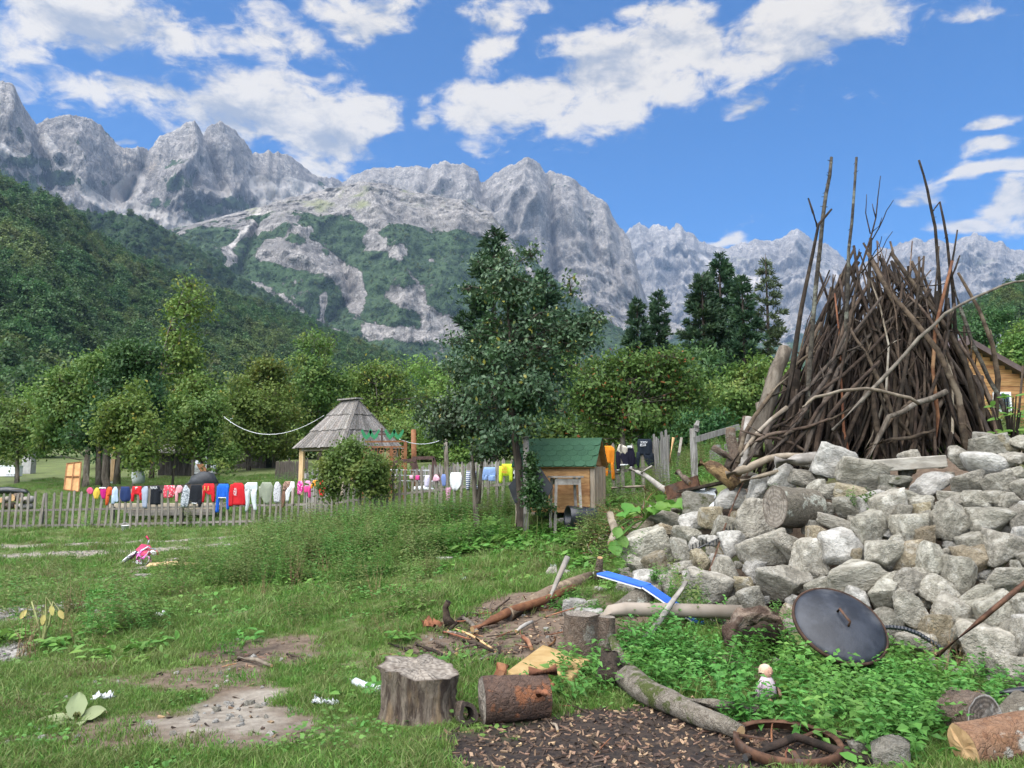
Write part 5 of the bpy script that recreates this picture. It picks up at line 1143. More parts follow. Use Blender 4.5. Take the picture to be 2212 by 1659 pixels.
def mark_rings(o, loops):
    k = len(o.data.vertices); per = (k - 1) // (len(loops) - 1); r = np.concatenate([np.full(per, q) for q in loops[:-1]] + [[0.0]]).astype(np.float32); attr(o.data, 'rr', r)
    co = np.empty(k * 3, np.float32); o.data.vertices.foreach_get('co', co); co = co.reshape(-1, 3); d = co - co[-1]; L_ = np.linalg.norm(d, axis=1)[:, None]; L_[L_ < 1e-6] = 1; dd = d / L_; dd[-1] = dd[0]; attr(o.data, 'dirv', dd.astype(np.float32), 'FLOAT_VECTOR'); return o
M_CUTOLD = ringmat('weathered_cut_face', (.17, .145, .115), (.29, .255, .21), (.10, .08, .062))
M_BARKR = barkmat('rough_brown_bark', [(.060, .040, .028), (.15, .105, .075), (.20, .165, .13)], 17, (.22, .20, .16))
M_BARKL = barkmat('grey_lichen_bark', [(.075, .062, .045), (.16, .14, .105), (.21, .19, .15)], 15, (.33, .335, .28))
M_RUST = mat('rusty_iron', [(.050, .026, .016), (.115, .060, .036), (.075, .058, .048)], 14, (1, 1, 1), .75, .4, .004, 60, metal=.35, vary=.1)
M_BLK = mat('sooty_black_iron', [(.010, .012, .016), (.026, .030, .038), (.060, .062, .066)], 6, (1, 1, 1), .5, .4, .006, 40, spec=.45, detail=8)
M_PLAST = mat('black_plastic', [(.012, .014, .016), (.022, .024, .027)], 8, rough=.35, spec=.5, bstr=.1)
M_WHITEP = mat('white_plastic', [(.62, .63, .63), (.72, .73, .73)], 8, rough=.5, bstr=.1)
M_GREYPL = mat('grey_plastic_sheet', [(.42, .44, .44), (.56, .58, .58)], 4, rough=.4, bstr=.6, bdist=.03)
M_MOSS = barkmat('mossy_log_bark', [(.075, .058, .042), (.20, .175, .135), (.26, .235, .19)], 20, (.055, .070, .016), .02)
M_SAND = mat('tan_foam', [(.29, .19, .075), (.36, .255, .115), (.24, .155, .065)], 5, (1, 1, 1), .95, .5, .006, 90)
M_BLUE = mat('blue_foam_board', [(.025, .10, .42), (.035, .125, .50)], 4, rough=.6, bstr=.1)
M_TUBE = mat('beige_plastic_pipe', [(.20, .165, .125), (.26, .22, .175), (.15, .12, .09)], 3, (1, 1, 1), .7, .2, .004)
M_GREYW = mat('grey_weathered_wood', [(.16, .145, .125), (.29, .27, .24), (.22, .19, .155)], 7, (1, 1, 1), .9, .5, .006, 40, vary=.15)
M_CHAR = mat('char_and_ash', [(.02, .02, .02), (.06, .058, .056)], 9)

def rough_round(c, axis, r, L, rs, sides=22, rings=7, lob=.12, bark=.05, taper=1.0, hollow=0.0):
    """a sawn log or stump: returns bark shell and the two cut faces as builders"""
    x, y, d = frame_of(axis); c = Vector(c); mb, cuts = MB(), []
    ph_ = rs.uniform(0, 6.28, 4); a_ = [2 * math.pi * k / sides for k in range(sides)]
    prof = [1 + lob * math.cos(2 * t + ph_[0]) * .6 + lob * math.cos(3 * t + ph_[1]) * .5 + lob * .35 * math.cos(5 * t + ph_[2]) for t in a_]
    o = 0; V = []
    for i in range(rings):
        s = i / (rings - 1); rr = r * (1 + (taper - 1) * s)
        for k in range(sides):
            q = rr * prof[k] * (1 + rs.uniform(-bark, bark)); V.append(c + d * (L * (s - .5)) + x * (q * math.cos(a_[k])) + y * (q * math.sin(a_[k])))
    F = [[i * sides + k, i * sides + (k + 1) % sides, (i + 1) * sides + (k + 1) % sides, (i + 1) * sides + k] for i in range(rings - 1) for k in range(sides)]
    mb.add(V, F)
    for e, sg in ((0, -1), (rings - 1, 1)):
        cut = MB(); cuts.append(cut)
        ring = V[e * sides:(e + 1) * sides]; cc = sum(ring, Vector()) / sides
        if hollow:
            inn = [cc + (p - cc) * hollow for p in ring]; vs = [p + d * (.002 * sg) for p in ring] + [p + d * (.002 * sg) for p in inn]
            cut.add(vs, [[k, (k + 1) % sides, sides + (k + 1) % sides, sides + k] for k in range(sides)])
        else:
            mid = [cc + (p - cc) * .5 + d * (sg * rs.uniform(-.006, .008)) for p in ring]
            vs = [p + d * (.001 * sg) for p in ring] + mid + [cc]
            cut.add(vs, [[k, (k + 1) % sides, sides + (k + 1) % sides, sides + k] for k in range(sides)] + [[sides + k, sides + (k + 1) % sides, 2 * sides] for k in range(sides)])
    if hollow:
        cut = MB(); cuts.append(cut); inn = []
        for i in (0, rings - 1):
            ring = V[i * sides:(i + 1) * sides]; cc = sum(ring, Vector()) / sides; inn += [cc + (p - cc) * hollow for p in ring]
        cut.add(inn, [[k, (k + 1) % sides, sides + (k + 1) % sides, sides + k] for k in range(sides)])
    return mb, cuts
def log_thing(name, label, c, axis, r, L, seed, bark=M_BARKR, face=M_CUTOLD, lob=.08, taper=1.0, hollow=0.0, cat='log', rings=7, sides=22, bk=.05, group=None):
    rs = np.random.RandomState(seed); root = thing(name, label, cat, c, group)
    mb, cuts = rough_round(c, axis, r, L, rs, sides, rings, lob, bk, taper, hollow)
    mb.build('bark', bark, root, True)
    for q in cuts:
        o_ = q.build('cut_face', face, root)
        if not hollow: mark_rings(o_, [1, .5, 0])
    return root
def path_log(name, label, path, radii, bark, face, seed, cat='log', sides=10, jit=.07, group=None, extra=()):
    """a bent log or branch along world points, with cut ends"""
    random.seed(seed); root = thing(name, label, cat, path[0], group); mb = MB()
    pts = [Vector(p) for p in path]; fine, rr = [], []
    for i, (a, b) in enumerate(zip(pts[:-1], pts[1:])):
        for s in (0, .5): fine.append(a + (b - a) * s + Vector((random.uniform(-1, 1), random.uniform(-1, 1), random.uniform(-1, 1))) * radii[i] * .15); rr.append(radii[i] + (radii[i + 1] - radii[i]) * s)
    fine.append(pts[-1]); rr.append(radii[-1]); mb.tube(fine, rr, sides, True, jit)
    for (a, b, r0, r1) in extra: mb.tube([a, (Vector(a) + Vector(b)) / 2, b], [r0, (r0 + r1) / 2, r1], 7, True, jit)
    mb.build('bark', bark, root, True)
    for e, e2, r in ((fine[0], fine[1], rr[0]), (fine[-1], fine[-2], rr[-1])):
        d = (e - e2).normalized(); MB().tube([e + d * .0005, e + d * .004], [r * .9, r * .88], sides).build('cut_face', face, root)
    return root
def gp(u, v, up=0.0): p = G(u, v); p.z += up; return p
def flatY(u, v, Y): return P(u, v, Y)
# ---- stumps and logs
b = gp(905, 1548); rs = np.random.RandomState(61)
st = thing('tree_stump', 'big weathered stump with notched top at front centre', 'stump', b)
x, y, z = Vector((1, 0, 0)), Vector((0, 1, 0)), Vector((0, 0, 1)); N = 40
def stump_r(t, s):
    r = .240 * (1 + .08 * math.cos(2 * t + .4) + .07 * math.cos(3 * t + 2) + .045 * math.cos(7 * t) + .02 * math.cos(13 * t + 1))
    d = (t - 1.85 + math.pi) % (2 * math.pi) - math.pi; r *= 1 - .52 * math.exp(-(d / .26) ** 2)       # notch at the back left
    d = (t - 3.6 + math.pi) % (2 * math.pi) - math.pi; r *= 1 - .10 * math.exp(-(d / .15) ** 2)
    return r * (1.0 + .10 * (1 - s) ** 2 - .10 * math.sin(s * 3.0) + .02 * math.sin(13 * t + 3 * s) + .015 * math.sin(29 * t))
V, F = [], []
for i in range(9):
    s = i / 8
    for k in range(N):
        t = 2 * math.pi * k / N; r = stump_r(t, s) * (1 + rs.uniform(-.035, .035)); V.append(b + Vector((r * math.cos(t), r * math.sin(t) * 1.12, -.06 + (.385 + .045 * math.sin(t) + .035 * math.cos(t + 2.5) + .012 * math.sin(5 * t)) * s)))
F = [[i * N + k, i * N + (k + 1) % N, (i + 1) * N + (k + 1) % N, (i + 1) * N + k] for i in range(8) for k in range(N)]
MB().add(V, F).build('bark', mat('split_stump_side', [(.070, .050, .038), (.22, .18, .135), (.27, .19, .11)], 5, (3.4, 3.4, .55), .95, 1.0, .06, 14, detail=8, contrast=(.38, .62), dist=.6), st, True)
top = V[-N:]; cc = b + Vector((0, 0, .325)); vs = list(top)
for f in (.75, .5, .25): vs += [cc + (p - cc) * f + Vector((0, 0, rs.uniform(-.008, .010))) for p in top]
vs.append(cc); F = [[j * N + k, j * N + (k + 1) % N, (j + 1) * N + (k + 1) % N, (j + 1) * N + k] for j in range(3) for k in range(N)] + [[3 * N + k, 3 * N + (k + 1) % N, 4 * N] for k in range(N)]
mark_rings(MB().add(vs, F).build('cut_face', M_CUTOLD, st, True), [1, .75, .5, .25, 0])
c = gp(1112, 1560); ctr = c + Vector((0, .05, .145)); lg = log_thing('log_round', 'short reddish log round lying on its side right of the big stump', ctr, (1, .22, .02), .150, .44, 62, barkmat('dark_red_peeling_bark', [(.040, .026, .020), (.12, .070, .048), (.15, .10, .075)], 13, (.22, .090, .042)), M_CUTOLD, .06, .94)
for (p0, p1, r) in (((.16, -.13, .06), (.19, -.20, .08), .028), ((-.1, .02, .12), (-.08, .05, .20), .05), ((.10, .04, .14), (.28, .02, .17), .045)):
    MB().tube([ctr + Vector(p0), ctr + Vector(p1)], [r, r * .9], 9, True, .08).build('branch_stub', M_REDBARK, lg, True)
c = gp(1004, 1566); log_thing('hollow_log', 'small hollow log end between the big stump and the reddish round', c + Vector((0, .04, .06)), (.35, -1, .25), .066, .15, 63, M_BARKR, M_BARK_D, .16, hollow=.62)
c = gp(1262, 1418); log_thing('tree_stump', 'upright bark-covered stump behind the tan foam slab', c + Vector((-.03, 0, .15)), (.03, 0, 1), .155, .40, 64, M_BARKR, M_CUTOLD, .07, .96, cat='stump', bk=.06)
c = gp(1306, 1420); log_thing('split_log', 'split half log standing against the right side of the upright stump', c + Vector((.02, .05, .14)), (.06, .02, 1), .08, .36, 65, M_BARKR, M_CUTOLD, .2, .95)
p0, p1 = gp(1096, 1342, .07), gp(1275, 1262, .08); path_log('log', 'thick brown log lying at the left foot of the stone heap', [p0, (p0 + p1) / 2 + Vector((0, 0, .015)), p1], [.085, .08, .065], barkmat('smooth_brown_bark', [(.085, .058, .038), (.18, .13, .085), (.22, .17, .12)], 9, (.26, .20, .13), .012), M_CUTOLD, 3, sides=12, jit=.04)
p0, p1 = gp(1022, 1372, .05), gp(1240, 1290, .10); path_log('log', 'long thin red-barked log in front of the thick brown log', [p0, p0 + (p1 - p0) * .35 + Vector((0, 0, .03)), p0 + (p1 - p0) * .7, p1], [.038, .045, .042, .04], M_REDBARK, M_CUT, 4)
p0 = gp(972, 1362, .0); path_log('root_stub', 'dark knobbly root stub standing among the litter left of the logs', [p0, p0 + Vector((-.03, 0, .12)), p0 + Vector((-.05, .02, .22)), p0 + Vector((-.02, 0, .28))], [.07, .04, .028, .03], M_STICKD, M_STICKD, 5, 'root', extra=[(p0, p0 + Vector((.12, -.02, .02)), .04, .02), (p0, p0 + Vector((-.15, .0, .02)), .03, .015)])
p0, p1 = gp(1176, 1318, .02), None; p1 = P(1226, 1203, p0.y + .25)
ax_ = thing('axe', 'grey wooden-handled axe leaning on the thick brown log', 'axe', p0); MB().tube([p0, (p0 + p1) / 2 + Vector((.01, 0, .01)), p1], [.024, .026, .03], 8, True, .05).build('handle', M_GREYW, ax_, True); MB().box(p0 + Vector((-.03, 0, .015)), (.15, .035, .075), (.95, .2, -.2), (-.2, .97, 0), (.2, 0, .97)).build('head', M_RUST, ax_)
p0, p1 = gp(1290, 1262, .0), P(1296, 1205, 8.9); path_log('log', 'thin upright branch piece with peeling bark left of the blue board', [p0, (p0 + p1) / 2, p1], [.05, .045, .035], M_BARKR, M_CUT, 6)
p0 = P(1372, 1300, 7.75); log_thing('log_round', 'tapering bark-covered log under the blue board', p0 + Vector((0, 0, -.02)), (.75, .5, .55), .13, .40, 66, M_BARKL, M_CUTOLD, .08, .7)
# tan foam slab
sl0 = gp(1180, 1440, .07); slab = MB(); oc = [(1096, 1448), (1172, 1392), (1274, 1424), (1236, 1462), (1190, 1448), (1120, 1466)]
lp = []
for (u, v) in oc:
    dx, dy, dz = ray(u, v); pz = sl0.z; tt = (pz - CAMZ) / float(dz); lp.append(((float(dx) * tt) - sl0.x, float(dy) * tt - sl0.y))
slab.prism(lp, sl0 + Vector((0, 0, -.085)), (1, 0, 0), (0, 1, 0), (0, 0, 1), .085); fs = thing('foam_slab', 'broken tan foam slab lying among the stumps', 'foam slab', sl0); so = slab.build('slab', M_SAND, fs); bevel(so, .012, 2)
# beige pipe, blue board, grey stick over it
pp = [P(1288, 1338, 7.15), P(1318, 1322, 7.2), P(1350, 1316, 7.22), P(1450, 1318, 7.22), P(1602, 1322, 7.2)]
pt = thing('plastic_pipe', 'bent beige pipe lying along the foot of the stone wall', 'pipe', pp[0]); MB().tube(pp, [.062] * 5, 14, True).build('pipe_wall', M_TUBE, pt, True)
MB().tube([pp[-1] + Vector((.001, 0, 0)), pp[-1] + Vector((.003, 0, 0))], .054, 14).build('pipe_mouth', M_STICKD, pt)
bb = thing('foam_board', 'bright blue foam board with white edge, snapped across the pipe', 'board', P(1390, 1265, 7.9))
A_ = [P(1300, 1240, 8.15), P(1396, 1268, 7.75), P(1520, 1352, 7.35)]
for a, b2 in zip(A_[:-1], A_[1:]):
    d = (b2 - a); xx = d.normalized(); yy = Vector((.35, .9, .1)); yy = (yy - xx * yy.dot(xx)).normalized(); zz = xx.cross(yy)
    if zz.z < 0: zz = -zz
    MB().box((a + b2) / 2 + zz * .014, (d.length, .17, .014), xx, yy, zz).build('blue_face', M_BLUE, bb); MB().box((a + b2) / 2, (d.length * .995, .165, .016), xx, yy, zz).build('white_core', M_WHITEP, bb)
p = [P(1482, 1258, 7.35), P(1435, 1326, 7.0), P(1400, 1372, 6.9), P(1345, 1425, 6.7)]; path_log('branch', 'grey branch crossing over the beige pipe', p, [.022, .026, .026, .02], M_GREYW, M_GREYW, 7, 'branch')
# hollow rotten stump left of the lid
b = gp(1640, 1400); hl = thing('rotten_stump', 'hollow rotten stump arching beside the black lid', 'stump', b); M_ROT = mat('rotten_wood', [(.07, .045, .032), (.24, .18, .135), (.32, .27, .215)], 7, (1, 1, 1), .95, 1.0, .07, 16, detail=8, contrast=(.4, .6))
arch = [P(1578, 1398, 6.55), P(1580, 1362, 6.55), P(1602, 1334, 6.6), P(1640, 1326, 6.62), P(1680, 1340, 6.62), P(1702, 1372, 6.6), P(1712, 1408, 6.6)]
random.seed(9); mb = MB(); fine = []
for a, c in zip(arch[:-1], arch[1:]): fine += [a, a + (c - a) * .33, a + (c - a) * .66]
fine.append(arch[-1]); mb.tube(fine, [.042 + .028 * math.sin(i * .3) for i in range(len(fine))], 12, True, .45); mb.build('outer_wood', M_ROT, hl, True)
mb = MB(); mb.tube([P(1650, 1425, 6.75), P(1650, 1372, 6.78), P(1660, 1342, 6.8)], [.19, .17, .08], 12, True, .15); mb.build('heartwood', M_STICKD, hl, True)
# ---- black domed lid
lc = P(1814, 1350, 6.2); nrm_l = (Vector((-lc.x, -lc.y, CAMZ - lc.z)).normalized() * .74 + Vector((.55, .15, .80)) * .66).normalized()
lx, ly, _ = frame_of(nrm_l); Rl = .405
lid = thing('baking_lid', 'large black domed iron baking lid leaning on the stone wall', 'lid', lc)
MB().lathe(lc, [(0.001, .075), (.08, .074), (.16, .066), (.25, .05), (.32, .028), (.352, .006), (.352, -.004), (.32, .014), (.25, .036), (.16, .052), (.001, .06)], 48, lx, ly, nrm_l).build('dome', M_BLK, lid, True)
MB().lathe(lc, [(.350, .010), (.362, .012), (.368, .0), (.364, -.018), (.352, -.014), (.346, .0)], 48, lx, ly, nrm_l, True).build('rim', mat('dark_rusty_rim', [(.035, .022, .016), (.075, .042, .028)], 12, metal=.3), lid, True)
hd = (Vector((.12, 0, -1)) - nrm_l * Vector((.12, 0, -1)).dot(nrm_l)).normalized(); hc_ = lc + nrm_l * .07
MB().tube([hc_ - hd * .07, hc_ - hd * .065 + nrm_l * .045, hc_ + hd * .065 + nrm_l * .05, hc_ + hd * .07], [.010] * 4, 8).build('handle', M_RUST, lid, True)
# ---- hoses, rods, rake
pts = [P(1680 + (x - 1490) * S5 - .0, 0, 6) for x in (0,)]
hp = [c5(x, y) for x, y in ((1480, 985), (1540, 982), (1610, 990), (1680, 1015), (1740, 1052), (1810, 1098))]
hs_ = [P(u, v, 6.42 - .02 * i) for i, (u, v) in enumerate(hp)]; fine, rr = [], []
for a, c in zip(hs_[:-1], hs_[1:]):
    for s in np.linspace(0, 1, 9)[:-1]: fine.append(a + (c - a) * s); rr.append(.020 if len(rr) % 2 else .0165)
ho = thing('corrugated_hose', 'black corrugated hose in front of the wall right of the lid', 'hose', hs_[0]); MB().tube(fine, rr, 10).build('hose_wall', M_PLAST, ho)
def rod(name, label, pts, r, mt, cat='rod'):
    o = thing(name, label, cat, pts[0]); MB().tube(pts, r, 8, True, .03).build('shaft', mt, o, True); return o
rod('rusty_pipe', 'long rusty pipe leaning at the right edge of the stone wall', [P(2020, 1420, 6.0), P(2120, 1338, 5.85), P(2240, 1238, 5.65)], .019, M_RUST)
rod('rusty_rod', 'thin rusty rod standing on the stones left of the lichen log', [WALLP(1533, 1233, .08), WALLP(1572, 1120, .12), WALLP(1590, 1075, .14), WALLP(1615, 1022, .1)], .010, M_RUST)
rod('black_pipe', 'black plastic pipe at the lower right edge in the weeds', [P(2130, 1500, 5.4), P(2180, 1494, 5.35), P(2260, 1486, 5.3)], .022, M_PLAST)
ra = [WALLP(1497, 1190, .10), WALLP(1584, 1147, .10)]; rk = thing('rake_head', 'black toothed rake head lying on the stones', 'rake', ra[0]); MB().tube(ra, .016, 6).build('bar', M_PLAST, rk)
for i in range(13):
    p = ra[0] + (ra[1] - ra[0]) * (i / 12); MB().tube([p, p + Vector((-.01, -.03, .075 if (i < 5 or i > 8) else -.06))], [.008, .004], 5).build('tooth', M_PLAST, rk)
# ---- log and timber on the wall
lc_ = WALLP(1716, 1096, .20); log_thing('log_round', 'thick lichen-covered log round lying on the stone wall', lc_, (1, .35, -.06), .215, .50, 67, M_BARKL, M_CUTOLD, .05, .93, bk=.035)
tb0, tb1 = P(1875, 1004, 8.35), P(2050, 992, 8.15); tm = thing('squared_timber', 'weathered squared timber lying along the wall top', 'timber', tb0); d = (tb1 - tb0); MB().beam(tb0 + Vector((0, .12, -.02)), tb1 + Vector((0, .12, -.02)), .34, .13).build('beam', mat('bleached_timber', [(.22, .20, .165), (.36, .335, .285), (.28, .245, .20)], 4, (.5, 5, 5), .9, .6, .008, 30), tm); bevel(tm.children[0], .012, 2)
path_log('log', 'pale timber butt on the wall top beside the white stones', [P(1675, 1000, 8.9), P(1765, 988, 8.8)], [.075, .07], M_GREYW, M_GREYW, 11)
path_log('branch_log', 'crooked pale branch lying at the left foot of the brushwood stack', [P(1570, 1026, 9.3), P(1620, 1010, 9.2), P(1660, 990, 9.15), P(1700, 984, 9.1), P(1770, 982, 9.0)], [.055, .05, .042, .035, .025], M_STICKL, M_CUT, 12, 'branch')
path_log('branch_log', 'thin pale branch under the crooked one', [P(1600, 1040, 9.2), P(1680, 1018, 9.1)], [.03, .025], M_STICKL, M_CUT, 13, 'branch')
p0 = P(1585, 1042, 9.6); path_log('rotten_log', 'crumbling yellow-brown rotten log left of the brushwood stack', [P(1512, 1000, 9.7), P(1545, 1012, 9.65), P(1590, 1050, 9.6)], [.06, .085, .10], mat('rotten_yellow_wood', [(.09, .055, .03), (.27, .18, .085), (.05, .032, .02)], 9, bstr=1.0, bdist=.06, detail=8, contrast=(.42, .58)), M_STICKD, 14, jit=.2)
path_log('root_stump', 'reddish stump with cut stub standing left of the brushwood stack', [P(1590, 1025, 10.0), P(1592, 985, 10.0), P(1581, 960, 10.0), P(1578, 925, 10.0)], [.14, .13, .075, .062], M_BARKR, M_CUT, 15, 'stump', extra=[(P(1592, 1000, 9.95), P(1540, 966, 9.9), .05, .04), (P(1592, 1010, 10.0), P(1612, 900, 10.05), .06, .045)])
path_log('bark_log', 'grey forked log leaning against the thick trunk of the stack', [P(1605, 1010, 9.85), P(1612, 960, 9.9), P(1618, 902, 10.0)], [.07, .06, .05], M_GREYW, M_CUT, 16)
path_log('branch_log', 'brown log end poking out by the grey gate post', [P(1464, 1020, 10.9), P(1492, 1044, 10.7)], [.045, .045], M_BARKR, M_CUT, 17)
dk = thing('dark_plank', 'dark plank lying by the plastic sheet on the stones', 'plank', WALLP(1560, 1058, .05)); MB().beam(WALLP(1470, 1062, .1), WALLP(1620, 1030, .1), .16, .03).build('plank', M_STICKD, dk)
# crumpled plastic sheet
def crumple(name, label, u0, u1, v0, v1, Yf, mt, seed, amp=.05, cat='plastic sheet', nx=16, ny=12, shape=lambda a, b: True):
    rs = np.random.RandomState(seed); V = []
    for j in range(ny):
        for i in range(nx):
            a, c = i / (nx - 1), j / (ny - 1); ed = .12 * pn(a * 4 + seed, c * 4, .5)
            u, v = u0 + (u1 - u0) * (a + float(ed) * .4), v0 + (v1 - v0) * (c + float(pn(a * 3, c * 5 + seed, 2.5)) * .12)
            p = P(u, v, Yf(u, v)); p.y -= float(fbm(np.array(a * 3.0 + seed), np.array(c * 3.0), np.array(.7), 3)) * amp; V.append(p)
    root = thing(name, label, cat, V[len(V) // 2])
    F = [[j * nx + i, j * nx + i + 1, (j + 1) * nx + i + 1, (j + 1) * nx + i] for j in range(ny - 1) for i in range(nx - 1)]
    o = MB().add(V, F).build('sheet', mt, root, True); sm = o.modifiers.new('solid', 'SOLIDIFY'); sm.thickness = .004; return root
crumple('plastic_sheet', 'pale grey plastic sheet tucked under the mossy stones', 1474, 1545, 1055, 1100, lambda u, v: faceY(u, v) + .05, M_GREYPL, 3, .12)
# ---- left and right foreground logs
ml = [gp(1338, 1475, .10), gp(1390, 1520, .10), gp(1450, 1548, .08), gp(1530, 1580, .07), gp(1600, 1602, .05)]
path_log('mossy_log', 'long mossy branch log lying across the chip litter', ml, [.11, .09, .075, .06, .045], M_MOSS, M_CUT, 18, extra=[(gp(1440, 1542, .1), gp(1640, 1555, .06), .04, .03), (gp(1350, 1480, .1), gp(1322, 1440, .22), .07, .03)])
rb = gp(1325, 1490); path_log('root_mass', 'black earthy root mass at the left end of the mossy log', [rb, rb + Vector((0, 0, .14)), rb + Vector((-.02, .02, .27))], [.13, .10, .05], mat('earthy_root', [(.02, .015, .012), (.06, .045, .032)], 12, bstr=1.0, bdist=.04), M_STICKD, 19, 'root', jit=.3)
path_log('charred_log', 'dark charred log beneath the rusty ring', [gp(1610, 1650, .03), gp(1720, 1612, .05), gp(1880, 1659, .03)], [.022, .026, .022], M_STICKD, M_CHAR, 20)
c = gp(2105, 1600); log_thing('log_round', 'dark log round standing on edge at the lower right', c + Vector((0, .04, .125)), (.35, -1, .12), .135, .22, 68, M_BARKR, ringmat('sooty_cut_face', (.06, .048, .038), (.15, .125, .10), (.30, .28, .25)), .05)
c = gp(2170, 1658); log_thing('log', 'orange-barked log with frayed white bark at the lower right corner', c + Vector((.08, .1, .105)), (1, .15, .12), .115, .52, 69, barkmat('orange_flaking_bark', [(.12, .055, .028), (.24, .125, .065), (.30, .20, .13)], 12, (.36, .33, .28)), M_CUT, .1)
c = gp(2195, 1600); log_thing('log', 'pale stub log behind the orange-barked log at the right edge', c + Vector((.05, .1, .12)), (.9, .3, .5), .075, .26, 70, M_BARKL, M_CUT, .1)
for i, (a, c, lab) in enumerate([((2110, 1520), (2290, 1512), 'upper brown log lying in the weeds at the right edge'), ((2112, 1545), (2290, 1548), 'lower brown log lying in the weeds at the right edge')]):
    path_log('log', lab, [gp(*a, .05), gp(*c, .06)], [.055, .055], M_BARK, M_CUT, 30 + i)
def loose(name, label, u, v, w, h, mi, cat='stone', base=None, rot=0.0, up=.3):
    b = gp(u, v); Yv = b.y; o = bpy.data.objects.new(name, stone_mesh(base or STONES[srs.randint(len(STONES))], mi)); COL.objects.link(o)
    W_, H_ = PX(w, Yv), PX(h, Yv); o.scale = (W_ / 2, (W_ + H_) / 4.2, H_ / 2); o.location = b + Vector((0, 0, H_ * up)); o.rotation_euler = (0, rot, srs.uniform(-.4, .4)); tag(o, label, cat); return o
loose('loose_stone', 'grey pointed stone right of the rusty ring', 1925, 1652, 74, 66, 0, base=STONES[3])
for i, (u, v, w, h, mi, lab) in enumerate([(1852, 1622, 34, 24, 0, 'small grey stone between the rusty ring and the pointed stone'), (1240, 1318, 52, 30, 2, 'white stone beside the thick brown log'), (1270, 1318, 40, 28, 0, 'grey stone right of the thick brown log'), (1272, 1345, 60, 36, 2, 'pale stone in front of the beige pipe end'), (1190, 1242, 26, 22, 0, 'small dark stone behind the axe'),
                                          (1222, 1244, 22, 18, 2, 'small pale stone right of the axe handle'), (938, 1188, 24, 12, 2, 'white stone in the grass left of the pear tree foot'), (960, 1214, 36, 14, 2, 'flat white stone in the mid grass'), (310, 1252, 44, 14, 0, 'flat grey slab in the grass below the pink bicycle'), (690, 1505, 0, 0, 0, '')]):
    if w: loose('loose_stone', lab, u, v, w, h, mi)
# ---- rusty fire ring
rc = P(1701, 1603, 4.55); bc = Vector((rc.x, rc.y, h1(rc.x, rc.y))); rc.z = max(rc.z, bc.z + .07); Rr = .295
fr_ = thing('fire_ring', 'rusty iron fire ring on short legs at the front', 'fire ring', bc)
tilt = Matrix.Rotation(R(3), 3, 'X'); X_, Y_, Z_ = tilt @ Vector((1, 0, 0)), tilt @ Vector((0, 1, 0)), tilt @ Vector((0, 0, 1))
MB().lathe(rc, [(Rr, .008), (Rr, -.045), (Rr - .006, -.045), (Rr - .006, .0), (Rr - .032, -.004), (Rr - .032, .002), (Rr - .010, .010)], 48, X_, Y_, Z_, True).build('rim', M_RUST, fr_, True)
for t in (.35, 2.2, 3.6, 5.0):
    p = rc + X_ * (math.cos(t) * (Rr - .012)) + Y_ * (math.sin(t) * (Rr - .012)); MB().beam(p, p + Vector((math.cos(t) * .02, math.sin(t) * .02, -(rc.z - bc.z) - .04)), .03, .012, (math.cos(t), math.sin(t), 0)).build('leg', M_RUST, fr_)
for t in (.6, 2.75, 4.6):
    p = rc + X_ * (math.cos(t) * (Rr - .01)) + Y_ * (math.sin(t) * (Rr - .01)) - Z_ * .012; MB().beam(p, rc + (p - rc) * .42 - Z_ * .01, .028, .008).build('bracket', M_RUST, fr_)
# ---- doll
db = gp(1652, 1522); dl = thing('doll', 'discarded doll in a pale pink dress among the weeds', 'doll', db)
M_SKIN = mat('doll_vinyl', [(.36, .20, .135), (.42, .25, .18)], 6, rough=.5, bstr=.05); M_DRESS = mat('pale_pink_dress', [(.38, .29, .33), (.46, .39, .42)], 14, rough=.9, bstr=.5, bdist=.01); M_HAIR = mat('faded_blond_hair', [(.36, .26, .17), (.50, .40, .29)], 20, bstr=.8)
def dp(x, z, y=0): return db + Vector((x, y, z))
random.seed(2)
MB().tube([dp(.0, .02, .02), dp(.0, .08), dp(-.005, .13), dp(-.01, .17), dp(-.012, .19)], [.075, .072, .055, .038, .022], 14, True, .06).build('dress', M_DRESS, dl, True)
MB().lathe(dp(-.025, .205, -.01), [(.001, -.040), (.024, -.036), (.037, -.012), (.039, .010), (.030, .030), (.012, .038), (.001, .040)], 16).build('head', M_SKIN, dl, True)
hd = [c for c in dl.children if c.name.startswith('head')][0]
MB().lathe(dp(-.030, .218, .004), [(.041, -.03), (.047, .0), (.040, .024), (.020, .038), (.001, .041)], 16).build('hair', M_HAIR, hd, True)
for sx in (-1, 1): MB().lathe(dp(-.025 + sx * .014, .206, -.046), [(.007, 0), (.005, -.004), (.001, -.005)], 8, (1, 0, 0), (0, 0, 1), (0, -1, 0)).build('eye', M_PLAST, hd)
MB().lathe(dp(-.025, .196, -.048), [(.006, 0), (.004, -.006), (.001, -.008)], 8, (1, 0, 0), (0, 0, 1), (0, 1, 0)).build('nose', M_SKIN, hd)
dl.rotation_euler = (R(-14), R(22), R(15))
for sx in (-1, 1): MB().tube([dp(sx * .04, .165), dp(sx * .075, .12, -.02), dp(sx * .085, .08, -.04)], [.016, .014, .012], 8).build('arm', M_DRESS if sx < 0 else M_SKIN, dl, True); MB().tube([dp(sx * .03, .03), dp(sx * .04, .015, -.06), dp(sx * .045, .01, -.12)], [.022, .018, .015], 8).build('leg', M_SKIN, dl, True)
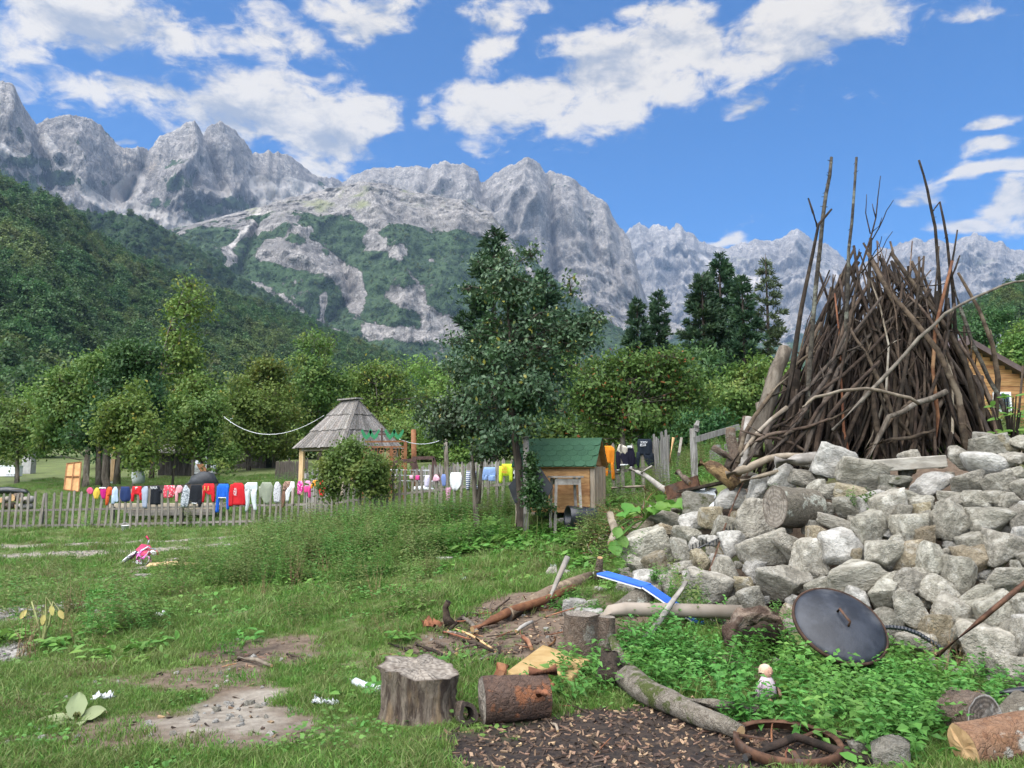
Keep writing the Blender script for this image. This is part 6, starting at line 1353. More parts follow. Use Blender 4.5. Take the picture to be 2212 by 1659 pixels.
# ---- plastic bottle and rubbish
p0, p1 = gp(757, 1480, .035), gp(818, 1502, .035); bt = thing('plastic_bottle', 'crushed clear plastic bottle left of the big stump', 'bottle', p0); dd = (p1 - p0)
mt_, t, n = mat_new('cloudy_plastic'); finish(t, n, (.55, .60, .62), .25, spec=.6); MB().tube([p0, p0 + dd * .08, p0 + dd * .2, p0 + dd * .5, p0 + dd * .8, p1], [.012, .014, .036, .030, .038, .036], 12, True, .08).build('body', mt_, bt, True)
MB().tube([p0 - dd.normalized() * .012, p0], .015, 10).build('cap', M_WHITEP, bt)
TRASH = [(720, 1530, .05, 'crumpled white paper scrap left of the stump'), (692, 1528, .07, 'pale rag twisted in the grass left of the stump'), (223, 1518, .09, 'white tissue strip on the bare soil at lower left'), (338, 1340, .10, 'crumpled white plastic bag in the mid-left grass'), (1005, 1258, .07, 'white torn wrapper in the grass behind the litter'), (935, 1360, .12, 'clear plastic tangle left of the red-barked log'), (1195, 1228, .06, 'white wrapper scrap behind the logs'), (1172, 1500, .10, 'flat orange-brown bark slab right of the reddish round')]
for i, (u, v, s, lab) in enumerate(TRASH):
    b = gp(u, v, .015); rs = np.random.RandomState(500 + i); nn_ = 9; V = []
    for j in range(nn_):
        for k in range(nn_):
            a, c = k / 8 - .5, j / 8 - .5; V.append(b + Vector((a * s * 1.5 + rs.normal() * s * .08, c * s * .9 + rs.normal() * s * .08, .012 + abs(float(fbm(np.array(a * 3 + i), np.array(c * 3.), np.array(.4), 3))) * s * .9)))
    r_ = thing(('bark_slab' if 'bark' in lab else 'paper_scrap'), lab, 'bark' if 'bark' in lab else 'litter', b)
    o = MB().add(V, [[j * 9 + k, j * 9 + k + 1, j * 9 + k + 10, j * 9 + k + 9] for j in range(8) for k in range(8)]).build('sheet', M_REDBARK if 'bark' in lab else M_GREYPL, r_, True); o.modifiers.new('solid', 'SOLIDIFY').thickness = .003
# scattered short sticks by the logs: a countable few
GST = [((515, 1428), (586, 1448), .018, M_STICKL), ((1010, 1330), (968, 1372), .02, M_STICKD), ((900, 1400), (985, 1440), .016, M_STICKD), ((958, 1372), (1010, 1385), .018, M_BARKR), ((975, 1360), (1062, 1408), .012, M_CUT), ((1000, 1390), (1070, 1418), .016, M_STICKD), ((1072, 1420), (1030, 1440), .018, M_BARK), ((1080, 1405), (1062, 1455), .016, M_STICKD),
       ((1130, 1385), (1148, 1412), .022, M_REDBARK), ((1115, 1370), (1150, 1352), .02, M_GREYW), ((985, 1420), (940, 1395), .02, M_BARKR), ((1050, 1398), (990, 1410), .014, M_BARKR), ((1000, 1450), (1050, 1432), .014, M_STICKD), ((1060, 1330), (1100, 1300), .012, M_STICK), ((840, 1395), (905, 1428), .012, M_STICKD), ((1000, 1342), (1030, 1375), .025, M_BARK), ((620, 1418), (660, 1440), .012, M_STICK), ((1180, 1540), (1130, 1560), .010, M_CUT), ((1190, 1570), (1205, 1590), .010, M_STICKL)]
GLAB = ['curved bare stick lying alone on the left soil patch', 'dark stick leaning from the root stub toward the camera', 'dark stick lying left of the big stump top', 'short bark stick beside the dark root stub', 'split yellow lath left of the tan foam slab', 'dark stick under the yellow lath', 'brown stick crossing just left of the foam slab', 'dark stick pointing down behind the reddish round', "red-barked stick touching the foam slab's back edge", 'grey stick behind the foam slab', 'brown stick behind the notch of the big stump', 'brown stick just right of the notched stump top', 'thin dark stick between stump and foam slab', "thin stick at the thick brown log's cut end", 'thin dark stick farthest left of the litter heap', 'thick grey stick below the root stub', 'thin stick at the right edge of the left soil patch', 'pale splinter at the right end of the reddish round', 'short pale splinter on the chips right of the reddish round']
for i, (a, c, r, mt) in enumerate(GST):
    p0, p1 = gp(*a, r + .01), gp(*c, r + .02)
    path_log('fallen_stick', GLAB[i], [p0, (p0 + p1) / 2 + Vector((.01, .01, .012)), p1], [r, r * .95, r * .8], mt, M_CUT, 60 + i, 'stick', 7, group='broken sticks in the litter by the stumps' if i else None)
# ================================================================ beside the playhouse
# black barrel
bb0 = gp(1257, 1143); bx0 = bb0 + Vector((0, .05, .19)); bd = Vector((1, .28, -.06)).normalized(); x_, y_, _ = frame_of(bd)
br_ = thing('plastic_barrel', 'black plastic barrel lying on its side in front of the playhouse', 'barrel', bb0)
MB().lathe(bx0, [(.001, .24), (.15, .24), (.165, .22), (.17, .1), (.172, -.1), (.185, -.24), (.178, -.25), (.160, -.23), (.160, .2), (.001, .2)], 28, x_, y_, bd).build('shell', M_PLAST, br_, True)
MB().lathe(bx0, [(.176, .06), (.180, .045), (.176, .03)], 28, x_, y_, bd).build('hoop', M_PLAST, br_, True)
# weathered table by the wall
tc_ = P(1222, 1105, 12.9); tc_.z = h1(tc_.x, 12.9); tbz = P(1222, 1030, 12.9).z
tbl = thing('garden_table', 'weathered grey wooden table against the playhouse wall', 'table', tc_)
tx, ty = Vector((math.cos(R(14)), math.sin(R(14)), 0)), Vector((-math.sin(R(14)), math.cos(R(14)), 0))
for j in range(3): MB().box(Vector((tc_.x, tc_.y, tbz)) + ty * (-.12 + .12 * j), (.52, .115, .028), tx, ty, (0, 0, 1)).build('top_board', M_GREYW, tbl)
for sx in (-1, 1):
    for sy in (-1, 1):
        q = tc_ + tx * (.20 * sx) + ty * (.13 * sy); MB().beam((q.x + .03 * sx, q.y, h1(q.x, q.y) - .05), (q.x, q.y, tbz - .015), .045, .045).build('leg', M_GREYW, tbl)
MB().box(Vector((tc_.x, tc_.y, tbz - .08)) - ty * .14, (.44, .02, .10), tx, ty, (0, 0, 1)).build('apron', M_GREYW, tbl)
MB().box(Vector((tc_.x, tc_.y, tbz - .08)) + ty * .14, (.44, .02, .10), tx, ty, (0, 0, 1)).build('apron', M_GREYW, tbl)
c = gp(1202, 1122); log_thing('stump_block', 'low sawn stump block under the weathered table', c + Vector((0, .1, .08)), (.1, 0, 1), .14, .22, 90, M_BARKR, M_GREYW, .2, cat='stump')
loose('loose_stone', 'flat grey stone beside the black barrel', 1216, 1133, 44, 18, 2)
# post with cap, leaning rubber sheets, ivy
pb = P(1136, 1092, 13.0); pb.z = h1(pb.x, 13.0); ptp = P(1136, 945, 13.0)
po = thing('old_post', 'old hollow-topped post beside the pear trunk', 'post', pb); MB().tube([(pb.x, pb.y, pb.z - .1), (pb.x + .01, pb.y, (pb.z + ptp.z) / 2), ptp], [.055, .05, .048], 8, True, .06).build('shaft', M_GREYW, po, True); MB().box(ptp + Vector((0, 0, .008)), (.16, .14, .018), (.98, .1, .1)).build('cap', M_GREYW, po); MB().box(P(1142, 1010, 12.95), (.20, .18, .02), (.97, .1, .15)).build('bracket', M_GREYW, po)
M_RUB = mat('black_rubber_sheet', [(.022, .024, .027), (.040, .043, .047)], 5, rough=.55, bstr=.2)
for (cn, lab, Yr) in (([(1098, 1050), (1130, 1012), (1136, 1075), (1112, 1088)], 'black rubber sheet leaning left of the pear trunk', 13.15), ([(1148, 1030), (1166, 1010), (1194, 1052), (1172, 1095), (1144, 1090)], 'large curled black rubber sheet between the post and the table', 12.75)):
    q = [P(u, v, Yr) for u, v in cn]; rr_ = thing('rubber_sheet', lab, 'rubber sheet', q[0]); o = MB().add(q + [p + Vector((.01, .02, 0)) for p in q], [list(range(len(q)))[::-1], list(range(len(q), 2 * len(q)))] + [[i, (i + 1) % len(q), (i + 1) % len(q) + len(q), i + len(q)] for i in range(len(q))]).build('sheet', M_RUB, rr_)
L_IVY = leafmat('ivy_leaf', [(0.023, 0.072, 0.023), (0.058, 0.130, 0.039), (0.046, 0.098, 0.029)], rough=.4, spec=.4)
L_WEED = leafmat('weed_leaf', [(0.064, 0.165, 0.032), (0.122, 0.250, 0.052), (0.157, 0.272, 0.057)], vary=.22)
L_WEED2 = leafmat('olive_weed_leaf', [(0.108, 0.161, 0.043), (0.188, 0.232, 0.072), (0.161, 0.153, 0.063)], vary=.25)
L_NETTLE = leafmat('nettle_leaf', [(0.059, 0.171, 0.033), (0.114, 0.276, 0.055), (0.139, 0.293, 0.055)], vary=.22, rough=.5)
L_DOCK = leafmat('broad_weed_leaf', [(0.065, 0.176, 0.029), (0.117, 0.260, 0.047), (0.156, 0.273, 0.052)], vary=.2, rough=.5)
L_GRASS = leafmat('grass_blade', [(0.071, 0.164, 0.027), (0.136, 0.248, 0.045), (0.161, 0.248, 0.060)], vary=.28, trans=.3, rough=.6, patch=.35)
L_DRY = leafmat('dry_stalk', [(0.169, 0.117, 0.058), (0.286, 0.208, 0.104)], vary=.3, trans=.15)
rs = np.random.RandomState(71)
def leafy(name, label, blobs, k, per, L, W, lm, seed, cat='plant', stems=6, spread=None, stem_m=None, kind=None, droop=.2):
    rs = np.random.RandomState(seed); cl = blob_points(blobs, k, rs, -.1, .3); c0 = Vector(blobs[0][0]); c0.z = h1(c0.x, c0.y)
    root = thing(name, label, cat, c0) if not kind else None
    V, F = leaf_cloud(cl, per, spread or L, L, W, rs, droop, .8); obj_np('leaves', V, F, lm, root)
    if stems:
        mb = MB()
        for q in cl[:stems]:
            g = np.array([q[0] + rs.normal() * .06, q[1] + rs.normal() * .06, 0]); g[2] = h1(g[0], g[1]) - .03; mb.tube([g, (g + q) / 2 + rs.normal(size=3) * .03, q], [.009, .007, .004], 5, False)
        mb.build('stem', stem_m or L_WEED2, root, True)
    return root
leafy('ivy', 'dark ivy climbing the old post beside the rubber sheet', [PB(1150, 1020, 14, 22, 12.7), PB(1150, 1060, 22, 30, 12.65), PB(1160, 1090, 34, 20, 12.6), PB(1146, 990, 9, 16, 12.75)], 190, 9, .06, .05, L_IVY, 5, stems=5, spread=.05)
# squash plant with big leaves on the heap, laurel-like plant on the wall at right
def big_leaf(c, d, n_, L, W, lob=0.0, cup=.12, k=14):
    d, n_ = Vector(d).normalized(), Vector(n_).normalized(); s = d.cross(n_).normalized(); n_ = s.cross(d); V = []; rows = 7
    for i in range(rows):
        t = i / (rows - 1); w = W * .5 * (math.sin(math.pi * min(1, t * .92 + .06)) ** .7) * (1 + lob * math.sin(t * 16)); bend = -.22 * L * t * t
        for j in range(5):
            q = (j - 2) / 2; V.append(Vector(c) + d * (L * t) + s * (w * q) + n_ * (cup * W * q * q * (1 if j != 2 else 0) + bend + .02 * L * math.sin(t * 9 + q * 5)))
    F = [[i * 5 + j, i * 5 + j + 1, (i + 1) * 5 + j + 1, (i + 1) * 5 + j] for i in range(rows - 1) for j in range(4)]; return V, F
def leaf_plant(name, label, base, specs, lm, sm, cat='plant'):
    root = thing(name, label, cat, base); st = MB()
    for (tip, d, n_, L, W, lob) in specs:
        tip = Vector(tip); mid = (Vector(base) + tip) / 2 + Vector((0, 0, .05)); st.tube([base, mid, tip], [.012, .010, .007], 6, False)
        V, F = big_leaf(tip, d, n_, L, W, lob); MB().add(V, F).build('leaf', lm, root, True)
    st.build('stem', sm, root, True); return root
rs = np.random.RandomState(72); sq = P(1395, 1120, 10.3); sp = []
for (u, v, s) in [(1352, 1106, .20), (1372, 1096, .24), (1395, 1085, .26), (1415, 1092, .22), (1440, 1080, .28), (1458, 1086, .26), (1425, 1098, .24), (1385, 1108, .22), (1362, 1112, .18), (1405, 1100, .2)]:
    q = P(u, v, 10.2 + rs.uniform(-.25, .2)); a = rs.uniform(0, 6.28); sp.append((q, (math.cos(a), math.sin(a) - .5, -.15), (rs.normal() * .25, -.35, 1), s, s * 1.15, .06))
for (u, v, s) in [(1340, 1160, .16), (1325, 1170, .2), (1335, 1140, .15), (1338, 1205, .16)]: sp.append((P(u, v, 9.6), (rs.normal() * .4, -.6, -.6), (0, -.8, .6), s, s * .9, .06))
leaf_plant('squash_plant', 'squash plant with big ribbed leaves at the left end of the stone heap', sq, sp, L_DOCK, L_WEED)
lb = P(2180, 960, 8.3); lb.z = h1(lb.x, lb.y); sp = []
for (u, v, a, s) in [(2150, 880, 2.6, .16), (2170, 862, 1.8, .15), (2195, 856, .9, .17), (2160, 905, 3.0, .17), (2185, 900, .2, .18), (2205, 890, .4, .18), (2150, 935, 3.3, .18), (2180, 940, 2.2, .2), (2200, 930, .3, .2), (2165, 955, 3.6, .18), (2210, 960, 5.6, .2), (2190, 965, 4.4, .2), (2230, 900, .5, .2), (2240, 940, .1, .2)]:
    sp.append((P(u, v, 8.3 + rs.uniform(-.2, .2)), (math.cos(a), -.35, .25 * math.sin(a)), (0, -.5, 1), s, s * .36, 0)); sp.append((P(u + rs.uniform(-8, 8), v + rs.uniform(-6, 6), 8.3), (math.cos(a + 2), -.3, .2), (0, -.5, 1), s * .9, s * .32, 0))
leaf_plant('leafy_shrub', 'bright green long-leaved shrub on the wall top at the right edge', lb, sp, L_DOCK, M_STICKD)
rod('dead_stalk', 'dark dead stalk rising behind the long-leaved shrub', [P(2195, 960, 8.4), P(2200, 900, 8.4), P(2210, 790, 8.4)], .012, M_STICKD, 'stalk')
# big wilted leaf and wilted sunflower on the left
wl = gp(165, 1560); leaf_plant('wilted_leaf_plant', 'large wilted grey-green leaf plant on bare soil at lower left', wl, [(wl + Vector((0, 0, .02)), (-.2, .3, 1), (.2, -1, .2), .17, .13, .05), (wl + Vector((.03, 0, .02)), (1, .2, .5), (0, -.6, 1), .15, .12, .05), (wl + Vector((-.03, 0, .02)), (-1, -.1, .15), (0, -.3, 1), .22, .09, .05), (wl, (.6, -.8, .3), (0, 0, 1), .14, .1, .05), (wl, (-.5, -.8, .3), (0, 0, 1), .14, .09, .05)], leafmat('wilted_leaf', [(0.169, 0.208, 0.098), (0.260, 0.286, 0.143)], trans=.2), L_WEED2)
sf = gp(90, 1395); sun_ = thing('wilted_sunflower', 'wilted yellowing sunflower plant by the left gravel patch', 'plant', sf); st_ = MB()
for (du, tv, du2) in ((-22, 1300, -32), (10, 1290, 22), (25, 1300, 38), (0, 1310, 6)):
    t1, t2 = P(90 + du, tv, sf.y), P(90 + du2, tv + 18, sf.y); st_.tube([sf, (sf + t1) / 2 + Vector((.02, 0, 0)), t1, t2], [.014, .011, .008, .005], 6, False)
    V, F = big_leaf(t2, (du * .03, -.4, -1), (0, -1, .3), .10, .055, .05); MB().add(V, F).build('leaf', leafmat('yellow_leaf', [(0.390, 0.338, 0.091), (0.520, 0.442, 0.156)], trans=.25), sun_, True)
st_.build('stem', leafmat('pale_stem', [(0.286, 0.312, 0.117), (0.390, 0.390, 0.169)]), sun_, True)
# brush pile between playhouse and wall
bp = P(1330, 1110, 11.8); bp.z = h1(bp.x, bp.y); bpile = thing('brush_pile', 'low tangle of brown twigs and dead branches right of the playhouse', 'brush pile', bp); rs = np.random.RandomState(73)
for i in range(130):
    u = rs.uniform(1268, 1400); v = rs.uniform(1045, 1130); Yb = rs.uniform(10.6, 12.6); p = P(u, v, Yb); p.z = max(min(p.z, h1(p.x, p.y) + .38 * rs.uniform(.2, 1)), h1(p.x, p.y) + .01)
    d = np.array([rs.normal() * .8, rs.normal() * .5, rs.normal() * .3]); d /= np.linalg.norm(d); L = rs.uniform(.2, .6); r = rs.choice([.004, .006, .009, .02], p=[.5, .3, .15, .05]); p = np.array(p)
    stick(p - d * L / 2, p + d * L / 2, r, r * .5, [M_STICKD, M_REDBARK, M_STICKL][rs.choice(3, p=[.45, .4, .15])], rs, .08, 1, 5, 5, name='twig', parent=bpile)
path_log('dead_branch', 'forked dead grey branch on top of the brush pile', [P(1360, 1012, 12.3), P(1395, 1028, 12.1), P(1428, 1052, 11.9), P(1440, 1062, 11.8)], [.03, .035, .05, .05], M_GREYW, M_CUT, 74, 'branch', extra=[(P(1385, 1022, 12.1), P(1408, 1006, 12.0), .02, .012)])
path_log('dead_branch', 'pale horizontal branch in the brush pile', [P(1322, 1054, 11.9), P(1392, 1050, 11.7)], [.022, .018], M_STICKL, M_CUT, 75, 'branch')
path_log('pale_log', 'pale debarked log propped in the brush pile', [P(1318, 1110, 10.9), P(1330, 1150, 10.4), P(1322, 1175, 10.2)], [.05, .055, .06], M_STICKL, M_CUT, 76)
ib = P(1460, 1055, 11.5); iw = thing('iron_plate', 'rusty brown iron plate edge behind the plastic sheet', 'plate', ib); MB().beam(P(1440, 1066, 11.0), P(1510, 1042, 10.6), .03, .20).build('plate', M_RUST, iw)
rod('peeled_stake', 'peeled orange stake leaning behind the tall grey boards', [P(1445, 1000, 17), P(1455, 945, 17)], .035, M_CUT, 'stake'); rod('grey_stake', 'pale grey stake leaning right of the peeled stake', [P(1462, 1010, 17.5), P(1472, 945, 17.5)], .03, M_GREYW, 'stake')
# ================================================================ iron gate, swing, poles, rope
M_BROWN = mat('brown_painted_iron', [(.16, .062, .022), (.22, .095, .036)], 10, rough=.55, bstr=.15, vary=.05); M_DKB = mat('dark_brown_paint', [(.055, .030, .024), (.085, .048, .038)], 10, rough=.6); M_GRN = mat('green_paint', [(.02, .16, .06), (.03, .20, .08)], 10, rough=.5); M_SILV = mat('galvanised_steel', [(.38, .40, .42), (.50, .52, .54)], 10, rough=.4, metal=.6)
def C2(x, y): return (1100 + x * .40687) * .54861, (1500 + y * .40687) * .54861
IY = 24.0
def I(x, y, dY=0.0): return P(*C2(x, y), IY + dY)
ib = I(1050, 1020); ib.z = h1(ib.x, IY); ig = thing('iron_gate', 'brown wrought iron gate with scrolls, cross and green leaves on top', 'gate', ib)
for x0 in (830, 1085, 1222): MB().beam(Vector((I(x0, 600).x, IY, h1(I(x0, 600).x, IY) - .05)), I(x0, 590 if x0 > 1200 else 640), .10, .10).build('post', M_BROWN, ig)
for y0 in (588, 640, 830): MB().beam(I(830, y0), I(1225, y0 - 3), .04, .05).build('rail', M_BROWN, ig)
for k in range(12):
    x0 = 860 + k * 30
    if abs(x0 - 1085) > 12: MB().beam(I(x0, 640), I(x0, 830), .018, .018).build('bar', M_BROWN, ig)
M_COP = mat('copper_scroll', [(.30, .13, .06), (.42, .22, .12)], 10, rough=.4, metal=.4)
for x0 in (900, 985, 1065, 1115, 1195):
    for y0 in (690, 730, 770, 805):
        c = I(x0, y0, -.04); MB().tube([c + Vector((.07 * math.cos(a) * (1 - a / 12), 0, .07 * math.sin(a) * (1 - a / 12) * (1 if y0 in (690, 770) else -1))) for a in np.linspace(0, 6.5, 12)], .012, 5).build('scroll', M_COP, ig)
cb = I(992, 588); MB().beam(cb, I(992, 455), .05, .05).build('cross_upright', M_DKB, ig); MB().beam(I(955, 517), I(1030, 517), .045, .05).build('cross_arm', M_DKB, ig)
for x0 in (842, 918, 1070, 1150):
    c = I(x0, 570); lf = [(0, 0), (.10, .10), (.17, .28), (.13, .34), (.04, .20), (0, .14), (-.04, .20), (-.13, .34), (-.17, .28), (-.10, .10)]; lf = [(a * 1.05, b * 1.0) for a, b in lf]
    MB().prism(lf, c, (1, 0, 0), (0, 0, 1), (0, 1, 0), .015).build('green_leaf', M_GRN, ig)
sw = I(1300, 1000, -1.5); sw.z = h1(sw.x, sw.y); sg = thing('swing_frame', 'dark brown wooden swing frame behind the picket fence', 'swing frame', sw)
def S(x, y, dY=-1.5): return P(*C2(x, y), IY + dY)
MB().beam(S(1105, 782), S(1325, 766), .08, .10).build('top_beam', M_DKB, sg); MB().beam(S(1285, 748, -.2), S(1500, 742, -.2), .08, .10).build('top_beam', M_DKB, sg)
for a, b_ in (((1112, 780), (1065, 1085)), ((1315, 770), (1400, 1075)), ((1310, 770), (1285, 960)), ((1495, 745), (1570, 1000)), ((1490, 745), (1480, 960))): MB().beam(S(*a), S(*b_), .06, .06).build('leg', M_DKB, sg)
MB().beam(S(1290, 850, -.8), S(1330, 830, -.8), .3, .35).build('board', M_DKB, sg)
mg = S(1290, 960, -2.6); mg.z = h1(mg.x, mg.y); rkx = thing('metal_drying_rack', 'silver wire drying rack behind the picket fence', 'drying rack', mg)
for (x0, x1, y0) in ((1075, 1455, 860), (1085, 1475, 912), (1095, 1490, 965)): MB().tube([S(x0, y0, -2.6), S(x1, y0 + 6, -2.6)], .014, 6).build('rail', M_SILV, rkx)
for k in range(9): MB().tube([S(1085 + k * 45, 860, -2.6), S(1120 + k * 45, 1040, -2.6)], .008, 5).build('bar', M_SILV, rkx)
wt_ = S(1400, 1075, -2.2); wtz = thing('white_sled', 'white plastic sled lying upside down behind the picket fence', 'sled', wt_); random.seed(5)
MB().tube([S(1295, 1065, -2.2), S(1310, 1045, -2.2), S(1400, 1040, -2.2), S(1480, 1058, -2.2), S(1505, 1080, -2.2)], [.03, .16, .18, .15, .04], 10, True, .03, flat=.45).build('shell', M_WHITEP, wtz, True)
pl = I(1300, 1000, .8); pl.z = h1(pl.x, pl.y); t_ = I(1297, 470, .8); q = thing('wooden_pole', 'brown debarked wooden pole right of the iron gate', 'pole', pl); MB().tube([(pl.x, pl.y, pl.z - .1), (Vector(pl) + t_) / 2 + Vector((.02, 0, 0)), t_], [.10, .09, .08], 9, True, .05).build('shaft', M_BROWN, q, True)
pl2 = I(1615, 850, 1.5); t2 = I(1608, 550, 1.5); pl2.z = h1(pl2.x, pl2.y); q = thing('knotty_pole', 'knotty grey pole with branch stubs carrying the white rope', 'pole', pl2); mb = MB().tube([(pl2.x, pl2.y, pl2.z - .1), (pl2 + t2) / 2 + Vector((.02, 0, 0)), t2], [.085, .075, .06], 8, True, .08)
for z_ in (.2, .45, .7, .85): c = pl2 + (t2 - pl2) * z_; mb.tube([c, c + Vector((.18, 0, .08))], [.03, .02], 5)
mb.build('shaft', M_BARK, q, True)
def rope(name, label, a, b, sag, mt=M_WHITEP, r=.012):
    pts = [a + (b - a) * s + Vector((0, 0, -sag * 4 * s * (1 - s))) for s in np.linspace(0, 1, 16)]; o = thing(name, label, 'rope', a); MB().tube(pts, r, 5).build('strand', mt, o)
rope('white_rope', 'white washing line from the iron gate to the knotty pole', I(1165, 565, -.2), I(1612, 548, 1.5), .18)
rope('white_rope', 'white washing line hanging from the gazebo roof to the trees', P(*C2(430, 335), 26.6), P(480, 897, 34), .75); rope('white_rope', 'short white line under the trees left of the gazebo', P(483, 935, 36), P(455, 946, 36), .05)
wb = gp(270, 1147); wbk = thing('white_bucket', 'small white bucket on the grass in front of the fence', 'bucket', wb); MB().lathe(wb + Vector((0, 0, 0)), [(.001, 0), (.085, 0), (.105, .15), (.112, .15), (.112, .165), (.098, .165), (.08, .02), (.001, .02)], 20).build('pail', M_WHITEP, wbk, True); MB().tube([wb + Vector((.105 * math.cos(a), -.02, .15 + .09 * math.sin(a))) for a in np.linspace(0, math.pi, 9)], .004, 5).build('handle', M_SILV, wbk)
# ================================================================ the yard on the left
def R4(x, y): return x * .16531, (1560 + y * .30132) * .54861
def K(x, y, Y): return P(*R4(x, y), Y)
cr0 = K(140, 1080, 42); cr0.z = h1(cr0.x, 42); cr_ = thing('white_crate', 'white crate standing in the yard at the left edge', 'crate', cr0); MB().box(cr0 + Vector((0, 0, .27)), (.86, .6, .54)).build('body', M_WHITEP, cr_); MB().box(cr0 + Vector((0, 0, .56)), (.90, .64, .05)).build('lid', M_WHITEP, cr_)
for k in range(6): MB().box(cr0 + Vector((-.02 + .08 * k, -.302, .08)), (.03, .01, .08)).build('slot', M_PLAST, cr_)
p_ = K(372, 985, 44); p_.z = h1(p_.x, 44); pil = thing('concrete_pillar', 'concrete pillar with timber across its top in the left yard', 'pillar', p_); tz = K(372, 720, 44).z; MB().box((p_.x, 44, (p_.z + tz) / 2), (.52, .5, tz - p_.z)).build('shaft', mat('grey_concrete', [(.30, .295, .28), (.38, .37, .35)], 5), pil); MB().beam(K(335, 680, 44), K(420, 690, 44), .5, .22).build('capping_log', M_CUT, pil); MB().beam(K(340, 655, 44), K(560, 655, 44), .16, .12).build('timber', M_FRESH, pil)
ld = thing('ladder', 'pale aluminium ladder leaning up into the trees at the left', 'ladder', K(170, 520, 40)); 
for (a, b_) in (((250, 75), (165, 520)), ((318, 75), (240, 520))): MB().tube([K(*a, 40), K(*b_, 39.5)], .045, 6).build('stile', M_SILV, ld)
for k in range(9): s = (k + .8) / 9.5; MB().tube([K(250 - 85 * s, 75 + 445 * s, 40 - .5 * s), K(318 - 78 * s, 75 + 445 * s, 40 - .5 * s)], .03, 5).build('rung', M_SILV, ld)
dp_ = [K(878, 880, 27.5), K(1062, 858, 27.5), K(1030, 1245, 26.8), K(838, 1220, 26.8)]; do = thing('wooden_door_panel', 'orange plywood door panel leaning beside the dark trunks', 'panel', dp_[3]); MB().add(dp_ + [p + Vector((0, .05, 0)) for p in dp_], [(0, 1, 2, 3), (7, 6, 5, 4), (0, 4, 5, 1), (1, 5, 6, 2), (2, 6, 7, 3), (3, 7, 4, 0)]).build('sheet', mat('orange_plywood', [(.36, .19, .075), (.46, .26, .11)], 5, vary=.05), do)
M_BRK = mat('brown_batten', [(.20, .09, .035), (.28, .14, .06)], 8)
for a, b_ in ((0, 1), (1, 2), (2, 3), (3, 0)): MB().beam(dp_[a] - Vector((0, .02, 0)), dp_[b_] - Vector((0, .02, 0)), .03, .03).build('batten', M_BRK, do)
MB().beam((dp_[0] + dp_[1]) / 2 - Vector((0, .03, 0)), (dp_[2] + dp_[3]) / 2 - Vector((0, .03, 0)), .03, .03).build('batten', M_BRK, do); MB().beam((dp_[0] + dp_[3]) / 2 - Vector((0, .03, 0)), (dp_[1] + dp_[2]) / 2 - Vector((0, .03, 0)), .05, .04).build('batten', M_BRK, do)
bo = K(120, 1165, 33); bo.z = h1(bo.x, 33); bot = thing('old_boat', 'dark upturned boat hull at the left edge of the yard', 'boat', bo); random.seed(8); MB().tube([bo + Vector((-1.6, 0, .05)), bo + Vector((-1.2, 0, .16)), bo + Vector((0, 0, .2)), bo + Vector((.7, 0, .14)), bo + Vector((.95, 0, .02))], [.06, .18, .22, .16, .03], 12, True, .02, flat=.7).build('hull', M_PLAST, bot, True); MB().beam(bo + Vector((-1.6, -.17, .24)), bo + Vector((.6, -.16, .26)), .04, .03).build('gunwale', M_GREYW, bot)
rs = np.random.RandomState(88)
for i, (x0, x1, y0, r, lab) in enumerate([(20, 160, 1360, 26, 'pale split log at the left of the log pile behind the fence'), (170, 290, 1330, 40, 'thick cut log with pale end behind the fence'), (280, 430, 1370, 36, 'brown log right of the thick one behind the fence'), (30, 200, 1440, 30, 'lower left log of the pile behind the fence'), (200, 420, 1450, 32, 'lower right log of the pile behind the fence')]):
    a, b_ = K(x0, y0, 26.2), K(x1, y0 - 20, 26.5); path_log('pile_log', lab, [a, (a + b_) / 2, b_], [r * .0027 + .03] * 3, M_BARKR if i % 2 else M_GREYW, M_CUT, 90 + i)
sb = K(1200, 1600, 25); 
def K1(x, y, Y): return P((320 + x * .22604) * .54861, (1860 + y * .22604) * .54861, Y)
M_TIM = mat('pale_sawn_timber', [(.36, .30, .22), (.48, .41, .31)], 5, (.5, 4, 4), .8, .3, .004, vary=.15)
for j in range(4):
    for i in range(3):
        a, b_ = K1(740 + 40 * j - 260 * (i == 2), 570 + 52 * j, 24.6 + .35 * i), K1(2500 - 60 * j, 560 + 50 * j, 24.2 + .35 * i)
        if i == 0 or j < 2: q = thing('stacked_plank', ('front', 'middle', 'rear')[i] + ' sawn plank in the ' + ('top', 'second', 'third', 'bottom')[j] + ' layer of the timber stack behind the laundry', 'plank', a, 'planks in the timber stack behind the laundry'); MB().beam(a, b_, .26, .10).build('board', M_TIM if j < 2 else M_GREYW, q)
a, b_ = K1(560, 300, 26.5), K1(2500, 250, 26.0); q = thing('dark_beam', 'long dark beam behind the hanging shirts', 'beam', a); MB().beam(a, b_, .3, .22).build('beam', M_INNER, q)
def R5(x, y): return (400 + x * .37975) * .54861, (1600 + y * .37975) * .54861
def Z5(x, y, Y): return P(*R5(x, y), Y)
tm_ = Z5(1090, 815, 28); tp = thing('black_tarpaulin', 'black tarpaulin mound behind the laundry', 'tarpaulin', tm_); random.seed(4); MB().tube([Z5(880, 820, 28), Z5(950, 795, 28), Z5(1050, 775, 28), Z5(1130, 780, 28), Z5(1200, 810, 28)], [.1, .24, .36, .32, .1], 10, True, .10, flat=1.0).build('sheet', M_RUB, tp, True)
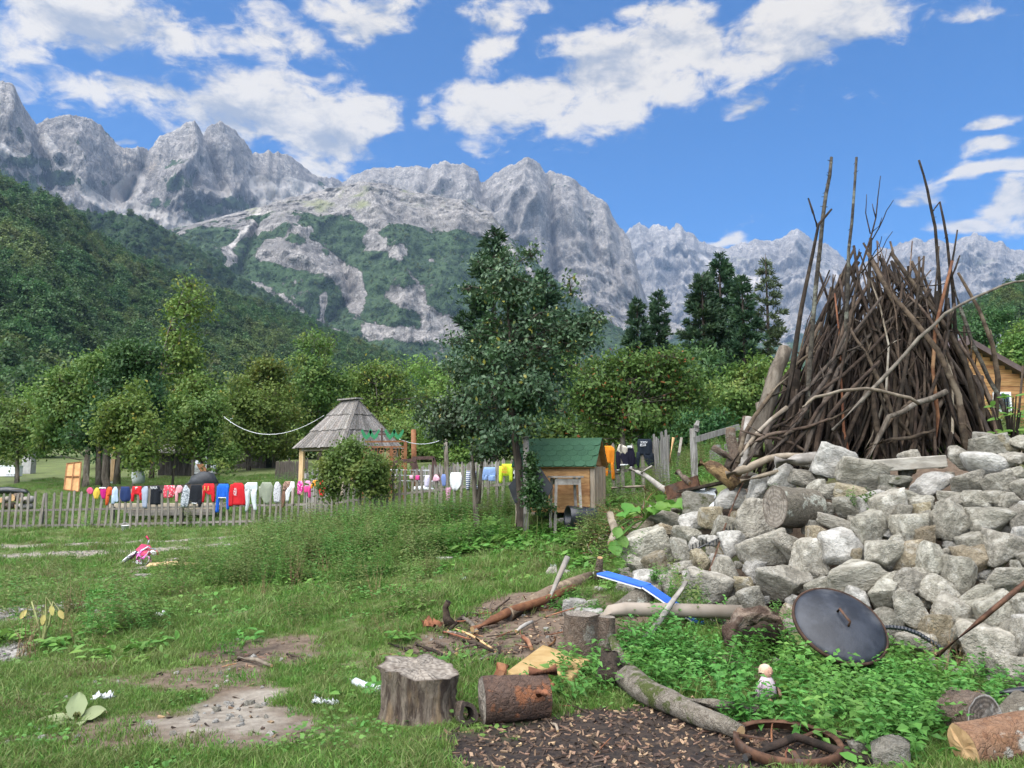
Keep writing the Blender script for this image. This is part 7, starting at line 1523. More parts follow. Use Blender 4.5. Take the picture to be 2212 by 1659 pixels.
# plank shed under the trees
sh0 = Z5(900, 725, 41); sh0.z = h1(sh0.x, 41); shd = thing('plank_shed', 'dark plank shed half hidden behind the thin trees', 'shed', sh0); rs = np.random.RandomState(91)
M_SHED = mat('dark_shed_boards', [(.035, .030, .026), (.085, .075, .065), (.13, .12, .105)], 5, (4, 4, .5), vary=.4)
for k in range(30):
    x0 = 600 + k * 20; p = Z5(x0, 730, 41); zt = Z5(x0, 480 + rs.uniform(-12, 12), 41).z; zb = h1(p.x, 41); MB().box((p.x, 41 + rs.uniform(0, .04), (zt + zb) / 2), (.20, .03, zt - zb)).build('board', M_SHED, shd)
MB().add([Z5(560, 480, 40.4), Z5(1220, 490, 40.4), Z5(1180, 400, 43), Z5(640, 390, 43)], [[0, 1, 2, 3]]).build('roof', mat('mossy_old_roof', [(.09, .085, .065), (.16, .15, .12)], 3), shd); shd.children[-1].modifiers.new('solid', 'SOLIDIFY').thickness = .08
for k in range(6):
    x0 = 960 + k * 42; MB().beam(Z5(x0, 700, 40.2), Z5(x0 - 25 + rs.uniform(-20, 20), 500 + rs.uniform(0, 60), 40.8), .2, .03).build('leaning_board', M_GREYW, shd)
for i, (x0, x1, y0, y1, lab) in enumerate([(945, 1015, 615, 700, 'white sack standing by the shed'), (1130, 1180, 620, 690, 'white sack right of the leaning board by the shed'), (1060, 1100, 610, 660, 'small white sack behind the leaning board')]):
    c = Z5((x0 + x1) / 2, y1, 39); w = PX((x1 - x0) * .2083, 39); q = thing('white_sack', lab, 'sack', c); random.seed(i); MB().tube([c, c + Vector((0, 0, .25)), c + Vector((.02, 0, .55)), c + Vector((0, 0, .68))], [w * .5, w * .55, w * .4, w * .12], 12, True, .08).build('bag', M_WHITEP, q, True)
a, b_ = Z5(1020, 600, 38.5), Z5(1080, 700, 38); q = thing('leaning_board', 'brown board leaning on the white sacks', 'board', a); MB().beam(a, b_, .35, .04).build('board', M_BRK, q)
rod('white_pole', 'thin white pole leaning behind the laundry', [Z5(1140, 718, 34), Z5(1243, 503, 34)], .022, M_WHITEP, 'pole')
wp = thing('white_shed_wall', 'white panel of an outbuilding seen between the dark trunks', 'shed', Z5(95, 750, 37)); MB().box((Z5(95, 620, 37).x, 37, Z5(95, 620, 37).z), (.75, .12, 2.1)).build('panel', M_WHITEP, wp); MB().box((Z5(120, 600, 36.9).x, 36.92, Z5(120, 600, 36.9).z), (.25, .05, 1.6)).build('timber', M_FRESH, wp)
dr = thing('white_drum', 'white drum tipped over behind the navy shirt', 'drum', Z5(380, 790, 30)); MB().lathe(Z5(380, 735, 30), [(.001, .22), (.22, .22), (.24, 0), (.22, -.24), (.001, -.24)], 18, (1, 0, 0), (0, .9, .3), (0, -.3, .9)).build('shell', mat('off_white_metal', [(.44, .47, .43), (.55, .57, .53)], 5), dr, True)
# houses behind
rf = thing('tarpaulin_roof_house', 'house roof under blue-white tarpaulin with red ridge behind the trees', 'house', Z5(1250, 300, 60)); MB().add([Z5(1090, 400, 59), Z5(1480, 400, 59), Z5(1380, 112, 63), Z5(1130, 112, 63)], [[0, 1, 2, 3]]).build('roof', mat('blue_white_tarpaulin', [(.34, .46, .52), (.60, .66, .68)], 2, bstr=.6, bdist=.1), rf); rf.children[-1].modifiers.new('solid', 'SOLIDIFY').thickness = .1; MB().beam(Z5(1125, 108, 63), Z5(1385, 108, 63), .25, .2).build('ridge', mat('red_ridge', [(.36, .10, .07), (.44, .15, .10)], 4), rf); MB().box((Z5(1285, 400, 61).x, 61.5, Z5(1285, 520, 61).z), (5.2, 4.5, 4.4)).build('wall', M_SHED, rf)
br2 = thing('board_roof_shed', 'shed with pale board roof left of the gazebo', 'shed', Z5(1520, 560, 46)); MB().add([Z5(1400, 400, 45), Z5(1480, 345, 47), Z5(1620, 345, 47), Z5(1650, 410, 46), Z5(1540, 470, 44.5)], [[0, 1, 2, 3, 4]]).build('roof', M_SHAKE, br2); br2.children[-1].modifiers.new('solid', 'SOLIDIFY').thickness = .08; MB().box((Z5(1530, 500, 47).x, 47, Z5(1530, 520, 47).z), (2.6, 1.6, 2.4)).build('wall', M_SHED, br2)
# ---- log cabin and slate roofs at the right
M_CAB = mat('orange_log_boards', [(.30, .15, .055), (.42, .24, .10), (.22, .10, .04)], 4, (.6, 6, 6), .6, .3, .006, vary=.15); M_ROOFB = mat('brown_metal_roof', [(.085, .060, .055), (.12, .088, .08)], 6, rough=.5)
CY = 27.0; cb0 = P(2085, 900, CY); cb0.z = h1(cb0.x, CY); cab = thing('log_cabin', 'orange log cabin with brown roof behind the brushwood stack', 'cabin', cb0)
apx, ev = P(2082, 738, CY), P(2245, 830, CY); lft = P(1950, 812, CY)
for k in range(18):
    v0 = 745 + k * 9.0; zt, zb = P(2100, v0, CY).z, P(2100, v0 + 8.4, CY).z; s = (apx.z - zt) / (apx.z - ev.z); xr = min(apx.x + (ev.x - apx.x) * s - .1, ev.x - .25); xl = max(apx.x + (lft.x - apx.x) * s + .1, lft.x + .25)
    if xr - xl > .15: MB().box(((xl + xr) / 2, CY, (zt + zb) / 2), (xr - xl, .10 + .02 * (k % 2), zt - zb)).build('log_board', M_CAB, cab)
zlow = P(2100, 745 + 18 * 9, CY).z
MB().box(((lft.x + ev.x) / 2, CY + 2.2, (zlow + cb0.z) / 2), (ev.x - lft.x - .5, 4.3, zlow - cb0.z)).build('base_wall', M_CAB, cab)
for (e, sg_) in ((ev, 1), (lft, -1)):
    d = Vector((0, 5.0, 0)); q = [apx + Vector((0, -.35, .05)), e + Vector((.12 * sg_, -.35, -.02)), e + Vector((.12 * sg_, 4.8, -.02)), apx + Vector((0, 4.8, .05))]; o = MB().add(q, [[0, 1, 2, 3]]).build('roof_slope', M_ROOFB, cab); o.modifiers.new('solid', 'SOLIDIFY').thickness = .12
    MB().beam(apx + Vector((0, -.38, -.03)), e + Vector((.12 * sg_, -.38, -.10)), .05, .18).build('barge_board', M_ROOFB, cab)
wc_ = P(2165, 868, CY - .1); MB().box(wc_, (.62, .06, .7)).build('window_frame', M_WHITEP, cab); wfr = [c for c in cab.children if c.name.startswith('window_frame')][0]
mg_, t, n = mat_new('window_glass'); finish(t, n, (.05, .06, .07), .08, spec=.8); MB().box(wc_ + Vector((0, -.035, 0)), (.46, .02, .54)).build('pane', mg_, wfr)
for i, (u0, u1, v0, v1, Y, lab) in enumerate([(2012, 2075, 738, 722, 70, 'grey slate roof house just left of the cabin ridge'), (2088, 2166, 752, 726, 74, 'grey slate roof house behind the cabin among trees')]):
    M_SL = mat('grey_slate', [(.10, .11, .125), (.145, .155, .17)], 6, vary=.1); a, b_ = P(u0, v0, Y), P(u1, v0, Y); a1, b1 = P(u0 + 4, v1, Y + 2.5), P(u1 - 3, v1 - 4, Y + 2.5)
    hs2 = thing('slate_roof_house', lab, 'house', (a.x, Y, h1(a.x, Y))); MB().add([a, b_, b1, a1], [[0, 1, 2, 3]]).build('roof', M_SL, hs2).modifiers.new('solid', 'SOLIDIFY').thickness = .12; zz = h1(a.x, Y); MB().box(((a.x + b_.x) / 2, Y + 2.6, (a.z + zz) / 2 + .2), ((b_.x - a.x) * .92, 4.4, a.z - zz)).build('wall', M_WHITEP, hs2)
# ================================================================ pink bicycle lying in the grass
bk0 = gp(302, 1222); M_PNK = mat('pink_bike_paint', [(.56, .10, .36), (.62, .14, .42)], 8, rough=.35, spec=.5, bstr=.02); M_RED = mat('hot_pink_plastic', [(.66, .05, .14), (.72, .09, .18)], 8, rough=.45, bstr=.05); M_TYRE = mat('black_tyre', [(.018, .018, .018), (.03, .03, .03)], 12, rough=.8); M_WHT = mat('white_rim', [(.62, .60, .62), (.70, .68, .70)], 8, rough=.4)
bk = thing('child_bicycle', 'pink child bicycle with red basket lying in the grass', 'bicycle', bk0)
def bp_(u, v, dY=0.0): return P(u, v, bk0.y + dY)
def B7(x, y, dY=0.0): return bp_((400 + x * .18083) * .54861, (2080 + y * .18083) * .54861, dY)
def wheel(c, nrm__, r, nm):
    x_, y_, z_ = frame_of(nrm__); w = thing(nm, None, None, c - bk.location); w.parent = bk; w.location = c - bk.location
    def L_(mb, name, mt): 
        V = np.array(mb.v) - np.array(c); return link(name, mesh_np(name, V, mb.f, True), mt, w)
    L_(MB().lathe(c, [(r + .018 * math.cos(a), .018 * math.sin(a)) for a in np.linspace(0, 2 * math.pi, 9)[:-1]], 28, x_, y_, z_, True), 'tyre', M_TYRE)
    L_(MB().lathe(c, [(r - .02, .012), (r - .008, .016), (r - .004, -.016), (r - .02, -.012), (r - .03, 0)], 28, x_, y_, z_, True), 'rim', M_WHT)
    mb = MB()
    for k in range(12):
        a = k * math.pi / 6; mb.tube([c + z_ * (.02 * (-1) ** k), c + (x_ * math.cos(a) + y_ * math.sin(a)) * (r - .015)], .004, 4)
    L_(mb, 'spokes', M_SILV); L_(MB().tube([c - z_ * .04, c + z_ * .04], .02, 8), 'hub', M_SILV)
    return w
wR, wF = B7(885, 765, 0), B7(590, 640, .12)
for wobj, nrm__, r in ((wR, Vector((-.42, -.62, .66)), .185), (wF, Vector((-.55, -.35, .80)), .185)):
    wheel(wobj, nrm__, r, 'wheel')
def bt_(pts, r, mt, nm): return MB().tube(pts, r, 7).build(nm, mt, bk, True)
bt_([B7(885, 765), B7(830, 720), B7(760, 690)], .016, M_PNK, 'chain_stay'); bt_([B7(885, 765), B7(920, 660), B7(990, 570)], .014, M_PNK, 'seat_stay'); bt_([B7(760, 690), B7(900, 650), B7(985, 570, .05)], .02, M_PNK, 'seat_tube')
bt_([B7(760, 690), B7(790, 600), B7(870, 500, .1)], .022, M_PNK, 'down_tube'); bt_([B7(910, 660), B7(820, 610), B7(850, 520, .1)], .02, M_PNK, 'top_tube'); bt_([B7(590, 640, .12), B7(690, 560, .12), B7(800, 530, .12), B7(1015, 400, .2)], .017, M_WHT, 'fork')
bt_([B7(920, 460, .2), B7(1015, 400, .22), B7(1060, 440, .25), B7(1160, 450, .3), B7(1190, 490, .3)], .014, M_SILV, 'handlebar'); bt_([B7(1000, 370, .2), B7(1030, 250, .2), B7(1015, 240, .2)], .012, M_SILV, 'handlebar'); bt_([B7(1025, 245, .2), B7(970, 175, .2)], .022, M_RED, 'grip'); bt_([B7(1190, 490, .3), B7(1235, 570, .3)], .022, M_RED, 'grip')
bt_([B7(985, 565, .05), B7(1020, 520, .08)], .014, M_SILV, 'seat_post'); MB().tube([B7(1010, 510, .1), B7(1080, 510, .12), B7(1150, 540, .14), B7(1150, 590, .14)], [.02, .035, .05, .03], 8, True).build('saddle', M_WHT, bk, True)
MB().tube([B7(645, 665, .1), B7(700, 600, .1), B7(775, 560, .1)], [.035, .045, .03], 8, True, flat=.5).build('mudguard', M_PNK, bk, True); MB().tube([B7(1030, 640), B7(1075, 690), B7(1040, 770)], [.03, .04, .03], 8, True, flat=.5).build('mudguard', M_PNK, bk, True)
q = [B7(740, 470, .1), B7(870, 340, .2), B7(935, 440, .2), B7(830, 520, .1)]; dpb = Vector((.10, .16, -.04)); MB().add(q + [p + dpb for p in q], [(0, 1, 2, 3), (7, 6, 5, 4), (0, 4, 5, 1), (1, 5, 6, 2), (2, 6, 7, 3), (3, 7, 4, 0)]).build('basket', M_RED, bk); q = [B7(850, 560, .05), B7(930, 480, .1), B7(1000, 500, .1), B7(980, 560, .1), B7(870, 600, .05)]; MB().add(q + [p + dpb * .5 for p in q], [(0, 1, 2, 3, 4), (9, 8, 7, 6, 5)] + [(i, (i + 1) % 5, (i + 1) % 5 + 5, i + 5) for i in range(5)]).build('basket_panel', M_RED, bk)
MB().tube([B7(740, 700, -.02), B7(760, 690, 0), B7(790, 745, -.03)], .012, 6).build('crank', M_SILV, bk); MB().box(B7(830, 760, -.05), (.11, .05, .03)).build('pedal', M_WHT, bk); MB().box(B7(730, 740, .02), (.09, .05, .03)).build('pedal', M_WHT, bk)
cbd = gp(352, 1222, .02); q = thing('cardboard_sheet', 'flattened cardboard beside the pink bicycle', 'cardboard', cbd); MB().box(cbd + Vector((0, 0, .02)), (.55, .45, .015), (.95, .3, .05), (-.3, .95, .03)).build('sheet', M_FRESH, q); cbd = gp(402, 1222, .02); q = thing('cardboard_scrap', 'torn cardboard scrap farther right of the pink bicycle', 'cardboard', cbd); MB().box(cbd + Vector((0, 0, .015)), (.42, .25, .012), (.97, -.2, .03), (.2, .97, .03)).build('sheet', M_FRESH, q)
# ================================================================ laundry on the fence
def cloth(name, c1, c2=None, scale=30, pattern=None, c3=None):
    if name in _MC: return _MC[name]
    m, t, n = mat_new(name); tc = n('ShaderNodeTexCoord'); ob = tc.outputs['Object']
    nz = n('ShaderNodeTexNoise', {'Vector': ob, 'Scale': 6.0, 'Detail': 3.0}).outputs[0]
    col = mixc(n, smooth(n, nz, .3, .7), tuple(q * .86 for q in c1), c1)
    if pattern == 'dots': col = mixc(n, smooth(n, n('ShaderNodeTexVoronoi', {'Vector': ob, 'Scale': scale}).outputs[0], .36, .26), col, c2)
    if pattern == 'marble': col = mixc(n, smooth(n, n('ShaderNodeTexNoise', {'Vector': ob, 'Scale': scale, 'Detail': 2.0, 'Distortion': 2.5}).outputs[0], .48, .54), col, c2)
    if pattern == 'stripe': col = mixc(n, smooth(n, n('ShaderNodeTexWave', {'Vector': ob, 'Scale': scale}, bands_direction='Z').outputs[1], .45, .55), col, c2)
    if pattern == 'plaid':
        a = smooth(n, n('ShaderNodeTexWave', {'Vector': ob, 'Scale': scale}, bands_direction='Z').outputs[1], .6, .7); b = smooth(n, n('ShaderNodeTexWave', {'Vector': ob, 'Scale': scale}, bands_direction='X').outputs[1], .6, .7)
        col = mixc(n, mathn(n, 'MAXIMUM', a, b), col, c2)
    wv_ = n('ShaderNodeTexNoise', {'Vector': ob, 'Scale': 16.0, 'Detail': 4.0, 'Distortion': .8}).outputs[0]
    finish(t, n, col, .92, wv_, .55, .02, 0, .15); _MC[name] = m; return m
CONV = {'a': lambda x, y: ((320 + x * .22604) * .54861, (1860 + y * .22604) * .54861), 'b': lambda x, y: ((800 + x * .23508) * .54861, (1860 + y * .23508) * .54861),
        'c': lambda x, y: ((1560 + x * .42520) * .54861, (1700 + y * .42520) * .54861), 'd': lambda x, y: ((2360 + x * .14463) * .54861, (1700 + y * .14463) * .54861)}
def piece(cv, rows, th, seed, off=0.0):
    """a hanging tube of cloth: front and back layers over the pickets, with folds"""
    rs = np.random.RandomState(seed); K_ = 18; Y = [r[0] for r in rows]; ys = np.linspace(Y[0], Y[-1], max(6, int(4 + (Y[-1] - Y[0]) / 40)))
    xl = np.interp(ys, Y, [r[1] for r in rows]); xr = np.interp(ys, Y, [r[2] for r in rows]); V = []; ph_ = rs.uniform(0, 6.28, 3); nf = rs.uniform(2.2, 4.0)
    uc, _ = CONV[cv]((xl.mean() + xr.mean()) / 2, ys[0]); fp, fd = fence_pt(uc); nrm_ = Vector((fd.y, -fd.x, 0))
    for j, yv in enumerate(ys):
        t = j / (len(ys) - 1); tk = th * (.35 + .65 * min(1, t * 4)) * (1 - .25 * t)
        for k in range(K_):
            a = 2 * math.pi * k / K_; xx = (xl[j] + xr[j]) / 2 + (xr[j] - xl[j]) / 2 * math.cos(a)
            u, v = CONV[cv](xx, yv); p = P(u, v, fence_y_at(u))
            f = math.sin(math.cos(a) * nf * 2 + ph_[0] + t * 1.2) * .018 * (.3 + t) + math.sin(math.cos(a) * 9 + ph_[1]) * .006
            p = p + nrm_ * (tk * math.sin(a) * 1.0 + f * (1 if math.sin(a) > 0 else .4) + .02 + off); V.append(p)
    n_ = len(ys); F = [[j * K_ + k, j * K_ + (k + 1) % K_, (j + 1) * K_ + (k + 1) % K_, (j + 1) * K_ + k] for j in range(n_ - 1) for k in range(K_)]
    F += [list(range(K_))[::-1], list(range((n_ - 1) * K_, n_ * K_))]; return V, F
def garment(name, label, cat, cv, parts, seed):
    V0, _ = piece(cv, parts[0][1], .045, seed); root = thing(name, label, cat, V0[0], 'laundry hung on the picket fence')
    for i, pt_ in enumerate(parts):
        V, F = piece(cv, pt_[1], .045 if i == 0 else .036, seed + i, .012 * i if len(pt_) < 4 else pt_[3]); MB().add(V, F).build(pt_[0], pt_[2], root, True)
    return root
def lettering(txt, root, cv, x0, x1, y0, y1, mt, flip=False, off=.085, nm='lettering'):
    cu_ = bpy.data.curves.new('t', 'FONT'); cu_.body = txt; cu_.align_x = 'CENTER'; cu_.align_y = 'CENTER'; cu_.extrude = .01; cu_.space_line = .8; to = bpy.data.objects.new('t', cu_); COL.objects.link(to)
    dg = bpy.context.evaluated_depsgraph_get(); me = bpy.data.meshes.new_from_object(to.evaluated_get(dg)); bpy.data.objects.remove(to); me.name = nm
    co = np.array([v.co for v in me.vertices]); lo, hi = co.min(0), co.max(0); co = (co - (lo + hi) / 2) / np.maximum(hi - lo, 1e-6)
    if flip: co[:, :2] *= -1
    u0, v0 = CONV[cv](x0, y0); u1, v1 = CONV[cv](x1, y1); q, fd = fence_pt((u0 + u1) / 2); c = P((u0 + u1) / 2, (v0 + v1) / 2, q.y); w = PX(u1 - u0, q.y); h = PX(v1 - v0, q.y); nrm_ = Vector((fd.y, -fd.x, 0)); X_ = Vector((fd.x, fd.y, 0)).normalized()
    W = [c + X_ * (a * w) + Vector((0, 0, b * h)) + nrm_ * (off + .008 * s) for a, b, s in co]
    for v_, w_ in zip(me.vertices, W): v_.co = w_ - root.location
    return link(nm, me, mt, root)
CW_ = cloth('white_cloth', (.60, .61, .60)); CBK = cloth('black_cloth', (.014, .016, .020)); CRED = cloth('red_cloth', (.52, .022, .028)); CPK = cloth('hot_pink_cloth', (.58, .06, .22)); PRT = mat('white_print', [(.62, .62, .62)], 5); GLD = mat('gold_print', [(.55, .40, .12)], 5); ORP = mat('orange_print', [(.66, .25, .05)], 5)
garment('pink_cloth', 'small hot pink garment, leftmost piece of laundry on the fence', 'garment', 'a', [('body', [(262, 140, 185), (300, 100, 220), (345, 95, 222), (378, 150, 200)], cloth('rose_cloth', (.56, .09, .18)))], 1)
garment('yellow_blouse', 'yellow top hanging on the picket fence', 'garment', 'a', [('body', [(268, 268, 298), (310, 235, 330), (370, 212, 340), (405, 225, 320), (458, 245, 300)], cloth('yellow_cloth', (.62, .44, .06)))], 4)
garment('magenta_shirt', 'magenta shirt with white collar between yellow and orange garments', 'shirt', 'a', [('body', [(268, 355, 425), (300, 340, 445), (370, 345, 440), (460, 385, 425)], cloth('magenta_cloth', (.46, .018, .17))), ('collar', [(258, 325, 440), (285, 318, 446)], CW_)], 7)
garment('orange_red_shirt', 'orange-red garment with one long hanging sleeve', 'shirt', 'a', [('body', [(252, 482, 525), (300, 450, 552), (390, 442, 540), (410, 445, 500)], cloth('orange_red_cloth', (.62, .11, .035))), ('sleeve', [(380, 440, 500), (480, 436, 495), (572, 442, 466)], cloth('orange_red_cloth', (.62, .11, .035)))], 9)
garment('pale_blue_shirt', 'pale blue shirt left of the navy shirt', 'shirt', 'a', [('body', [(252, 590, 618), (300, 556, 650), (400, 550, 650), (500, 540, 665), (520, 560, 650)], cloth('pale_blue_cloth', (.40, .50, .60))), ('sleeve', [(400, 545, 580), (545, 535, 600)], cloth('pale_blue_cloth', (.40, .50, .60)))], 12)
garment('navy_shirt', 'wide navy blue shirt with tiny white logo', 'shirt', 'a', [('body', [(248, 700, 842), (300, 690, 856), (400, 680, 872), (470, 690, 862), (508, 730, 830)], cloth('navy_cloth', (.020, .036, .105)))], 15)
g = garment('red_white_shirt', 'red shirt with white collar right of the navy shirt', 'shirt', 'a', [('body', [(243, 905, 1056), (320, 890, 1062), (385, 885, 1070)], CRED), ('collar', [(250, 945, 1000), (300, 965, 980)], CW_), ('sleeve', [(360, 886, 945), (505, 895, 930)], CRED), ('sleeve', [(360, 1025, 1078), (485, 1045, 1076)], CRED)], 18)
garment('grey_hoodie', 'grey-blue hooded top left of the black lettered shirt', 'hoodie', 'a', [('body', [(243, 1112, 1160), (290, 1062, 1178), (400, 1070, 1172), (500, 1075, 1162), (612, 1088, 1155)], cloth('grey_blue_cloth', (.33, .37, .45)))], 22)
g = garment('black_lettered_shirt', 'black t-shirt with white lettering along its top edge', 'shirt', 'a', [('body', [(232, 1235, 1362), (300, 1222, 1390), (345, 1222, 1398), (365, 1224, 1390), (560, 1215, 1392)], CBK), ('sleeve', [(300, 1370, 1420), (350, 1385, 1430)], CBK)], 25); lettering('NASA', g, 'a', 1228, 1366, 242, 288, PRT)
garment('coral_print_top', 'coral red top with white flower print', 'shirt', 'a', [('body', [(228, 1455, 1632), (300, 1440, 1652), (360, 1435, 1642), (442, 1450, 1592)], cloth('coral_print', (.60, .07, .10), (.66, .50, .48), 17, 'dots'))], 28)
garment('pink_hoodie', 'light pink hooded top right of the coral print', 'hoodie', 'a', [('body', [(226, 1688, 1742), (270, 1665, 1782), (340, 1650, 1764), (360, 1680, 1740)], cloth('light_pink_cloth', (.62, .30, .32))), ('sleeve', [(330, 1645, 1702), (512, 1655, 1692)], cloth('light_pink_cloth', (.62, .30, .32)))], 31)
garment('leaf_print_shirt', 'grey and white leaf-print shirt', 'shirt', 'a', [('body', [(222, 1812, 1840), (300, 1780, 1902), (450, 1755, 1897), (605, 1745, 1866)], cloth('leaf_print', (.50, .53, .54), (.10, .12, .14), 13, 'marble'))], 34)
garment('black_jumper', 'wide black jumper with white hem right of the leaf print', 'jumper', 'a', [('body', [(213, 1922, 2096), (300, 1905, 2112), (450, 1892, 2116), (545, 1890, 2112)], CBK), ('sleeve', [(480, 2045, 2112), (598, 2050, 2092)], CBK), ('hem', [(528, 1925, 2040), (545, 1925, 2035)], CW_)], 37)
g = garment('red_emblem_jumper', 'red jumper with two gold figures on the chest', 'jumper', 'b', [('body', [(188, 22, 190), (240, 5, 202), (340, 25, 192), (372, 105, 152)], CRED), ('sleeve', [(220, 0, 55), (380, 0, 42), (502, -6, 20)], CRED), ('sleeve', [(220, 148, 206), (400, 150, 216), (497, 160, 202)], CRED)], 40)
for x0 in (42, 100): lettering('A', g, 'b', x0, x0 + 36, 225, 305, GLD, off=.10, nm='gold_figure')
g = garment('blue_jumper', 'bright blue jumper with long hanging sleeves', 'jumper', 'b', [('body', [(192, 265, 426), (240, 255, 442), (340, 268, 428), (425, 275, 422)], cloth('royal_blue_cloth', (.018, .115, .52))), ('sleeve', [(225, 245, 295), (450, 235, 282), (668, 215, 266)], cloth('royal_blue_cloth', (.018, .115, .52))), ('sleeve', [(225, 398, 442), (450, 400, 442), (618, 410, 446)], cloth('royal_blue_cloth', (.018, .115, .52))), ('hem', [(415, 272, 412), (432, 272, 415)], CW_)], 44)
g = garment('red_hoodie', 'large red hoodie with white stacked print', 'hoodie', 'b', [('body', [(176, 525, 662), (230, 490, 682), (350, 480, 702), (545, 470, 716)], CRED), ('sleeve', [(200, 470, 535), (350, 445, 522), (562, 440, 502)], CRED), ('sleeve', [(200, 640, 692), (400, 680, 722), (542, 690, 724)], CRED)], 48); lettering('SS\nNE\nVE', g, 'b', 540, 600, 262, 384, PRT, off=.10)
CPT = cloth('grey_white_denim', (.50, .54, .54)); garment('pale_trousers', 'pale grey trousers with two legs hanging down', 'trousers', 'b', [('body', [(168, 745, 912), (215, 690, 917), (300, 700, 915)], CPT), ('leg', [(285, 700, 790), (500, 730, 782), (652, 722, 754)], CPT), ('leg', [(285, 808, 916), (500, 830, 907), (632, 870, 916)], CPT)], 52)
garment('sage_jumper', 'faded sage green jumper between the pale trousers and grey floral top', 'jumper', 'b', [('body', [(163, 1000, 1142), (230, 965, 1176), (300, 975, 1170), (430, 1000, 1150), (522, 1040, 1132)], cloth('sage_cloth', (.22, .24, .18))), ('sleeve', [(235, 945, 1005), (425, 965, 1002)], cloth('sage_cloth', (.22, .24, .18)))], 56)
garment('grey_floral_top', 'light grey top with dark flower print', 'shirt', 'b', [('body', [(158, 1230, 1272), (220, 1200, 1312), (350, 1185, 1312), (500, 1195, 1302)], cloth('grey_floral', (.46, .46, .47), (.13, .11, .13), 22, 'dots'))], 60)
garment('brown_blouse', 'brown patterned blouse with white scarf', 'blouse', 'b', [('body', [(148, 1380, 1502), (200, 1340, 1522), (300, 1325, 1500)], cloth('brown_pattern', (.30, .19, .14), (.06, .035, .03), 11, 'marble')), ('tail', [(290, 1350, 1398), (450, 1325, 1392), (588, 1330, 1362)], cloth('brown_stripe', (.16, .09, .06))), ('scarf', [(155, 1485, 1545), (250, 1440, 1558), (330, 1390, 1482), (485, 1400, 1452)], CW_), ('strap', [(255, 1512, 1548), (545, 1508, 1542)], cloth('beige_strap', (.38, .32, .28)))], 63)
garment('pink_floral_top', 'small hot pink top with white flowers', 'shirt', 'b', [('body', [(143, 1605, 1662), (200, 1580, 1687), (300, 1580, 1682), (368, 1590, 1648)], cloth('pink_floral', (.56, .04, .24), (.66, .50, .56), 18, 'dots'))], 68)
garment('pink_white_pyjamas', 'pink and white child pyjamas', 'pyjamas', 'b', [('body', [(138, 1735, 1797), (220, 1712, 1817), (245, 1710, 1817)], cloth('pale_stripe', (.62, .45, .52), (.58, .10, .30), 9, 'stripe')), ('leg', [(235, 1705, 1795), (335, 1712, 1782)], CPK), ('leg', [(235, 1780, 1822), (422, 1788, 1814)], CPK)], 71)
garment('orange_blouse', 'orange top with ruffled edge beside the rightmost red one', 'shirt', 'b', [('body', [(128, 1860, 1932), (180, 1828, 1992), (232, 1820, 1962)], cloth('orange_cloth', (.66, .26, .04))), ('strap', [(200, 1812, 1850), (268, 1822, 1846)], cloth('orange_cloth', (.66, .26, .04)))], 75)
garment('red_blouse', 'plain red top, last garment before the bush over the fence', 'shirt', 'b', [('body', [(133, 1985, 2022), (200, 1962, 2057), (300, 1945, 2062), (412, 1985, 2024)], CRED)], 78)
garment('pink_sock', 'tiny pink sock on a picket top behind the drying rack', 'sock', 'c', [('body', [(405, 134, 162), (438, 136, 160)], cloth('pale_pink_cloth', (.62, .36, .44)))], 81)
garment('baby_shirt', 'tiny hot pink baby shirt on a picket top', 'shirt', 'c', [('body', [(404, 194, 220), (446, 192, 221)], CPK)], 83)
garment('lavender_shirt', 'small lavender shirt right of the bush', 'shirt', 'c', [('body', [(403, 280, 313), (440, 266, 314), (512, 274, 306)], cloth('lavender_cloth', (.50, .47, .60)))], 85)
garment('pink_bonnet', 'pale pink bonnet draped over a picket', 'bonnet', 'c', [('body', [(398, 366, 382), (430, 350, 410), (458, 348, 406)], cloth('pale_pink_cloth', (.62, .36, .44)))], 87)
garment('slate_blue_shirt', 'slate blue shirt left of the white undershirt', 'shirt', 'c', [('body', [(393, 433, 458), (430, 420, 478), (505, 442, 472)], cloth('slate_blue_cloth', (.13, .18, .36)))], 89)
garment('white_undershirt', 'white undershirt left of the forked pear trunk', 'shirt', 'c', [('body', [(378, 512, 602), (420, 500, 615), (500, 503, 607), (545, 528, 572)], CW_)], 91)
garment('plaid_cloth', 'pink plaid cloth hanging low below the slate blue shirt', 'cloth', 'c', [('body', [(512, 465, 511), (590, 470, 506), (652, 473, 492)], cloth('pink_plaid', (.60, .44, .50), (.35, .12, .22), 14, 'plaid'))], 93)
garment('striped_towel', 'navy and white striped towel behind the forked pear trunk', 'towel', 'c', [('body', [(362, 655, 692), (450, 657, 690), (538, 659, 684)], cloth('navy_stripe', (.58, .60, .62), (.04, .07, .16), 7, 'stripe')), ('fold', [(362, 712, 748), (462, 718, 746), (540, 758, 772)], cloth('navy_stripe', (.58, .60, .62), (.04, .07, .16), 7, 'stripe'))], 95)
garment('blue_shorts', 'pale blue checked shorts right of the forked pear trunk', 'shorts', 'c', [('body', [(328, 810, 922), (380, 798, 926), (410, 797, 928)], cloth('blue_check', (.25, .36, .58), (.17, .26, .46), 18, 'plaid')), ('leg', [(400, 796, 858), (448, 798, 855)], cloth('blue_check', (.25, .36, .58), (.17, .26, .46), 18, 'plaid')), ('leg', [(400, 862, 928), (456, 864, 926)], cloth('blue_check', (.25, .36, .58), (.17, .26, .46), 18, 'plaid'))], 98)
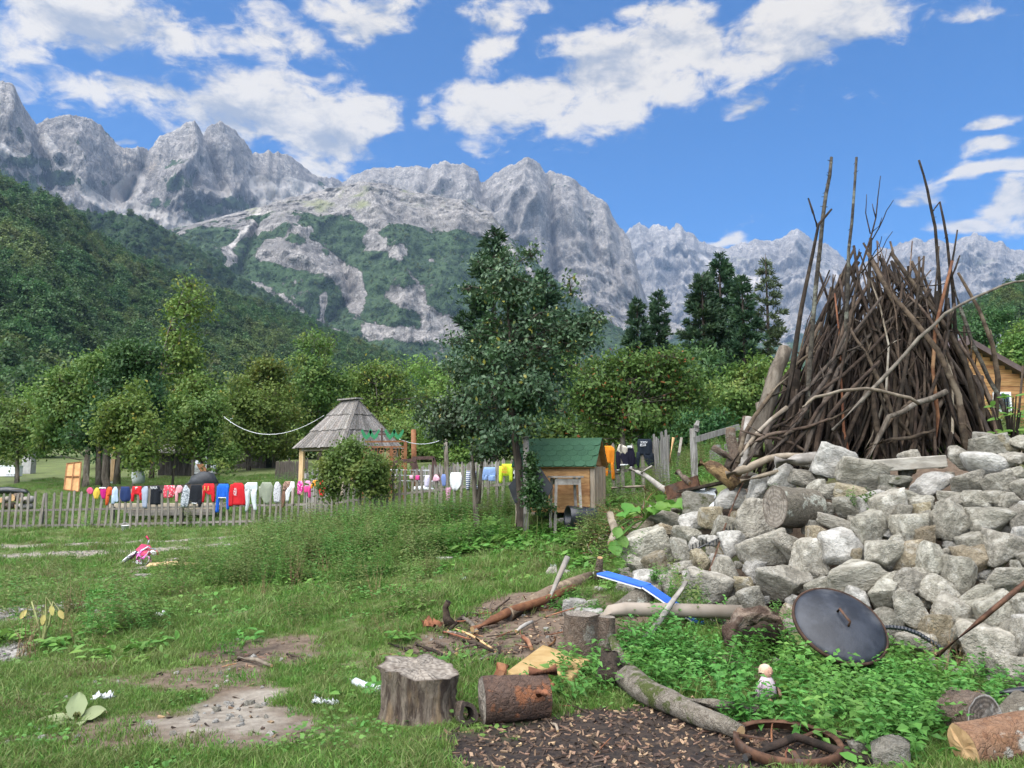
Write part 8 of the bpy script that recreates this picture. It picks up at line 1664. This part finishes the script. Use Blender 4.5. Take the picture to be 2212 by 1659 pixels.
CNE = cloth('neon_yellow_cloth', (.52, .66, .04)); g = garment('neon_sweatshirt', 'neon yellow sweatshirt with orange print', 'sweatshirt', 'c', [('body', [(298, 985, 1076), (350, 973, 1080), (408, 988, 1072)], CNE), ('sleeve', [(318, 962, 1004), (472, 960, 990)], CNE), ('sleeve', [(318, 1052, 1086), (462, 1060, 1086)], CNE)], 102); lettering('BEST\nW M\nVIBES', g, 'c', 990, 1052, 306, 384, ORP, off=.10)
g = garment('white_bag', 'white and black bag hanging left of the pear trunk', 'bag', 'c', [('body', [(350, 1100, 1128), (380, 1088, 1136), (435, 1088, 1136)], CW_), ('patch', [(388, 1090, 1112), (415, 1090, 1110)], CBK)], 105)
CO = cloth('bright_orange_cloth', (.66, .22, .02)); garment('orange_trousers', 'bright orange trousers right of the playhouse roof', 'trousers', 'd', [('body', [(385, 150, 340), (470, 160, 432), (600, 170, 425), (860, 170, 420)], CO), ('leg', [(840, 320, 410), (1000, 330, 420), (1298, 362, 442)], CO), ('leg', [(840, 165, 262), (1100, 168, 262), (1222, 188, 242)], CO)], 108)
CCR = cloth('cream_cloth', (.54, .49, .40)); CNV = cloth('dark_navy_cloth', (.014, .013, .026)); garment('cream_black_jacket', 'cream and black jacket with white cuffs', 'jacket', 'd', [('body', [(520, 480, 800), (700, 465, 1010), (890, 600, 1020)], CNV), ('hood', [(342, 550, 610), (420, 508, 782), (520, 490, 790), (610, 650, 770)], CCR), ('sleeve', [(540, 462, 610), (800, 468, 606), (1032, 500, 602)], CNV), ('sleeve', [(440, 795, 935), (600, 790, 995), (950, 855, 945)], CNV), ('collar', [(385, 800, 930), (450, 790, 940)], CW_, .09), ('cuff', [(1030, 508, 578), (1062, 510, 575)], CW_), ('cuff', [(950, 878, 928), (985, 880, 925)], CW_), ('hem_band', [(885, 605, 830), (925, 605, 780)], CW_)], 112)
CDK = cloth('charcoal_cloth', (.016, .022, .032)); g = garment('dark_hoodie', 'dark charcoal hoodie hung upside down with white print', 'hoodie', 'd', [('body', [(198, 1065, 1422), (300, 1030, 1445), (480, 1040, 1455), (620, 1035, 1492)], CDK), ('hood', [(590, 1195, 1492), (800, 1265, 1502), (935, 1340, 1490)], CDK), ('sleeve', [(560, 1025, 1160), (800, 1030, 1120), (970, 1045, 1100)], CDK)], 120); lettering('NIKE', g, 'd', 1150, 1335, 262, 318, PRT, True, off=.10)
u0, v0 = CONV['d'](1150, 395); q, fd = fence_pt(u0); sp_ = [(1145, 330), (1200, 322), (1325, 345), (1332, 398), (1145, 402), (1200, 372), (1310, 352), (1205, 345)]
pp_ = [P(*CONV['d'](x, y), q.y) + Vector((fd.y, -fd.x, 0)) * .10 for x, y in [(1148, 335), (1330, 322), (1335, 392), (1148, 402)]]; MB().add(pp_ + [p + Vector((0, .01, 0)) for p in pp_], [(0, 1, 2, 3), (7, 6, 5, 4), (0, 4, 5, 1), (1, 5, 6, 2), (2, 6, 7, 3), (3, 7, 4, 0)]).build('print_patch', PRT, g)
pp_ = [P(*CONV['d'](x, y), q.y) + Vector((fd.y, -fd.x, 0)) * .112 for x, y in [(1175, 372), (1215, 350), (1318, 332), (1232, 362), (1200, 384)]]; MB().add(pp_, [(0, 1, 2, 3, 4)]).build('curved_mark', CBK, g).modifiers.new('solid', 'SOLIDIFY').thickness = .004
# ================================================================ ground cover
rs = np.random.RandomState(17)
def blades(k, h, w, spread, rs, lean=.5):
    p = np.zeros((k, 3)); a = rs.uniform(0, 6.28, k); r = spread * np.sqrt(rs.uniform(0, 1, k)); p[:, 0], p[:, 1] = r * np.cos(a), r * np.sin(a)
    d = rs.normal(size=(k, 2)) * lean; hh = h * rs.uniform(.45, 1.1, k); b = rs.uniform(0, 6.28, k); s = np.stack([np.cos(b), np.sin(b), np.zeros(k)], 1) * w * .5
    m = p + np.stack([d[:, 0] * hh * .35, d[:, 1] * hh * .35, hh * .58], 1); t = p + np.stack([d[:, 0] * hh * .95, d[:, 1] * hh * .95, hh * .92], 1)
    V = np.stack([p - s, p + s, m + s * .75, m - s * .75, t], 1).reshape(-1, 3); F = []
    for i in range(k): o = i * 5; F += [[o, o + 1, o + 2, o + 3], [o + 3, o + 2, o + 4]]
    return V, F
def proto(name, V, F, lm): return link(name, mesh_np(name, V, F), lm)
TUFT = [proto('tuft', *blades(34, h, w, .09, np.random.RandomState(600 + i), .55), L_GRASS) for i, (h, w) in enumerate([(.028, .0055), (.040, .006), (.062, .006)])]
TUFT.append(proto('tuft', *blades(26, .07, .006, .09, np.random.RandomState(605), .7), L_WEED2))
def rosette(seed, k, L, W, hgt, lm, spread=.10, name='rosette'):
    r_ = np.random.RandomState(seed); c = np.stack([r_.normal(size=k) * spread, r_.normal(size=k) * spread, r_.uniform(.02, hgt, k)], 1)
    d = np.stack([r_.normal(size=k), r_.normal(size=k), r_.uniform(-.1, .5, k)], 1); d /= np.linalg.norm(d, axis=1)[:, None]; up = np.stack([r_.normal(size=k) * .35, r_.normal(size=k) * .35, np.ones(k)], 1)
    s = np.cross(d, up); s /= np.linalg.norm(s, axis=1)[:, None]; z = r_.uniform(.6, 1.2, (k, 1)); l, w = L * z, W * z; nn = np.cross(s, d)
    V = np.stack([c, c + d * l * .35 + s * w * .5 + nn * w * .1, c + d * l * .75 + s * w * .38, c + d * l - nn * l * .12, c + d * l * .75 - s * w * .38, c + d * l * .35 - s * w * .5 + nn * w * .1], 1).reshape(-1, 3); F = []
    for i in range(k): o = i * 6; F += [[o, o + 1, o + 2, o + 5], [o + 2, o + 3, o + 4, o + 5]]
    return proto(name, V, F, lm)
def stalk(seed, stems, H_, L, W, lm, step=.035, name='stalk_plant', spread=.06, top=.45):
    r_ = np.random.RandomState(seed); Vs, F = [], []
    for s_ in range(stems):
        b = np.array([r_.normal() * spread, r_.normal() * spread, -.02]); ln = r_.normal(size=2) * .22; hh = H_ * r_.uniform(.55, 1.1); k = max(4, int(hh / step)); a0 = r_.uniform(0, 6.28)
        o = len(Vs); tp = b + np.array([ln[0] * hh, ln[1] * hh, hh]); e = np.array([.004, 0, 0]); Vs += [b - e, b + e, tp]; F.append([o, o + 1, o + 2])
        for i in range(k):
            t = (i + 1) / k; p = b + (tp - b) * t; sz = (1 - (1 - top) * t) * r_.uniform(.75, 1.15)
            for q in (0, 1):
                a = a0 + i * 1.57 + q * math.pi + r_.normal() * .25; d = np.array([math.cos(a), math.sin(a), r_.uniform(-.35, .35) + .25 * t]); d /= np.linalg.norm(d); sd = np.array([-math.sin(a), math.cos(a), r_.normal() * .25]); nn = np.cross(d, sd); l, w = L * sz, W * sz; o = len(Vs)
                Vs += [p, p + d * l * .4 + sd * w * .5 + nn * .12 * w, p + d * l - np.array([0, 0, .18 * l]), p + d * l * .4 - sd * w * .5 + nn * .12 * w, ]; F.append([o, o + 1, o + 2, o + 3])
    return proto(name, np.array(Vs), F, lm)
def behind_wall(x, y, z):
    u, v = proj(x, y, z); a, b = interp(TOPL, u), interp(BOTL, u); return (u > 1345) & (v > a - 8) & (v < b - 6)
def scatter(k, x0, x1, y0, y1, dens, seed):
    r_ = np.random.RandomState(seed); x = r_.uniform(x0, x1, k); y = r_.uniform(y0, y1, k); ok = np.abs(x) < y * .86; x, y = x[ok], y[ok]; ok = r_.uniform(0, 1, len(x)) < dens(x, y); x, y = x[ok], y[ok]; z = H(x, y); u, v = proj(x, y, z)
    ok = (u > -260) & (u < 2480) & ~behind_wall(x, y, z); return np.stack([x, y, z], 1)[ok]
def field(name, label, cat, pts, protos, seed, smin, smax, tilt=.12, sink=.0, slope=None):
    r_ = np.random.RandomState(seed); k = len(pts); rot = np.stack([r_.normal(size=k) * tilt, r_.normal(size=k) * tilt, r_.uniform(0, 6.28, k)], 1); s = r_.uniform(smin, smax, k)
    if slope is not None: s = s * slope(pts)
    pts = pts.copy(); pts[:, 2] -= sink; o = point_field(name, pts, rot, s, r_.randint(0, len(protos), k), protos, label, cat)
    for i, p in enumerate(protos):
        if p.parent is None: p.parent = o; p.location = pts[i * 7 + 3]; p.scale = (s[0],) * 3
    return o
def bare(x, y): d, c, g, t_ = gmasks(x, y); return np.clip(1 - d * .90 - c * 1.0 - g * .97 - t_ * .95, 0, 1)
def stumpfree(x, y):
    k = np.ones_like(x)
    for (u, v, r) in ((905, 1548, .30), (1112, 1560, .24), (1702, 1628, .1), (1180, 1440, .3)): c = G(u, v); k = k * (np.hypot(x - c.x, y - c.y) > r)
    return k
def far_s(p): return 1 + np.clip((p[:, 1] - 5) / 9, 0, 1.0)
pn_ = lambda x, y, f, s: fbm(x / f, y / f, s, 3)
near_ = lambda y: 1 / (1 + np.clip(y - 4.5, 0, 30) * .9)
g1 = scatter(230000, -9, 8, 3.4, 12, lambda x, y: near_(y) * bare(x, y) * stumpfree(x, y) * np.clip(.9 + pn_(x, y, 1.3, 3.), .25, 1.2), 1)
g2 = scatter(110000, -24, 16, 12, 40, lambda x, y: .62 / (1 + np.clip(y - 12, 0, 40) * .06) * bare(x, y), 2)
field('grass', 'short green grass over the yard', 'grass', np.concatenate([g1, g2]), TUFT, 3, .55, 1.1, .15, .0, lambda p: far_s(p) * np.clip(1 + .75 * pn_(p[:, 0], p[:, 1], 1.1, 6.) + .4 * pn_(p[:, 0], p[:, 1], .35, 2.), .45, 2.1))
# low broad-leaved weeds among the grass
CLOV = [rosette(610 + i, 26, .030, .024, .035, L_WEED, .09, 'clover') for i in range(2)]
c1 = scatter(26000, -9, 8, 3.4, 14, lambda x, y: .55 * near_(y) ** .6 * bare(x, y) * stumpfree(x, y) * np.clip(pn_(x, y, .8, 8.) * 2.2 + .35, 0, 1), 4)
c1 = c1[::3]
field('clover_weeds', 'low clover and small weeds in the turf', 'weeds', c1, CLOV, 5, .7, 1.4, .1, .0, far_s)
def inblobs(items):
    C_ = [(G(u, v), ru, rv, w) for (u, v, ru, rv, w) in items]; C_ = [(c, PX(ru, c.y), max(PX(rv, c.y) * 4.0, .4), w) for c, ru, rv, w in C_]
    def f(x, y):
        m = np.zeros_like(x)
        for c, rx, ry, w in C_: m = np.maximum(m, w * np.exp(-((x - c.x) / rx) ** 2 - ((y - c.y) / ry) ** 2))
        return np.clip(m * 1.3 - .15 + pn_(x, y, .7, 5.) * .35, 0, 1)
    return f
DOCK = [rosette(620 + i, 16, .115, .048, .08, L_DOCK, .07, 'dock') for i in range(3)]
d1 = scatter(9000, -8, 6, 3.8, 15, lambda x, y: .010 * bare(x, y) * stumpfree(x, y), 6)
d2 = scatter(14000, -4, 4, 8, 16, lambda x, y: .55 * inblobs([(1100, 1165, 130, 16, 1), (1220, 1175, 110, 14, 1), (980, 1150, 90, 14, .9), (1000, 1190, 100, 12, .7), (1260, 1210, 60, 10, .7)])(x, y), 7)
d3 = scatter(9000, -11, -3, 6, 14, lambda x, y: .30 * inblobs([(80, 1250, 90, 14, .9), (150, 1400, 80, 18, .7), (300, 1420, 70, 16, .6), (60, 1380, 60, 14, .8), (220, 1290, 70, 12, .5), (420, 1300, 60, 12, .5)])(x, y), 8)
field('broadleaf_weeds', 'bright green broad-leaved weeds in the grass before the pear tree', 'weeds', np.concatenate([d1, d2, d3]), DOCK, 9, .6, 1.35, .15, .0)
TALL = [stalk(630 + i, 9, .62, .085, .035, L_WEED2, .045, 'tall_weed', .12) for i in range(2)] + [stalk(640 + i, 9, .55, .08, .038, L_WEED, .045, 'tall_weed', .12) for i in range(2)]
WB = [(640, 1190, 110, 20, 1), (720, 1160, 130, 20, 1), (560, 1230, 70, 16, 1), (780, 1200, 90, 18, .9), (500, 1270, 60, 12, .6), (860, 1150, 90, 16, 1), (960, 1130, 80, 12, .9), (1060, 1125, 70, 10, .9), (340, 1290, 80, 10, .35), (620, 1260, 70, 12, .5), (680, 1225, 90, 16, .9), (820, 1250, 120, 14, .5), (900, 1210, 90, 12, .6), (120, 1330, 90, 12, .45), (260, 1360, 90, 12, .4), (1010, 1180, 90, 12, .6), (1300, 1190, 40, 10, .6)]
w1 = scatter(26000, -10, 4, 7, 22, lambda x, y: .50 * inblobs(WB)(x, y), 10)
fence_y = lambda x: np.interp(x, [p.x for p in FW_], [p.y for p in FW_])
w2 = scatter(26000, -22, 6, 14, 34, lambda x, y: np.where(np.abs(y - fence_y(x)) < .35, .10 * (x > -7.5) + .025, 0) + np.where(y > fence_y(x) + .5, .055 * np.clip(.6 + pn_(x, y, 3., 2.), 0, 1.2), 0) * np.where(x < -9, .35, 1), 11)
w3 = scatter(12000, 2, 16, 10, 30, lambda x, y: .16 * (y > 12.2 + 0 * x) * (x > 2.6), 12)
field('tall_weeds', 'tall olive and green weeds before and along the picket fence', 'weeds', np.concatenate([w1, w2, w3]), TALL, 13, .6, 1.3, .15)
MINT = [stalk(650 + i, 5, .27, .090, .050, L_NETTLE, .040, 'mint', .09, .6) for i in range(3)]
MB_ = [(1450, 1420, 110, 16, 1), (1400, 1450, 70, 12, .9), (1500, 1450, 90, 14, .9), (1640, 1440, 80, 12, .8), (1720, 1440, 80, 12, 1), (1820, 1455, 110, 14, 1.1), (1920, 1470, 100, 14, 1.1), (1780, 1500, 90, 14, 1.1), (1880, 1530, 110, 14, 1.1), (2000, 1500, 80, 14, 1), (2020, 1570, 70, 14, 1), (1740, 1560, 90, 10, .9), (1600, 1480, 40, 8, .6), (1950, 1620, 60, 10, .9), (1250, 1470, 40, 10, .8), (1480, 1490, 60, 8, .6), (1330, 1380, 30, 8, .5), (1600, 1545, 80, 8, .6), (2080, 1460, 60, 8, .6)]
m1 = scatter(9000, .2, 6.5, 4.4, 8.6, lambda x, y: .30 * inblobs(MB_)(x, y) * (np.hypot(x - rc.x, y - rc.y) > .38) * (np.hypot(x - db.x, (y - db.y + .12) * .6) > .16), 14)
field('mint_and_nettles', 'bright green mint and nettles growing along the wall foot', 'weeds', m1, MINT, 15, .5, 1.15, .2)
SCR = [stalk(660, 6, .16, .05, .03, L_WEED, .03, 'wall_weed', .05)]
r_ = np.random.RandomState(5); wp_ = []
for (u, v, k) in [(1440, 1255, 6), (1490, 1300, 7), (1250, 1300, 8), (1270, 1320, 8), (1320, 1265, 5), (1840, 1320, 2), (1700, 1330, 3), (1690, 1075, 4), (1860, 1098, 3), (1230, 1310, 6), (1505, 1290, 6)]:
    for _ in range(k): q = WALLP(u + r_.normal() * 16, v + r_.normal() * 10, .03) if u > 1330 else gp(u + r_.normal() * 16, v + r_.normal() * 10); wp_.append(tuple(q))
field('wall_weeds', 'small weeds sprouting between the stones and logs', 'weeds', np.array(wp_), SCR, 16, .7, 1.4, .3)
DRYP = [stalk(670, 3, .55, .03, .012, L_DRY, .06, 'dry_stalk', .03)]
ds = []
for (u, v, k) in [(190, 1400, 3), (175, 1330, 6), (110, 1370, 6), (830, 1290, 4), (640, 1265, 8), (700, 1250, 8), (560, 1290, 4), (50, 1420, 4), (850, 1390, 3), (2040, 1480, 6), (2080, 1440, 4)]:
    for _ in range(k): ds.append(tuple(gp(u + r_.normal() * 18, v + r_.normal() * 6)))
field('dry_stalks', 'dry brown seed stalks standing in the weeds', 'weeds', np.array(ds), DRYP, 17, .5, 1.2, .15)
# wood chips, litter and gravel
def chip(seed, l, w, h):
    r2 = np.random.RandomState(seed); V = np.array([[i * l / 2 * r2.uniform(.6, 1), j * w / 2 * r2.uniform(.5, 1), (k + 1) * h / 2] for k in (-1, 1) for i, j in ((-1, -1), (1, -1), (1, 1), (-1, 1))]); return V, [[3, 2, 1, 0], [4, 5, 6, 7], [0, 1, 5, 4], [1, 2, 6, 5], [2, 3, 7, 6], [3, 0, 4, 7]]
M_CHIP1 = mat('pale_wood_chip', [(.24, .155, .085), (.36, .26, .16)], 20, vary=.3); M_CHIP2 = mat('brown_wood_chip', [(.10, .06, .038), (.20, .13, .085)], 20, vary=.4); M_CHIP3 = mat('dark_bark_chip', [(.035, .024, .018), (.08, .055, .04)], 20, vary=.4)
CH = [proto('wood_chip', *chip(700 + i, l, w, .012), mt) for i, (l, w, mt) in enumerate([(.055, .028, M_CHIP1), (.09, .014, M_CHIP2), (.045, .03, M_CHIP2), (.05, .03, M_CHIP3), (.08, .018, M_CHIP3), (.03, .022, M_CHIP3), (.06, .02, M_CHIP2), (.11, .012, M_CHIP3)])]
k1 = scatter(30000, -3, 6, 3.6, 7.5, lambda x, y: .75 * gmasks(x, y)[1], 20); k2 = scatter(16000, -8, 6, 3.6, 10, lambda x, y: .11 * np.clip(gmasks(x, y)[0] + .06, 0, 1), 21)
k3 = scatter(16000, -2, 3, 5, 10, lambda x, y: .5 * inblobs([(1100, 1330, 140, 14, 1.1), (1000, 1400, 110, 14, 1), (1200, 1380, 110, 12, 1), (1080, 1420, 80, 10, .8), (860, 1440, 60, 10, .5), (620, 1420, 70, 8, .5)])(x, y), 26)
field('wood_chips', 'chips and bark litter over the dark soil at the front', 'litter', np.concatenate([k1, k2, k3]), CH, 22, .3, .95, .35)
PEB = [link('pebble', stone_mesh(STONES[i], (2, 0, 2)[i])) for i in range(3)]
p1 = scatter(60000, -9, 3, 3.6, 13, lambda x, y: .62 * gmasks(x, y)[2] + .02 * gmasks(x, y)[0] + .10 * gmasks(x, y)[3], 23); p2 = scatter(30000, -24, -2, 15, 24, lambda x, y: .20 * gmasks(x, y)[3], 24)
field('gravel', 'pale gravel on the bare patches and the wheel track', 'gravel', np.concatenate([p1, p2]), PEB, 25, .008, .026, .5)

TW = []
for i in range(3):
    rt = np.random.RandomState(730 + i); a_ = np.array([-.16, 0, .012]); b_ = np.array([.16, rt.normal() * .03, .02 + .02 * i]); tw = MB().tube(bent(a_, b_, 0, .05, rt, 5), [.008, .008, .007, .006, .004], 5)
    TW.append(proto('twig', np.array(tw.v), tw.f, (M_STICK, M_BARKR, M_REDBARK)[i]))
t1 = scatter(5000, -2, 3, 5, 10, lambda x, y: .16 * inblobs([(1100, 1335, 130, 14, 1.1), (1000, 1400, 110, 14, 1), (1180, 1390, 100, 12, 1), (1060, 1430, 80, 10, .8), (870, 1420, 60, 10, .6)])(x, y), 27)
t2 = scatter(5000, -3, 6, 3.6, 7.0, lambda x, y: .05 * gmasks(x, y)[1], 28)
field('twig_litter', 'small broken twigs and bark scraps littering the soil by the logs', 'litter', np.concatenate([t1, t2]), TW, 29, .5, 1.3, .25)
# ================================================================ haze in the air
hz = MB().box((0, 0, 1148), (24000, 24000, 2304)).build('haze', None, None, kind='stuff')
hz['label'] = 'thin bluish valley haze in the air before the mountains'; hz['category'] = 'haze'
m, t, n = mat_new('valley_haze')
pv = n('ShaderNodeVolumePrincipled', {'Color': (.46, .66, 1.0), 'Density': 6.0e-5, 'Anisotropy': .2})
t.links.new(pv.outputs[0], n('ShaderNodeOutputMaterial').inputs['Volume'])
hz.data.materials.append(m)
hz.display_type = 'WIRE'
